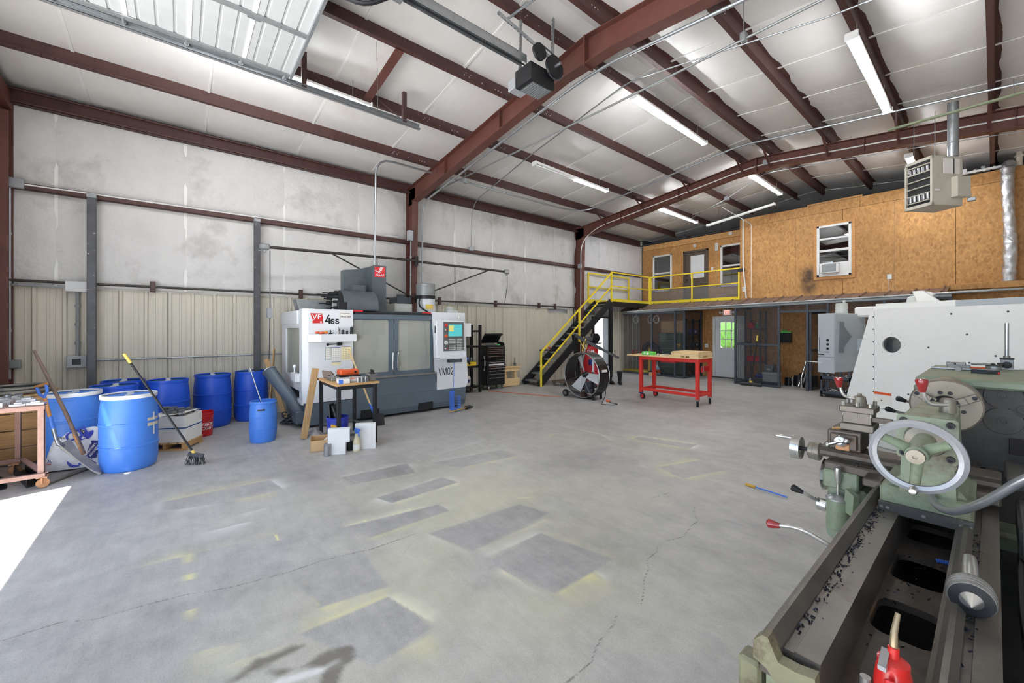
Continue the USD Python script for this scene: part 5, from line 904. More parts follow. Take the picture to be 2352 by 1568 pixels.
p = tt('parts_tray', 'clear plastic parts organiser with orange bits on the little table', 'organiser', -6.02, 1.93, .90); obj('box', M().bb((-.13, -.17, 0), (.13, .17, .008)).bb((-.13, -.17, 0), (-.126, .17, .05)).bb((.126, -.17, 0), (.13, .17, .05)).bb((-.13, -.17, 0), (.13, -.166, .05)).bb((-.13, .166, 0), (.13, .17, .05)).bb((-.13, -.05, 0), (.13, -.046, .05)).bb((-.13, .06, 0), (.13, .064, .05)), 'box_white', p)
obj('bits', M().bb((.0, -.03, .008), (.1, .05, .055), .02), 'orange', p); obj('bits', M().bb((-.1, .08, .008), (0, .15, .05), .02), 'gold', p); obj('bits', M().bb((.02, .08, .008), (.11, .15, .05), .02), 'paper', p)
p = tt('inspection_kit', 'white and pale blue packet in front of the organiser', 'packet', -5.86, 1.78, .90); obj('body', M().bb((-.07, -.08, 0), (.06, .07, .06), .008), 'paper', p); obj('blue_edge', M().bb((.06, -.085, 0), (.064, -.03, .062)), 'blue_plastic', p)
for i in range(3):
    p = tt('gauge_block', 'upright ridged aluminium block on the right of the little table', 'block', -5.86, 1.98 + .055 * i, .90, 0, 'ridged blocks on the little table'); obj('body', M().bb((-.05, -.024, 0), (.05, .022, .07), .003), 'alu', p); obj('groove', M().bb((.05, -.008, 0), (.0515, .006, .07)), 'dark_grey', p)
p = tt('vise_jaw', 'pale machine vise with black knobs on the table corner', 'vise', -5.88, 2.19, .90); obj('body', M().bb((-.04, -.045, 0), (.04, .045, .09), .006).bb((-.09, -.075, .09), (.09, .05, .108), .005), 'steel_dull', p); obj('clamp_bar', M().bb((-.08, -.02, .108), (.08, .02, .125), .005).cyl((-.03, 0, .12), (-.03, 0, .15), .014).cyl((.04, 0, .12), (.04, 0, .145), .014), 'black_steel', p); obj('knob', M().ball((-.03, 0, .155), .018, 1).ball((.04, 0, .15), .016, 1), 'black', p)
p = tt('steel_bin', 'grey steel tray of parts at the back left of the little table', 'tray', -6.33, 1.76, .90); obj('body', M().bb((-.14, -.05, 0), (.14, .07, .05), .006), 'steel_dull', p)
m = M()
for i in range(14): m.ball((-.11 + .22 * rng.random(), -.03 + .08 * rng.random(), .052), .014, 1)
obj('parts', m, 'chip_grey', p, kind='stuff')
p = thing('wood_plank', 'weathered plank leaning on the left side of the little table', 'plank', (-6.66, 1.44, 0)); obj('board', M().bar((.0, .0, .01), (-.02, .17, 1.06), .05, .09, .003), 'wood', p)
p = thing('spade', 'square spade with pale wooden shaft leaning against the mill front', 'shovel', (-6.95, 2.55, 0)); obj('shaft', M().cyl((.08, -.0, .30), (-.24, -.28, 1.30), .016, n=12), 'wood_pale', p); obj('socket', M().tube([(.13, .045, .14), (.08, 0, .30), (.05, -.03, .38)], [.018, .022, .018], 10), 'blue_plastic', p); obj('blade', M().box((.16, .09, .10), (.012, .2, .2), .003, rot(Y_, -18)), 'black_steel', p)
bk = bucket('blue bucket with white lettering under the little table', -6.28, 1.82, 'bucket_blue', .155, .36, [('DO IT', .055, .17), ('RIGHT', .055, .10)], -38)
for i, (dx, dy, a) in enumerate(((-.02, -.05, 5), (.05, .06, 20), (.01, .09, 32))):
    p = thing('black_rack', f'black plastic slotted basket, {["upright", "tilted", "hindmost"][i]} one of three in the blue bucket', 'basket', (-6.28 + dx, 1.82 + dy, .2), -42)
    m = M(); Rm = rot(X_, a)
    m.prism(sbox(-.06, 0, .06, .34).buffer(.02).difference(sbox(-.045, .03, .045, .16)).difference(sbox(-.045, .19, .045, .31)), (0, 0, 0), X_, Z_, .02); obj('frame', m.move(Rm), 'black', p)
    m = M()
    for j in range(5): m.bb((-.046 + j * .021, -.02, .03), (-.036 + j * .021, -.005, .31))
    obj('slat', m.move(Rm), 'black', p, kind='stuff')
p = thing('cardboard_box', 'open cardboard box on the floor before the blue bucket', 'box', (-6.02, 1.50, 0), -14)
for lo, hi in (((-.16, -.11, 0), (.16, -.105, .15)), ((-.16, .105, 0), (.16, .11, .15)), ((-.16, -.11, 0), (-.155, .11, .15)), ((.155, -.11, 0), (.16, .11, .15)), ((-.16, -.11, 0), (.16, .11, .006))): obj('side', M().bb(lo, hi), 'card', p)
obj('print', M().text('FRAGILE', (-.02, -.1105, .06), X_, Z_, .02, .001), 'wood_brown', p); obj('paper', M().box((.1, .06, .13), (.08, .1, .004), 0, rot(X_, 40)), 'paper', p)
for i, (x, y, lab, h) in enumerate(((-5.60, 1.66, 'notched white foam slab standing by the steel cylinder', .34), (-5.62, 2.02, 'plain white foam slab standing at the right table leg', .35))):
    p = thing('foam_slab', lab, 'slab', (x, y, 0), 6); m = M()
    poly = sbox(-.15, 0, .12, h) if i else sbox(-.15, 0, .12, h).difference(sbox(.07, -.01, .13, .16)); m.prism(poly, (0, 0, 0), nrm(A(.55, .84, 0)), Z_, .05); obj('board', m, 'white', p); obj('edge', M().bar(A(-.15 * .55, -.15 * .84, h), A(.12 * .55, .12 * .84, h) , .045, .004), 'white_door', p)
p = thing('steel_cylinder', 'short bright turned steel cylinder on the floor', 'cylinder', (-5.62, 1.50, 0)); obj('body', M().lathe([(0, 0), (.04, 0), (.047, .005), (.047, .13), (.042, .135), (.042, .155), (.03, .155), (.03, .15), (0, .15)], n=32), 'steel', p); obj('groove', M().lathe([(.0475, .07), (.046, .075), (.0475, .08)], n=28), 'steel_dull', p)
p = thing('steel_cylinder', 'two little steel rounds lying behind the bright cylinder', 'cylinder', (-5.68, 1.60, 0)); obj('round', M().cyl((0, 0, .02), (.06, .03, .02), .02), 'black_steel', p); obj('round', M().cyl((0, 0, .055), (.06, .03, .055), .016), 'steel_dull', p)
def spray_bottle(lab, x, y, head, body, h, label=None):
    p = thing('spray_bottle', lab, 'bottle', (x, y, 0), 15); obj('bottle', M().lathe([(0, 0), (.045, 0), (.048, .01), (.048, h * .5), (.036, h * .72), (.018, h * .88), (.016, h)], n=24), body, p)
    obj('trigger_head', M().cyl((0, 0, h), (0, 0, h + .03), .018).bb((-.04, -.016, h + .03), (.06, .016, h + .07), .008).cyl((.06, 0, h + .055), (.08, 0, h + .055), .012).bar((.045, 0, h + .035), (.06, 0, h - .03), .014, .01), head, p)
    if label: obj('label', M().lathe([(.0485, h * .12), (.0485, h * .4)], n=24), label, p)
    return p
mat('clear_blue', (186, 206, 226), .2, 0, .03); mat('clear_amber', (216, 204, 172), .25, 0, .04)
spray_bottle('amber spray bottle with blue trigger between the two white slabs', -5.57, 1.86, 'blue_plastic', 'clear_amber', .24, 'paper'); spray_bottle('tall pale blue spray bottle with tan trigger before the blue bucket', -5.80, 1.62, 'gold', 'clear_blue', .28); spray_bottle('spray bottle with black trigger behind the right white slab', -5.72, 2.05, 'black', 'clear_blue', .24); spray_bottle('white-topped spray bottle behind the notched slab', -5.74, 1.73, 'white', 'clear_blue', .2)
p = thing('black_tin', 'small dark can behind the amber spray bottle', 'can', (-5.66, 1.80, 0)); obj('body', M().lathe([(0, 0), (.035, 0), (.035, .13), (0, .13)], n=20), 'black', p); obj('cap', M().lathe([(0, .15), (.015, .15), (.02, .13)], n=14), 'dark_grey', p)
p = thing('swarf_pile', 'heap of grey metal chips under the auger and plank', 'metal chips', (-6.75, 1.62, 0), kind='stuff'); gxx, gyy = np.meshgrid(np.linspace(-.3, .3, 40), np.linspace(-.2, .2, 30), indexing='ij'); hh = .14 * np.exp(-((gxx / .16) ** 2 + (gyy / .11) ** 2)) + .02 * (meshkit.fbm(np.stack([gxx * 30, gyy * 30, 0 * gxx], -1), 3, 2) - .5) - .01
obj('heap', M().grid(np.stack([gxx, gyy, np.maximum(hh, -.02)], -1)), 'chip_grey', p)
p = thing('cable_pile', 'tangle of dark cables on the floor beneath the auger', 'cables', (-7.95, 1.62, 0), kind='stuff'); m = M(); r2 = np.random.default_rng(3)
for i in range(11):
    an = np.linspace(0, 2 * np.pi * 1.4, 40); R = .1 + .1 * r2.random(); c0 = .08 * r2.standard_normal(2); m.tube(np.stack([c0[0] + R * np.cos(an + i) * 1.3, c0[1] + R * np.sin(an + i), .02 + .2 * r2.random() * (1 + np.sin(an * 1.3 + i)) / 2], 1), .011, 6)
obj('loop', m, 'dark_grey', p)
# ---------------------------------------------------------------- against the back of the left wall
mat('chest_black', (24, 24, 27), .3, .1, .08); mat('red', (216, 52, 42), .42, 0, .05); mat('red_tank', (184, 26, 34), .35, 0, .05); mat('green_box', (96, 206, 96), .5, 0, .06); mat('fan_white', (226, 226, 226), .3, .2, .03); mat('yellow_case', (232, 196, 44), .5)
p = thing('storage_rack', 'tall black bolt-together shelving rack right of the mill', 'shelving', (-8.83, 5.5, 0)); o = A(-8.83, 5.5, 0)
for xx in (-9.02, -8.62):
    for yy in (4.98, 6.06): obj('upright', M().bb(A(xx - .03, yy - .03, 0) - o, A(xx + .03, yy + .03, 1.76) - o), 'chest_black', p)
for z in (.17, .70, 1.22, 1.62): obj('shelf', M().bb(A(-9.03, 4.97, z - .05) - o, A(-8.6, 6.07, z) - o, .004), 'chest_black', p)
obj('brace', M().bar(A(-8.62, 5.25, 1.2) - o, A(-8.62, 5.75, .75) - o, .02, .05), 'chest_black', p)
def small(name, lab, cat, loc, parts, rz=0, g=None):
    q = thing(name, lab, cat, loc, rz, g)
    for n_, m_, t_ in parts: obj(n_, m_, t_, q)
    return q
small('storage_case', 'yellow case on the middle shelf of the black rack', 'case', (-8.74, 5.75, .70), [('body', M().bb((-.12, -.2, 0), (.12, .2, .12), .01), 'yellow_case'), ('lid', M().bb((-.122, -.202, .10), (.122, .202, .125), .006), 'dark_grey')])
for i in range(3): small('tool_holder', f'dark tool holder lying on the yellow case, {["left", "middle", "right"][i]} of three', 'tool holder', (-8.72, 5.63 + .11 * i, .825), [('body', M().lathe([(0, 0), (.03, 0), (.03, .07), (.02, .09), (0, .09)], n=16), ['black_steel', 'blue_plastic', 'steel'][i]), ('collar', M().lathe([(.03, .03), (.038, .035), (.03, .045)], n=16), 'steel_dull')])
small('white_jug', 'white plastic jug on the upper shelf of the black rack', 'jug', (-8.72, 5.55, 1.22), [('body', M().lathe([(0, 0), (.06, 0), (.065, .02), (.065, .12), (.03, .16), (.025, .19), (0, .19)], n=20), 'white'), ('cap', M().lathe([(0, .22), (.028, .22), (.028, .19)], n=16), 'box_grey')])
small('paper_bag', 'crumpled paper bag on the bottom shelf of the black rack', 'bag', (-8.74, 5.7, .17), [('body', M().box((0, 0, .13), (.16, .22, .26), .03), 'paper'), ('print', M().bb((.08, -.06, .1), (.082, .06, .18)), 'ink_navy')])
p = thing('tool_chest', 'black roller tool chest with lid raised and silver drawer pulls', 'tool chest', (-8.86, 6.66, 0)); D, x1, y0, y1 = -.17, .18, -.31, .29
obj('lower_cabinet', M().bb((D, y0, .13), (x1, y1, .80), .008), 'chest_black', p)
obj('upper_cabinet', M().prism([(D, .82), (x1, .82), (x1, 1.18), (x1 - .08, 1.20), (D, 1.20)], (0, y1, 0), X_, Z_, y1 - y0), 'chest_black', p)
obj('side_cheek', M().prism([(D, 1.2), (x1, 1.2), (x1 - .05, 1.27), (D, 1.31)], (0, y1, 0), X_, Z_, .012), 'chest_black', p); obj('lid', M().bar((D + .01, (y0 + y1) / 2 - .0, 1.27), (D + .22, (y0 + y1) / 2, 1.52), .58, .03).bar((D + .22, (y0 + y1) / 2, 1.52), (D + .26, (y0 + y1) / 2, 1.49), .58, .03), 'chest_black', p)
zs = [1.145, 1.09, 1.04, .985, .90, .745, .635, .58, .505, .42, .32]; bot = [1.115, 1.06, 1.01, .945, .84, .66, .605, .53, .445, .35, .16]
for z, b in zip(zs, bot): d = obj('drawer', M().bb((x1, y0 + .03, b), (x1 + .012, y1 - .03, z + .02), .003), 'chest_black', p); obj('pull', M().bb((x1 + .012, y0 + .035, z - .002), (x1 + .03, y1 - .035, z + .014), .003), 'chrome', d)
obj('sticker', M().bb((x1 + .012, y0 + .04, .665), (x1 + .0135, y1 - .05, .705)), 'white', p); obj('corner_trim', M().bb((x1 - .01, y0 - .004, .9), (x1 + .006, y0 + .0, 1.19)).bb((x1 - .01, y0 - .004, .2), (x1 + .006, y0, .4)), 'chrome', p)
for xx in (D + .05, x1 - .05):
    for yy in (y0 + .06, y1 - .06): obj('caster', M().lathe([(0, -.02), (.045, -.02), (.05, 0), (.045, .02), (0, .02)], (xx, yy, .05), Y_ + .2 * X_, 18).bb((xx - .03, yy - .03, .09), (xx + .03, yy + .03, .13)), 'steel_dull', p)
obj('cord_coil', M().tube([(x1 - .1 + .02 * math.sin(a * 3), y0 - .03 - .015 * math.cos(a * 2), .72 + .20 * math.cos(a)) for a in np.linspace(0, 12, 60)], .006, 6), 'seam_tape', p)
m = M()
for i in range(9): m.box((.05 + .08 * rng.random(), y0 + .07 + .05 * i, 1.215), (.05, .04, .03), .008)
obj('contents', m, 'tool_grey', p, kind='stuff'); obj('contents_green', M().box((.12, .1, 1.215), (.05, .1, .03), .008), 'green_box', p)
p = thing('wood_stand', 'small stand of pale pallet wood by the foot of the stairs', 'stand', (-8.94, 7.33, 0))
obj('front_board', M().bb((.06, -.30, .02), (.09, .30, .24), .004), 'wood_pale', p); obj('top_board', M().bb((-.1, -.33, .54), (.12, .33, .58), .004), 'wood_pale', p); obj('rail', M().bb((.06, -.3, .44), (.09, .3, .54), .004), 'wood_pale', p)
for y in (-.2, .18): obj('post', M().bb((-.02, y - .05, 0), (.05, y + .05, .54), .004), 'wood_pale', p)
for i, y in enumerate((-.2, .17)): small('taper_shank', f'{["left", "right"][i]} of two slim metal tool shanks standing on the wood stand', 'tool holder', (-8.92, 7.33 + y, .58), [('body', M().lathe([(0, 0), (.045, 0), (.045, .02), (.025, .03), (.035, .09), (.018, .12), (.018, .2), (.008, .25), (0, .25)], n=16), 'steel_dull'), ('flange', M().lathe([(.03, .05), (.05, .055), (.05, .065), (.03, .07)], n=16), 'black_steel')])
# drum fan
FC = A(-6.27, 7.34, 0); p = thing('drum_fan', 'large black floor drum fan with three broad white blades', 'fan', FC); R = .53; zc = .56
obj('drum', M().lathe([(R, 0), (R, .38), (R - .012, .38), (R - .012, 0), (R, 0)], (0, 0, zc), Y_, 64), 'chest_black', p); obj('front_rim', M().torus((0, 0, zc), Y_, R, .011, 64, 8), 'steel', p); obj('rear_rim', M().torus((0, .38, zc), Y_, R, .011, 64, 8), 'steel', p)
def blade(a0, ln=.47):
    P = []
    for i in range(9):
        r = .07 + (ln - .07) * i / 8; w = .075 + .055 * i / 8; tw = math.radians(42 - 14 * i / 8); a = math.radians(a0); er, et = A(math.cos(a), 0, math.sin(a)), A(-math.sin(a), 0, math.cos(a))
        P.append([A(0, .14, zc) + er * r + (et * math.cos(tw) + Y_ * math.sin(tw)) * w * s for s in np.linspace(1, -1, 6)])
    P = np.array(P); return M().grid(P).grid(P[:, ::-1] + Y_ * .004)
for a in (112, -10, 232): obj('blade', blade(a), 'fan_white', p)
obj('hub', M().cyl((0, .08, zc), (0, .26, zc), .06, n=20), 'black_steel', p); obj('motor', M().cyl((0.02, .2, .30), (.02, .40, .30), .10, n=24).bb((-.08, .2, .12), (.14, .34, .22), .01), 'dark_grey', p)
for xx in (-.1, .12): obj('support', M().bb((xx - .02, .26, .04), (xx + .02, .30, zc + .06)), 'black_steel', p)
for a in (100, 20, -60, 200, 265): q = A(math.cos(math.radians(a)), 0, math.sin(math.radians(a))); obj('guard_rod', M().cyl(A(0, .02, zc), A(0, .02, zc) + q * R, .003, n=5), 'steel', p)
obj('axle', M().cyl((-.5, -.06, .09), (-.42, .44, .09), .012), 'steel', p)
for y in (-.02, .42): obj('wheel', M().lathe([(0, -.025), (.06, -.025), (.085, -.02), (.09, 0), (.085, .02), (.06, .025), (0, .025)], (-.48, y, .09), Y_, 28), 'rubber', p); obj('wheel_hub', M().lathe([(0, -.03), (.04, -.028), (.045, -.02)], (-.48, y, .09), Y_, 18), 'steel_dull', p)
for y in (.06, .34): obj('foot', M().bb((.29, y - .02, 0), (.33, y + .02, .14)), 'black_steel', p)
obj('handle', M().tube(arc([(.47, .06, zc + .24), (.55, .06, zc + .28), (.55, .32, zc + .28), (.47, .32, zc + .24)], .04), .012, 8), 'black_steel', p); obj('label', M().bb((.525, .1, zc + .1), (.531, .28, zc + .16)), 'paper', p)
pipe_thing('power_cord', 'black cord with orange plug trailing from the drum fan', 'cord', [FC + A(.53, .2, .5), FC + A(.6, .15, .15), FC + A(.62, .0, .01), FC + A(.75, -.25, .01), FC + A(.98, -.12, .01), FC + A(1.02, .06, .01), FC + A(.75, .1, .01), FC + A(.68, .16, .012)], .008, 'black', bend=.12, boxes=[('plug', FC + A(.60, .14, .0), FC + A(.70, .19, .04), 'orange')])
pipe_thing('extension_cord', 'orange extension cord lying straight across the floor behind the mill', 'cord', [(-8.6, 6.3, .008), (-7.6, 6.75, .008), (-6.7, 7.1, .008)], .007, 'orange', bend=.4)
# shop crane, compressor, boots, bucket
p = thing('engine_hoist', 'black folding shop crane with yellow straps behind the drum fan', 'hoist', (-7.1, 8.35, 0))
obj('mast', M().bar((-.1, 0, .12), (-.25, -.05, 1.5), .09, .09, .004), 'chest_black', p); obj('boom', M().bar((-.25, -.05, 1.5), (.45, .25, 1.12), .07, .08, .004).bar((.45, .25, 1.12), (.85, .45, .9), .05, .06, .004), 'chest_black', p); obj('ram', M().cyl((-.05, 0, .6), (.05, .1, 1.25), .035).cyl((.0, .05, .95), (.1, .13, 1.28), .02), 'steel_dull', p)
obj('leg', M().bar((-.2, -.2, .10), (.5, -.25, .10), .07, .07, .004), 'chest_black', p); obj('leg', M().bar((-.2, .2, .10), (.5, .3, .10), .07, .07, .004), 'chest_black', p); obj('base', M().bar((-.2, -.25, .10), (-.15, .28, .10), .08, .07, .004), 'chest_black', p); obj('strap', M().tube(arc([(-.22, .0, 1.5), (-.0, .05, 1.15), (.1, .06, 1.1), (.08, .05, 1.42), (-.05, .05, 1.0), (.02, .05, 1.45)], .08), .010, 6), 'yellow_grip', p)
for x, y in ((-.2, -.24), (-.2, .26), (.48, -.25), (.48, .3)): obj('caster', M().lathe([(0, -.015), (.033, -.015), (.035, 0), (.033, .015), (0, .015)], (x, y, .035), Y_, 14), 'steel_dull', p)
p = thing('air_compressor', 'upright red air compressor under the stairs beside the open door', 'compressor', (-7.60, 9.3, 0))
obj('tank', M().lathe([(0, .16), (.12, .17), (.2, .24), (.235, .34), (.235, 1.08), (.2, 1.18), (.12, 1.24), (0, 1.26)], n=36), 'red_tank', p); obj('platform', M().bb((-.2, -.28, 1.22), (.2, .28, 1.25), .004), 'black_steel', p)
obj('pump', M().bb((-.1, .02, 1.25), (.1, .22, 1.40), .015).cyl((0, .12, 1.4), (0, .12, 1.52), .07).lathe([(0, -.02), (.14, -.02), (.14, .02), (0, .02)], (.12, .12, 1.38), X_, 24), 'chest_black', p); obj('motor', M().cyl((-.08, -.22, 1.34), (.1, -.02, 1.34), .085), 'dark_grey', p)
for a in (30, 150, 270): q = A(.19 * math.cos(math.radians(a)), .19 * math.sin(math.radians(a)), 0); obj('foot', M().bar(q, q + Z_ * .35, .05, .012), 'red_tank', p)
m = M(); m.add(*cyl_text('pu', .237, .13, .95, -50)); obj('lettering', m, 'white', p); obj('stripe', M().add(*cyl_text('|', .237, .5, .35, -42)), 'white', p); obj('regulator', M().cyl((.15, -.2, .7), (.22, -.28, .7), .02).bb((.17, -.3, .62), (.25, -.22, .78), .008), 'ink_navy', p)
for i, (x, y, a) in enumerate(((-7.42, 10.0, -20), (-7.16, 10.12, -48))):
    p = thing('rubber_boot', f'{["left", "right"][i]} of two black rubber boots standing by the catwalk leg', 'boot', (x, y, 0), a)
    obj('shaft', M().tube([(0, 0, .08), (0, 0, .2), (-.01, 0, .38)], [.055, .06, .075], 18), 'rubber', p); obj('foot', M().lathe([(0, -.08), (.045, -.07), (.058, 0), (.05, .13), (.03, .19), (0, .21)], (0, 0, .055), X_, 18), 'rubber', p); obj('sole', M().bb((-.08, -.05, 0), (.21, .05, .025), .01), 'black', p); obj('cuff', M().torus((-.01, 0, .38), Z_, .074, .008, 20, 6), 'dark_grey', p)
bucket('red bucket half hidden beside the catwalk leg', -7.75, 10.05, 'bucket_red', .15, .36, [], 0)
small('wood_block', 'short offcut of timber on the floor by the boots', 'block', (-7.52, 9.82, 0), [('body', M().bb((-.07, -.05, 0), (.07, .05, .10), .004), 'wood_x'), ('end_grain', M().bb((.07, -.048, .002), (.0715, .048, .098)), 'wood_pale')])
small('wheel_dolly', 'low dark dolly with casters under the stairs', 'dolly', (-8.1, 8.7, 0), [('deck', M().bb((-.2, -.3, .1), (.2, .3, .14), .006), 'wood_brown')] + [('caster', M().lathe([(0, -.014), (.045, -.014), (.05, 0), (.045, .014), (0, .014)], (x, y, .05), Y_, 14), 'steel_dull') for x in (-.15, .15) for y in (-.24, .24)])
small('hose_reel', 'black air regulator and red hose reel on the wall behind the stairs', 'hose reel', (-8.98, 8.9, .85), [('bracket', M().bb((-.06, -.3, .12), (.05, .0, .16), .006), 'black_steel'), ('reel', M().lathe([(.01, -.03), (.03, -.03), (.03, .03), (.01, .03)], (.02, .06, .2), X_, 20), 'bucket_red')])
# ---------------------------------------------------------------- red work table
p = thing('red_bench', 'tall red welded steel bench on casters with a wooden top', 'workbench', (-4.7, 8.73, 0)); o = A(-4.7, 8.73, 0); xs, ys2 = (-5.38, -4.03), (8.46, 9.03)
obj('bench_top', M().bb(A(-5.74, 8.40, 1.015) - o, A(-3.98, 9.08, 1.04) - o, .003), 'wood_pale', p)
for xx in xs:
    for yy in ys2:
        obj('leg', M().bb(A(xx - .035, yy - .035, .155) - o, A(xx + .035, yy + .035, 1.01) - o, .004), 'red', p); c_ = A(xx, yy, 0) - o; sd_ = xx < -5
        w_ = obj('caster', M().lathe([(0, -.022), (.05, -.022), (.066, -.018), (.07, 0), (.066, .018), (.05, .022), (0, .022)], c_ + A(.04 if sd_ else 0, 0, .07), Y_ + (.15 * X_ if sd_ else 1.6 * X_), 24), 'rubber', p)
        obj('wheel_disc', M().lathe([(0, -.026), (.035, -.026), (.048, -.023)], c_ + A(.04 if sd_ else 0, 0, .07), Y_ + (.15 * X_ if sd_ else 1.6 * X_), 20), 'red' if sd_ else 'steel', w_); obj('fork', M().bb(c_ + A(-.035, -.03, .13), c_ + A(.035, .03, .155)).bar(c_ + A(0, -.028, .14), c_ + A(.04 if sd_ else 0, -.028, .07), .03, .005).bar(c_ + A(0, .028, .14), c_ + A(.04 if sd_ else 0, .028, .07), .03, .005), 'ink_navy' if sd_ else 'steel', w_)
for z, h in ((.975, .075), (.24, .06)):
    for a, b in (((xs[0], ys2[0]), (xs[1], ys2[0])), ((xs[0], ys2[1]), (xs[1], ys2[1])), ((xs[0], ys2[0]), (xs[0], ys2[1])), ((xs[1], ys2[0]), (xs[1], ys2[1]))): obj('rail', M().bar(A(*a, z) - o, A(*b, z) - o, .05, h, .004), 'red', p)
obj('side_bracket', M().bb(A(-3.99, 8.52, .74) - o, A(-3.965, 8.86, .86) - o, .004), 'red_tank', p); obj('bracket_clip', M().tube(arc([A(-3.96, 8.5, .86) - o, A(-3.92, 8.5, .86) - o, A(-3.92, 8.5, .74) - o, A(-3.96, 8.5, .74) - o], .01), .006, 6), 'steel', p); obj('under_tray', M().bb(A(-4.9, 8.5, .90) - o, A(-4.55, 8.9, .935) - o, .004), 'red_tank', p)
p = thing('pallet', 'new pale wooden pallet lying on the right half of the red bench', 'pallet', (-4.32, 8.74, 1.04))
for i in range(4): obj('deck_board', M().bb((-.27, -.31 + i * .165, .105), (.33, -.20 + i * .165, .125), .003), 'wood_pale', p)
for x in (-.255, .03, .315): obj('stringer', M().prism([(-.31, 0), (-.14, 0), (-.11, .04), (.09, .04), (.12, 0), (.31, 0), (.31, .105), (-.31, .105)], (x - .018, 0, 0), Y_, Z_, .036), 'wood_pale', p)
obj('fascia', M().prism([(-.27, .0), (-.06, .0), (-.05, .035), (.13, .035), (.14, .0), (.33, 0), (.33, .105), (-.27, .105)], (0, -.31, 0), X_, Z_, .02), 'wood_pale', p)
small('parts_box', 'bright green box with white marks on the red bench', 'box', (-5.27, 8.62, 1.04), [('body', M().bb((-.14, -.08, 0), (.14, .08, .075), .004), 'green_box'), ('mark', M().bb((-.02, -.082, .01), (.03, -.08, .06)).bb((-.09, -.082, .03), (-.05, -.08, .06)), 'white'), ('lid', M().bb((-.143, -.083, .06), (.143, .083, .078), .003), 'green_box')], 4)
small('safety_glasses', 'clear safety glasses beside the green box', 'glasses', (-5.02, 8.60, 1.04), [('lens', M().ball((0, 0, .025), .03, 2, (1.2, .5, .8)), 'box_white'), ('frame', M().torus((0, -.01, .025), Y_, .034, .004, 20, 6), 'black')])
small('paper_tag', 'small white tag lying on the red bench', 'tag', (-4.86, 8.56, 1.04), [('card', M().bb((-.06, -.04, 0), (.06, .04, .012), .002), 'white'), ('pen', M().cyl((-.08, .06, .008), (.06, .08, .008), .006), 'black')])
# ---------------------------------------------------------------- inside the cages
mat('locker_green', (64, 84, 66), .45, 0, .08)
p = thing('tool_cabinet', 'dark green tool cabinet with thin silver drawer pulls inside the left cage', 'tool chest', (-7.35, 13.6, 0)); obj('body', M().bb((-.42, -.25, .08), (.42, .25, 1.5), .01), 'locker_green', p); obj('hutch', M().bb((-.42, -.1, 1.5), (.42, .25, 1.95), .008), 'wood', p)
for i, z in enumerate((.30, .42, .55, .95, 1.03, 1.10, 1.17, 1.24, 1.31, 1.38)): d = obj('drawer', M().bb((-.38, -.258, z - .06), (.30, -.25, z + .015)), 'locker_green', p); obj('pull', M().bb((-.34, -.275, z), (.24, -.258, z + .012)), 'steel', d)
for x in (-.36, .36): obj('caster', M().lathe([(0, -.02), (.035, -.02), (.04, 0), (.035, .02), (0, .02)], (x, -.18, .04), Y_, 14), 'rubber', p)
for i, (x, y) in enumerate(((-8.05, 13.25), (-7.95, 13.4))): small('tire', f'black tyre standing in the left cage, {["front", "rear"][i]} one of two', 'tyre', (x, y, 0), [('tread', M().torus((0, 0, .86 - .12 * i), Y_, .26, .075, 40, 12), 'rubber'), ('stand', M().bb((-.04, -.04, 0), (.04, .04, .55 - .12 * i)), 'black_steel')])
p = thing('pallet_truck', 'yellow pallet truck parked inside the left cage', 'pallet truck', (-8.3, 13.1, 0)); obj('fork', M().bb((-.75, -.1, .06), (.3, .02, .13), .01), 'yellow_case', p); obj('fork', M().bb((-.75, .25, .06), (.3, .37, .13), .01), 'yellow_case', p); obj('mast', M().bb((.26, -.02, .1), (.36, .1, .95), .01), 'yellow_case', p); obj('wheel', M().cyl((.3, .0, .07), (.3, .25, .07), .07), 'rubber', p)
p = thing('wire_basket', 'red wire stand with thin legs behind the mesh of the left cage', 'basket', (-8.50, 13.15, 0)); m = M()
for a in np.linspace(0, 2 * np.pi, 10)[:-1]: m.cyl((.2 * math.cos(a), .1 * math.sin(a), .72), (.22 * math.cos(a), .12 * math.sin(a), .86), .012)
obj('basket', m.bb((-.2, -.1, .72), (.2, .1, .735)), 'red', p)
for x in (-.1, .1): obj('leg', M().cyl((x, 0, .72), (x * 1.8, 0, 0), .01), 'steel_dull', p)
for i, x in enumerate((-8.55, -7.95, -7.72)): small('hose_coil', f'{["left", "middle", "right"][i]} of three pale rings hanging in the left cage', 'ring', (x, 13.1, 1.86), [('ring', M().torus((0, 0, .13), Y_ + .3 * X_, .13, .016, 30, 8), 'seam_tape'), ('hook', M().cyl((0, 0, .26), (0, 0, .40), .006), 'steel')])
small('cardboard_box', 'small cardboard box on the floor at the cage gate', 'box', (-7.62, 12.7, 0), [('body', M().bb((-.1, -.08, 0), (.1, .08, .16), .004), 'card'), ('lid', M().bb((-.11, -.09, .15), (.11, .09, .19), .004), 'black')])
small('solvent_jug', 'clear jug with an orange label inside the left cage', 'jug', (-7.72, 13.15, .0), [('body', M().lathe([(0, 0), (.1, 0), (.11, .03), (.11, .24), (.05, .32), (.04, .36), (0, .36)], n=22), 'clear_blue'), ('label', M().lathe([(.112, .08), (.112, .2)], n=22), 'orange'), ('stand', M().bb((-.02, .02, .0), (.02, .06, .5)), 'galv')])
p = thing('shelf_unit', 'dark shelves against the OSB at the right end of the left cage', 'shelving', (-6.75, 13.85, 0))
for z in (.02, .55, 1.0, 1.45, 1.9): obj('shelf', M().bb((-.14, -.28, z), (.12, .28, z + .03)), 'chest_black', p)
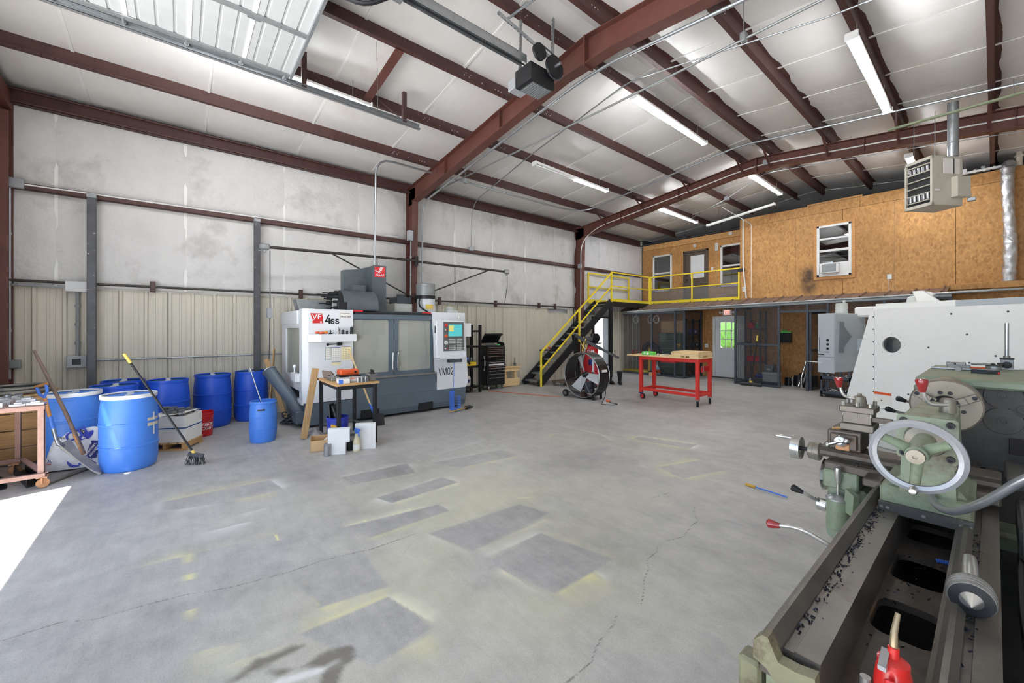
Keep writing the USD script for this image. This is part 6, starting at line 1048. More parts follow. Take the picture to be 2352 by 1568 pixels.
for y in (-.26, .26): obj('upright', M().bb((-.14, y - .02, 0), (-.1, y + .02, 2.0)).bb((.08, y - .02, 0), (.12, y + .02, 2.0)), 'chest_black', p)
mat('purple', (92, 84, 160), .5)
for z, y, mt, lb in ((1.48, 0, 'purple', 'purple box on a dark shelf in the left cage'), (1.03, .1, 'dark_grey', 'grey box on the middle shelf in the left cage')): small('parts_box', lb, 'box', (-6.75, 13.85 + y, z), [('body', M().bb((-.09, -.14, 0), (.09, .14, .16), .006), mt), ('front', M().bb((.09, -.05, .04), (.092, .05, .1)), 'paper')])
small('funnel', 'brass-coloured funnel hung on the side of the left cage', 'funnel', (-6.85, 13.05, 1.0), [('cone', M().lathe([(.0, 0), (.015, .0), (.02, .05), (.08, .14)], n=18), 'gold'), ('stem', M().cyl((0, 0, -.06), (0, 0, 0), .012), 'gold')])
p = thing('shelf_unit', 'dark metal shelves behind the mesh right of the white door', 'shelving', (-4.75, 13.75, 0))
for z in (.06, .62, 1.12, 1.62): obj('shelf', M().bb((-.22, -.25, z), (.24, .25, z + .04)), 'cage_frame', p)
for x in (-.2, .22): obj('upright', M().bb((x - .02, -.25, 0), (x + .02, -.21, 2.2)).bb((x - .02, .21, 0), (x + .02, .25, 2.2)), 'cage_frame', p)
small('fuel_can', 'red fuel can with dark cap on the upper shelf of the right cage', 'can', (-4.82, 13.65, 1.66), [('body', M().bb((-.08, -.07, 0), (.08, .07, .2), .02), 'red_tank'), ('spout', M().cyl((0, 0, .2), (.02, 0, .27), .03), 'black')])
small('oil_bottle', 'little green bottle beside the red fuel can', 'bottle', (-4.66, 13.65, 1.66), [('body', M().lathe([(0, 0), (.03, 0), (.03, .13), (.012, .17), (0, .17)], n=14), 'doc_green'), ('cap', M().cyl((0, 0, .17), (0, 0, .2), .015), 'white')])
small('tool_box', 'red tool box on the lower shelf of the right cage', 'tool box', (-4.72, 13.65, .66), [('body', M().bb((-.19, -.1, 0), (.19, .1, .17), .012), 'red_tank'), ('handle', M().tube(arc([(-.08, 0, .17), (-.08, 0, .22), (.08, 0, .22), (.08, 0, .17)], .03), .01, 8), 'steel')])
m = M()
for i in range(14): m.box((-.18 + .36 * rng.random(), -.1 + .2 * rng.random(), .02), (.09, .03, .03), .005, rot(Z_, 180 * rng.random()))
p = thing('loose_tools', 'jumble of grey tools on the middle shelf of the right cage', 'tools', (-4.72, 13.7, 1.16), kind='stuff'); obj('pieces', m, 'steel_dull', p)
p = thing('broom', 'wide black push broom with yellow-tipped handle against the right cage', 'broom', (-4.52, 12.76, 0)); obj('brush', M().bb((-.28, -.05, 0), (.28, .03, .06), .01), 'black', p); obj('block', M().bb((-.27, -.04, .06), (.27, .03, .10), .01), 'dark_grey', p); obj('handle', M().cyl((0, 0, .1), (.13, .10, 1.42), .014, n=10), 'black', p); obj('grip', M().cyl((.12, .09, 1.30), (.135, .105, 1.47), .02, n=10), 'yellow_grip', p); obj('collar', M().bb((-.04, -.03, .1), (.04, .03, .15), .008), 'yellow_grip', p)
small('storage_box', 'grey plastic storage box on the floor inside the right cage', 'box', (-4.14, 13.25, .12), [('body', M().bb((-.2, -.14, 0), (.2, .14, .28), .012), 'box_grey'), ('lid', M().bb((-.21, -.15, .20), (.21, .15, .28), .01), 'box_grey'), ('plinth', M().bb((-.19, -.13, -.12), (.19, .13, 0)), 'black')])
small('parts_bin', 'slate blue bin on top of the grey storage box', 'bin', (-4.2, 13.27, .40), [('body', M().prism([(-.11, 0), (.09, 0), (.13, .2), (-.11, .2)], (0, .1, 0), X_, Z_, .2), 'tool_grey'), ('label', M().bb((-.05, -.102, .06), (.04, -.1, .1)), 'box_white')])
small('steel_canister', 'pale blue-grey canister right of the slate bin', 'canister', (-3.99, 13.3, .40), [('body', M().lathe([(0, 0), (.06, 0), (.06, .24), (0, .24)], n=18), 'steel'), ('band', M().lathe([(.061, .1), (.061, .13)], n=18), 'dark_grey')])
small('machine_base', 'small dark machine with blue motor on the cage floor', 'machine', (-4.5, 13.25, 0), [('body', M().bb((-.25, -.12, .06), (.2, .14, .2), .02), 'dark_grey'), ('motor', M().cyl((-.05, 0, .26), (.15, 0, .26), .07), 'ink_navy'), ('feet', M().bb((-.2, -.1, 0), (.15, .1, .06), .01), 'black'), ('dial', M().lathe([(0, 0), (.04, 0), (.04, .02), (0, .02)], (-.15, -.14, .15), (0, -1, 0), 14), 'white')])
small('document_box', 'black box with lime green lid on the OSB seen through the gateway', 'box', (-4.06, 14.10, 1.24), [('body', M().bb((-.17, -.06, 0), (.17, .08, .30), .006), 'chest_black'), ('lid', M().bb((-.18, -.07, .29), (.18, .08, .335), .006), 'green_box'), ('handle', M().bb((-.07, -.05, .335), (.07, .03, .375), .016), 'green_box')])
r3 = np.random.default_rng(5)
for i, (x, y, r, h) in enumerate(((-3.86, 13.75, .10, .22), (-3.72, 13.55, .035, .26), (-3.62, 13.8, .12, .30), (-3.48, 13.5, .04, .24), (-3.40, 13.75, .11, .26), (-3.34, 13.45, .035, .2), (-3.52, 13.95, .13, .36), (-3.3, 13.95, .09, .3))):
    mt = 'chrome' if r < .05 else 'chest_black'; small('bar_stock', f'{"bright" if r < .05 else "dark"} round of bar stock behind the gateway, {["first", "second", "third", "fourth", "fifth", "sixth", "seventh", "eighth"][i]} counted from the left', 'bar stock', (x, y, 0), [('body', M().lathe([(0, 0), (r, 0), (r, h), (r * .9, h + .01), (0, h + .01)], n=20), mt), ('face', M().lathe([(0, h + .012), (r * .6, h + .012)], n=16), 'steel')])
for i, (x, L, mt) in enumerate(((-3.52, .78, 'chrome'), (-3.44, .72, 'steel'), (-3.36, .55, 'wood_brown'))): small('long_bar', f'{["brightest", "grey", "brown"][i]} long bar leaning on the OSB in the gateway', 'bar', (x, 13.62, .0), [('bar', M().cyl((0, 0, .25), (.12, .3, .25 + L), .028 - .006 * i, n=14), mt), ('tip', M().cyl((.12, .3, .25 + L), (.122, .305, .26 + L), .02 - .004 * i, n=12), 'steel'), ('foot', M().cyl((-.04, -.1, .02), (0, 0, .25), .028 - .006 * i, n=14), mt)])
for i in range(4): small('hung_rod', 'thin steel rod hanging in the cage behind the gate leaf', 'rod', (-2.95 + .10 * i, 13.9 - .05 * i, 0), [('rod', M().cyl((0, 0, .25 + .05 * (i % 2)), (0, 0, 1.02), .013, n=8), 'chrome'), ('foot', M().cyl((0, 0, 0), (0, 0, .26 + .05 * (i % 2)), .016, n=8), 'steel_dull')], 0, 'thin rods behind the gate leaf')
small('framed_board', 'empty black frame hung on the OSB behind the gate leaf', 'frame', (-2.75, 14.13, 1.1), [('frame', M().prism(sbox(-.24, 0, .24, .75).difference(sbox(-.19, .05, .19, .70)), (0, 0, 0), X_, Z_, .04), 'black'), ('backing', M().bb((-.19, .0, .05), (.19, .01, .70)), 'osb_dim')])
# ---------------------------------------------------------------- under the roof: overhead door and operator, conduits, heater
mat('door_sheet', (196, 199, 198), .45, .1, .04)
dz, dx0, dx1, dy1 = 4.96, -5.86, -1.6, 1.10
p = thing('overhead_door', 'raised white ribbed overhead door lying flat under the roof', 'garage door', (-3.7, -.4, dz)); o = A(-3.7, -.4, dz)
for i in range(6):
    b = dy1 - i * .52; a = b - .515; m = M(); q = []
    for dy, dzz in ((0, 0), (.10, 0), (.108, .014), (.125, .014), (.133, 0), (.25, 0), (.258, .014), (.275, .014), (.283, 0), (.40, 0), (.408, .014), (.425, .014), (.433, 0), (.515, 0)): q.append([A(dx0, a + dy, dz + dzz) - o, A(dx1, a + dy, dz + dzz) - o])
    if a < YF: continue
    m.grid(np.array(q)); m.sm = False; m.bb(A(dx0, a, dz + .02) - o, A(dx1, b, dz + .05) - o); s_ = obj('section', m, 'door_sheet', p)
    obj('meeting_rail', M().bb(A(dx0, a - .005, dz - .006) - o, A(dx1, a + .035, dz + .01) - o), 'white', s_)
    for xx in (dx0 + .02, -5.0, -3.9, -2.6): obj('hinge', M().bb(A(xx - .02, a - .04, dz - .014) - o, A(xx + .025, a + .08, dz - .004) - o, .003), 'galv', s_)
for xx in (dx0, -4.95, -3.9, -2.75, dx1): obj('stile', M().bb(A(xx - .02, YF + .05, dz - .022) - o, A(xx + .04, dy1, dz - .002) - o), 'galv_dull', p)
obj('bottom_edge', M().bb(A(dx0, dy1, dz - .04) - o, A(dx1, dy1 + .03, dz + .06) - o), 'galv', p)
for xx in (dx0 + .02,):
    for yy in (-1.5, -.98, -.46, .06, .58, 1.05): obj('roller', M().cyl(A(xx - .10, yy, dz - .02) - o, A(xx, yy, dz - .02) - o, .012).lathe([(0, -.012), (.024, -.012), (.024, .012), (0, .012)], A(xx - .10, yy, dz - .02) - o, X_, 14), 'galv', p)
p = thing('door_track', 'galvanised horizontal track beside the raised overhead door', 'track', (-5.96, .5, 4.93)); o = A(-5.96, .5, 4.93)
obj('track', M().bb((-.03, YF - .5, -.035), (-.026, 2.5, .04)).bb((-.03, YF - .5, -.035), (.02, 2.5, -.031)).bb((-.03, YF - .5, .036), (.015, 2.5, .04)).bb((.016, YF - .5, -.035), (.02, 2.5, -.015)), 'galv', p)
obj('angle', M().bb((-.06, YF - .5, .04), (-.03, 2.5, .044)).bb((-.06, YF - .5, .04), (-.056, 2.5, .085)), 'galv_dull', p)
for yy in (1.3, 2.75):
    zt = zr(-6.0); obj('hanger', M().bb(A(-6.03, yy - .03, 4.95) - o, A(-5.97, yy + .03, zt + .05) - o), 'iron_dark', p)
    obj('hanger_brace', M().bar(A(-6.0, yy - .03, 4.98) - o, A(-6.35, yy - .35, zt + .02) - o, .04, .006), 'iron_dark', p)
obj('cross_angle', M().bar(A(-6.55, 2.30, zr(-6.5) - .02) - o, A(-5.15, 2.30, zr(-5.15) - .02) - o, .12, .012), 'iron_red', p)
c = A(-6.33, -.1, 5.2); light('strip_light', 'lit strip light beside the raised overhead door at top left', c, 2.45, Y_, (0, 1))
p = thing('door_operator', 'black electric door operator with pulleys at the end of a ceiling rail', 'motor', (-3.74, 3.4, 4.72)); o = A(-3.74, 3.4, 4.72)
obj('housing', M().bb((-.16, -.12, 0), (.14, .30, .22), .012), 'black_steel', p); obj('finned_plate', M().bb((-.13, -.05, -.012), (.11, .27, .0)), 'steel', p)
m = M()
for i in range(9): m.bb((-.13, -.04 + i * .034, -.02), (.11, -.028 + i * .034, -.012))
obj('fin', m, 'galv', p, kind='stuff'); obj('end_box', M().bb((-.30, -.12, .02), (-.16, .10, .16), .008), 'box_grey', p)
for (y, z, r) in ((-.02, .33, .10), (.24, .25, .14)): obj('pulley', M().lathe([(0, -.02), (r, -.02), (r - .012, 0), (r, .02), (0, .02)], (.19, y, z), X_, 32), 'black_steel', p)
obj('belt', M().tube([(.19, .24 + .15 * math.cos(a), .25 + .15 * math.sin(a)) for a in np.linspace(-2.2, 1.2, 20)] + [(.19, -.02, .44)], .01, 6), 'dark_grey', p); obj('shaft', M().cyl((.0, .24, .25), (.3, .24, .25), .02), 'steel', p)
p = thing('operator_rail', 'long galvanised operator rail running along the middle of the ceiling', 'rail', (-3.74, .6, 5.0)); o = A(-3.74, .6, 5.0)
obj('rail', M().bb((-.05, YF - .5, -.05), (-.045, 2.7, .05)).bb((.045, YF - .5, -.05), (.05, 2.7, .05)).bb((-.05, YF - .5, .046), (.05, 2.7, .05)), 'galv', p); obj('chain', M().tube([(0, YF - .5, -.045), (0, 2.7, -.045)], .009, 6), 'black_steel', p)
obj('carriage', M().bb((-.06, .9, -.09), (.06, 1.1, -.04), .006), 'galv', p); obj('door_arm', M().tube(arc([(0, 1.0, -.08), (-.1, .75, -.26), (-.28, .45, -.12)], .2), .022, 8), 'black_steel', p)
def perforated(name, lab, a, b, w=.035):
    a, b = A(*a), A(*b); q = thing(name, lab, 'hanger', b); L = np.linalg.norm(a - b); obj('angle', M().bar((0, 0, 0), a - b, w, .004).bar((w / 2, 0, 0), a - b + A(w / 2, 0, 0), .004, w), 'galv', q)
    m = M(); d = nrm(a - b); nn = nrm(np.cross(d, X_))
    for i in range(int(L / .05)): c_ = d * (.03 + i * .05); m.box(c_ + nn * .0, (.012, .010, .02))
    obj('slot', m, 'black', q, kind='stuff'); return q
for i, (x, y, z) in enumerate(((-3.86, 3.32, 4.95), (-3.58, 3.62, 4.95))): perforated('hanger_angle', f'perforated hanger angle holding the door operator, {["left", "right"][i]} of two', (x, y + .02, 5.6), (x, y, z))
perforated('hanger_angle', 'perforated diagonal brace above the door operator', (-3.9, 3.0, 5.55), (-3.56, 3.6, 5.05)); perforated('hanger_angle', 'perforated cross angle between purlins above the operator', (-3.95, 3.18, 5.58), (-3.2, 3.3, 5.6))
for i, x in enumerate((-3.82, -3.66)): perforated('hanger_angle', f'short perforated hanger at the middle of the operator rail, {["left", "right"][i]} of two', (x, 1.75, 5.6), (x, 1.75, 5.03))
pipe_thing('pull_wire', 'thin wire hanging from the roof near the door hanger', 'wire', [(-5.2, 2.0, 5.45), (-5.22, 2.02, 4.55)], .004, 'steel_dull')
# conduits and lines under the roof
UZ = lambda x: zr(x) - .03
pipe_thing('conduit', 'silver conduit rising from the mill, bending along the roof and across the bay', 'conduit', [(-.0 + .75, 9.3, UZ(.75)), (RX, 9.3, UZ(RX)), (-7.75, 9.3, UZ(-7.75)), (-7.98, 8.6, UZ(-7.98)), (-7.98, 3.05, UZ(-7.98)), (-8.0, 3.03, 2.9)], .021, bend=.35)
pipe_thing('conduit', 'silver conduit following the underside of the nearer rafter', 'conduit', [(.9, FY[0] + .14, zr(.9) - .42), (RX + .3, FY[0] + .14, zr(RX) - .42), (RX - .3, FY[0] + .14, zr(RX) - .42), (-8.55, FY[0] + .14, 4.66), (-8.68, FY[0] + .14, 4.4), (-8.70, FY[0] + .14, 2.5)], .021, bend=.22)
pipe_thing('conduit', 'second conduit drop on the column of the nearer frame', 'conduit', [(-8.72, FY[0] - .14, 3.75), (-8.74, FY[0] - .14, 2.1)], .016, boxes=[('disconnect_box', (-8.78, FY[0] - .22, 3.72), (-8.66, FY[0] - .10, 3.95), 'box_grey')])
pipe_thing('air_line', 'pale straight air line crossing high from the left column to the right', 'pipe', [(1.2, 4.72, 4.78), (-3.5, 4.75, 4.86), (-8.7, 4.78, 5.0)], .014, 'galv_dull', bend=.02)
for x in (-7.3, -1.75):
    pipe_thing('hanger_rod', f'thin rod with a clip holding the air line, {"left" if x < -4 else "right"} of two', 'hanger', [(x, 4.74, zr(x) + .18), (x, 4.74, 4.82)], .005, 'galv', boxes=[('clip', (x - .03, 4.70, 4.8), (x + .03, 4.78, 4.9), 'galv_dull')])
Q = [(-9.02, 6.05, 3.86), (-9.0, 6.05, 4.78), (-8.7, 6.0, UZ(-8.7)), (-6.2, 5.68, UZ(-6.2)), (-3.7, 5.50, UZ(-3.7)), (-1.2, 5.92, UZ(-1.2)), (1.2, 5.8, UZ(1.2))]
pipe_thing('conduit', 'thin conduit linking the three near strip lights, dropping to the girt', 'conduit', Q[::-1], .011, bend=.2, boxes=[('junction_box', (-9.06, 5.99, 3.76), (-8.98, 6.11, 3.86), 'box_grey')])
pipe_thing('conduit', 'thin conduit linking the strip lights behind the farther frame', 'conduit', [(1.2, 11.6, UZ(1.2)), (-1.0, 11.5, UZ(-1.0)), (-3.7, 11.4, UZ(-3.7)), (-5.0, 12.3, UZ(-5.0)), (-6.4, 13.0, UZ(-6.4))], .011, bend=.2, boxes=[('junction_box', (-5.06, 12.24, UZ(-5) - .04), (-4.94, 12.36, UZ(-5) + .06), 'box_grey')])
W = FY[1] - .03; zz = lambda x, k=.16: zr(x) - k
pipe_thing('conduit', 'white conduit clipped along the face of the farther rafter and down its column', 'conduit', [(1.4, W, zz(1.4)), (RX, W, zz(RX)), (-8.2, W, zz(-8.2, .2)), (-8.82, W - .06, 4.55), (-8.84, W - .06, .6)], .015, 'seam_tape', bend=.5, boxes=[('junction_box', (-8.94, W - .09, 3.68), (-8.80, W - .03, 3.82), 'box_grey'), ('junction_box', (-3.42, W - .03, zz(RX) - .06), (-3.28, W + .0, zz(RX) + .06), 'box_grey')])
pipe_thing('pipe', 'white pipe standing against the corner of the upper OSB wall', 'pipe', [(-5.06, YU - .05, 5.10), (-5.06, YU - .05, 3.6), (-4.97, YU - .05, 2.62)], .022, 'white', bend=.4)
pipe_thing('pipe', 'thin white pipe running up the OSB and slanting to the ceiling light', 'pipe', [(-5.3, 12.7, 5.35), (-4.83, YU - .04, 4.9), (-4.83, YU - .04, 2.62)], .012, 'white', bend=.06)
pipe_thing('conduit', 'conduit along the OSB below the soffit box at right', 'conduit', [(-.64, YU - .3, 2.49), (1.8, YU - .3, 2.52)], .02)
pipe_thing('pipe', 'white pipe lying on top of the upper OSB wall by the flex duct', 'pipe', [(.12, YU - .06, 5.17), (-.42, YU - .06, 5.17)], .028, 'white', boxes=[('elbow', (-.47, YU - .09, 5.14), (-.40, YU - .03, 5.26), 'white'), ('valve', (-.2, YU - .09, 5.17), (-.13, YU - .03, 5.25), 'galv')])
pipe_thing('pipe', 'tan vertical pipe beside the flex duct', 'pipe', [(.33, YU - .02, 5.9), (.33, YU - .02, 5.12)], .05, 'tape_tan')
p = thing('strip_light', 'unlit white strip light hung askew near the back offices', 'strip light', (-5.80, 12.85, 4.92)); E_ = A(1.82, .1, .27)
obj('housing', M().bar((0, 0, 0), E_, .11, .055, .012), 'white', p); obj('tube_lamp', M().cyl((.05, -.02, -.03), E_ - A(.05, .02, .03), .015), 'box_white', p); obj('end_cap', M().box((0, 0, 0), (.03, .13, .075), .008), 'white', p); obj('end_cap', M().box(E_, (.03, .13, .075), .008), 'white', p); obj('hanger', M().cyl((.3, 0, .04), (.3, .1, .45), .004).cyl((1.5, .1, .26), (1.5, .1, .6), .004), 'steel_dull', p)
# unit heater with its flue
mat('heater_tan', (190, 184, 170), .42, 0, .03)
ux, uy = nrm(A(.842, -.551, 0)), nrm(A(.551, .842, 0)); p = thing('unit_heater', 'beige gas unit heater with louvred front hung below the roof', 'heater', (-.63, 9.1, 3.62)); w, d, h = .40, .56, .78
def ub(a, b, mt, nm, par=p, bev=.004): c_ = (A(*a) + A(*b)) / 2; s_ = abs(A(*b) - A(*a)); return obj(nm, M().box(ux * c_[0] + uy * c_[1] + Z_ * c_[2], s_, bev, np.stack([ux, uy, Z_], 1)), mt, par)
ub((-w, .03, 0), (0, d, h), 'heater_tan', 'cabinet', bev=.008)
for a, b in (((-w, 0, 0), (-w + .03, .04, h)), ((-.03, 0, 0), (0, .04, h)), ((-w, 0, 0), (0, .04, .05)), ((-w, 0, h - .05), (0, .04, h))): ub(a, b, 'heater_tan', 'front_frame')
ub((-w + .03, .024, .05), (-.03, .03, h - .05), 'black', 'opening')
for i in range(6): ub((-w + .03, -.01, .09 + i * .115), (-.03, .03, .105 + i * .115), 'heater_tan', 'louvre')
for z in (.17, .60):
    for i in range(5): x = -w + .075 + i * .063; obj('burner_tube', M().cyl(ux * x + uy * .03 + Z_ * (z - .05), ux * x + uy * .015 + Z_ * (z + .05), .022, n=10), 'chrome', p)
ub((0, .34, .12), (.09, .58, .44), 'heater_tan', 'control_box'); ub((.0, .2, .5), (.003, .50, .74), 'paper', 'rating_label'); ub((.003, .38, .5), (.005, .40, .74), 'dark_grey', 'label_stripe'); ub((.003, .05, .22), (.006, .14, .25), 'paper', 'rating_label')
c_ = ux * -.03 + uy * .42; obj('flue', M().cyl(c_ + Z_ * h, c_ + Z_ * 1.64, .065, n=20).torus(c_ + Z_ * 1.0, Z_, .066, .006, 20, 6), 'galv', p); obj('gas_valve', M().box(ux * .08 + uy * .6 + Z_ * .08, (.1, .06, .06), .01).cyl(ux * .06 + uy * .6 + Z_ * .1, ux * .06 + uy * .6 + Z_ * .2, .015), 'galv', p)
for x, y in ((-w + .05, .12), (-.05, .12), (-.05, .5)): obj('hanging_rod', M().cyl(ux * x + uy * y + Z_ * h, ux * x + uy * y + Z_ * 1.5, .005, n=6), 'galv', p)
p = thing('hanging_angle', 'pale green painted angle iron slung across above the unit heater', 'angle iron', (-1.13, 9.0, 4.93)); obj('bar', M().bar((0, 0, 0), (1.55, .1, .02), .05, .005).bar((0, .025, .025), (1.55, .125, .045), .005, .05), 'doc_green' if False else 'pale_green', p) if False else None
mat('pale_green', (150, 160, 132), .5); obj('bar', M().bar((0, 0, 0), (1.45, .05, .02), .05, .005).bar((0, .025, .02), (1.45, .075, .04), .005, .045), 'pale_green', p); obj('hook', M().cyl((.1, 0, 0), (.1, 0, .3), .005, n=6).cyl((1.3, .05, .02), (1.3, .05, .26), .005, n=6), 'steel', p)
# foil flex duct
MATS['foil'] = usdkit.material(stage, '/World/Looks/foil', {'tc': ('texture_coordinate', {}), 'n': ('noise_texture', {'scale': 9., 'detail': 5., 'roughness': .7, 'distortion': 1.}), 'b': ('bump', {'strength': .7, 'distance': .03}), 'p': ('principled_bsdf', {'base_color': (.62, .63, .65), 'metallic': .9, 'roughness': .3})},
    [('tc.object', 'n.vector'), ('n.fac', 'b.height'), ('b.normal', 'p.normal')], surface='p.BSDF')
p = thing('flex_duct', 'crinkled silver foil flex duct running up the right OSB wall', 'duct', (.19, YU - .14, 2.67)); zs_ = np.linspace(0, 2.42, 70); an = np.arange(28) * 2 * np.pi / 28; P = []
for z in zs_:
    r = .094 + .008 * math.sin(z * 3.1) + .005 * math.sin(z * 40); P.append([( .02 * math.sin(z * 2.2) + (r + .006 * math.sin(a * 5 + z * 17)) * math.cos(a), .0 + (r + .006 * math.sin(a * 4 - z * 23)) * math.sin(a) + .10 * max(0, z - 2.2) ** 1.0, z) for a in np.r_[an, an[0]]])
P = np.array(P); obj('sleeve', M().grid(P[:, ::-1]), 'foil', p); obj('top_elbow', M().tube([(0, .02, 2.40), (0, .06, 2.49), (0, .13, 2.52)], [.10, .105, .10], 24), 'foil', p); obj('collar', M().torus((0, 0, .01), Z_, .093, .012, 28, 8), 'galv', p)
# ---------------------------------------------------------------- turning centre (big white sheet-metal back) at right
mat('cnc_white', (234, 233, 228), .4, 0, .02); mat('cnc_grey', (172, 178, 182), .4, 0, .02); mat('cnc_dark', (120, 126, 130), .45)
vx, vy = nrm(A(.909, -.4175, 0)), nrm(A(.4175, .909, 0)); CN = A(-1.22, 7.98, 0); p = thing('turning_center', 'big white sheet-metal turning center with slanted left edge and round port', 'lathe', CN)
RT = np.stack([vx, vy, Z_], 1)
def cb(a, b, mt, nm, bev=.004, par=p): c_ = (A(*a) + A(*b)) / 2; return obj(nm, M().box(RT @ c_, abs(A(*b) - A(*a)), bev, RT), mt, par)
def cp(poly, d0, d1, mt, nm, par=p): return obj(nm, M().prism(poly, vy * d0, vx, Z_, -(d1 - d0)), mt, par)
port = [(.30 + .115 * math.cos(a), 1.44 + .115 * math.sin(a)) for a in np.linspace(0, 2 * np.pi, 33)[:-1]]
cp(Polygon([(-.32, .35), (-.30, .62), (.03, 1.93), (.07, 1.955), (2.9, 1.955), (2.9, .12), (-.2, .12)], [port]), 0, .03, 'cnc_white', 'back_panel')
cp(Polygon([(-.28, .14), (-.28, .62), (.05, 1.90), (2.9, 1.90), (2.9, .14)]), .5, 1.3, 'cnc_white', 'body'); cp(Polygon([(-.30, .6), (-.27, .6), (.06, 1.93), (.03, 1.93)]), .03, .5, 'cnc_white', 'side_return'); cb((-.28, .03, .12), (2.9, .5, .16), 'cnc_white', 'bottom_pan'); cb((.05, .03, 1.90), (2.9, .5, 1.93), 'cnc_white', 'top_pan')
cb((.05, .08, 1.955), (.95, .95, 2.04), 'cnc_white', 'roof_box'); cb((.95, .08, 1.955), (1.75, .95, 2.035), 'cnc_grey', 'roof_box'); cb((-.55, .5, 1.86), (.05, .95, 2.03), 'cnc_white', 'roof_wing', .03); cb((.28, .3, 1.0), (.5, .45, 1.7), 'cnc_grey', 'inner_machine', .02)
cp([(.36, 2.03), (.56, 2.16), (.48, 2.20), (.36, 2.20)], .4, .45, 'cnc_white', 'bracket'); cp([(.42, 2.035), (.66, 2.035), (.46, 2.21), (.34, 2.21)], .35, .39, 'cnc_white', 'bracket'); obj('filter_cap', M().lathe([(0, 0), (.075, 0), (.085, .05), (.07, .11), (.04, .13), (0, .13)], RT @ A(.22, .6, 2.03), Z_, 20), 'key_pale', p)
obj('bellows', M().lathe([(0, 0), (.06, 0), (.07, .04), (.06, .08), (0, .08)], RT @ A(.36, .6, 2.03), Z_, 18), 'clear_amber', p)
cb((.08, -.004, .0), (.086, 0, 1.93), 'cnc_grey', 'panel_seam', 0); cb((.10, -.003, .50), (.48, .0, .505), 'dark_grey', 'hatch_edge', 0); cb((.475, -.003, .16), (.48, .0, .505), 'dark_grey', 'hatch_edge', 0); cb((.08, -.004, .56), (.30, -.001, .74), 'paper', 'warning_label', 0); cb((.08, -.006, .705), (.30, -.003, .74), 'orange', 'label_band', 0)
for i in range(8): obj('bolt', M().lathe([(0, .008), (.009, .006), (.011, 0)], RT @ A(.075, 0, .55 + i * .185), -vy, 10), 'dark_grey', p)
for u, z in ((.95, 1.86), (1.45, 1.87), (1.1, 1.6), (.72, 1.42), (1.12, 1.25), (.62, 1.02), (1.35, 1.35), (1.38, 1.1), (1.6, 1.2), (.18, .62), (.5, .76)): obj('bolt', M().lathe([(0, .008), (.009, .006), (.012, 0)], RT @ A(u, 0, z), -vy, 10), 'dark_grey', p)
for a in np.linspace(0, 2 * np.pi, 9)[:-1]: obj('port_screw', M().lathe([(0, .003), (.005, .003), (.006, 0)], RT @ A(.30 + .155 * math.cos(a), 0, 1.44 + .155 * math.sin(a)), -vy, 8), 'cnc_grey', p)
cb((.1, -.3, .0), (.7, .0, .33), 'key_pale', 'chip_pan', .02)
# grey discharge cabinet behind its left end
q = A(-1.665, 8.17, .0); g = thing('coolant_cabinet', 'grey cabinet with an arrow-shaped recess standing left of the white turning center', 'cabinet', q)
def gb(a, b, mt, nm, bev=.004): c_ = (A(*a) + A(*b)) / 2; return obj(nm, M().box(RT @ c_, abs(A(*b) - A(*a)), bev, RT), mt, g)
gb((-.27, .02, .96), (-.0, .7, 1.92), 'cnc_grey', 'body', .01); gb((-.27, .0, .94), (.0, .02, 1.19), 'cnc_grey', 'lower_cover', .006); gb((-.27, .0, 1.20), (.0, .02, 1.92), 'cnc_grey', 'front_cover', .006)
obj('arrow_recess', M().prism([(.10, 1.28), (.19, 1.28), (.19, 1.36), (.36, 1.54), (.20, 1.70), (.20, 1.78), (.12, 1.78)], A(0, 0, 0) + vx * .012, vy, Z_, .004), 'cnc_dark', g); gb((-.24, -.004, 1.28), (-.235, 0, 1.52), 'dark_grey', 'door_line', 0); gb((-.24, -.004, 1.28), (-.08, 0, 1.284), 'dark_grey', 'door_line', 0); gb((-.26, -.004, 1.23), (-.16, .0, 1.25), 'dark_grey', 'name_plate', 0)
for z in (1.48, 1.41, 1.34): obj('switch', M().lathe([(0, .012), (.018, .01), (.02, 0)], RT @ A(-.1, 0, z), -vy, 12), 'black', g)
obj('cap', M().lathe([(0, 0), (.085, 0), (.08, .16), (.07, .17), (0, .17)], RT @ A(-.10, .3, 1.92), Z_, 20).cyl(RT @ A(-.06, .3, 2.08), RT @ A(-.06, .3, 2.14), .018), 'key_pale', g)
gb((-.04, .5, 1.3), (.5, .56, 1.5), 'cnc_grey', 'mounting_arm'); gb((-.5, .0, 1.1), (-.2, .04, 1.108), 'seam_tape', 'side_arm', 0)
c = thing('shop_cart', 'slate plastic cart with scrap parts under the grey cabinet', 'cart', (-2.45, 12.3, 0))
for z in (.06, .42): obj('tray', M().bb((-.28, -.22, z), (.3, .22, z + .03), .008).bb((-.28, -.22, z), (.3, -.2, z + .09)).bb((-.28, .2, z), (.3, .22, z + .09)).bb((-.28, -.22, z), (-.26, .22, z + .09)).bb((.28, -.22, z), (.3, .22, z + .09)), 'cage_frame', c)
for x in (-.26, .28):
    for y in (-.2, .2): obj('post', M().bb((x - .02, y - .02, .05), (x + .02, y + .02, .80), .004), 'cage_frame', c); obj('caster', M().lathe([(0, -.015), (.025, -.015), (.03, 0), (.025, .015), (0, .015)], (x, y, .03), Y_, 12), 'rubber', c)
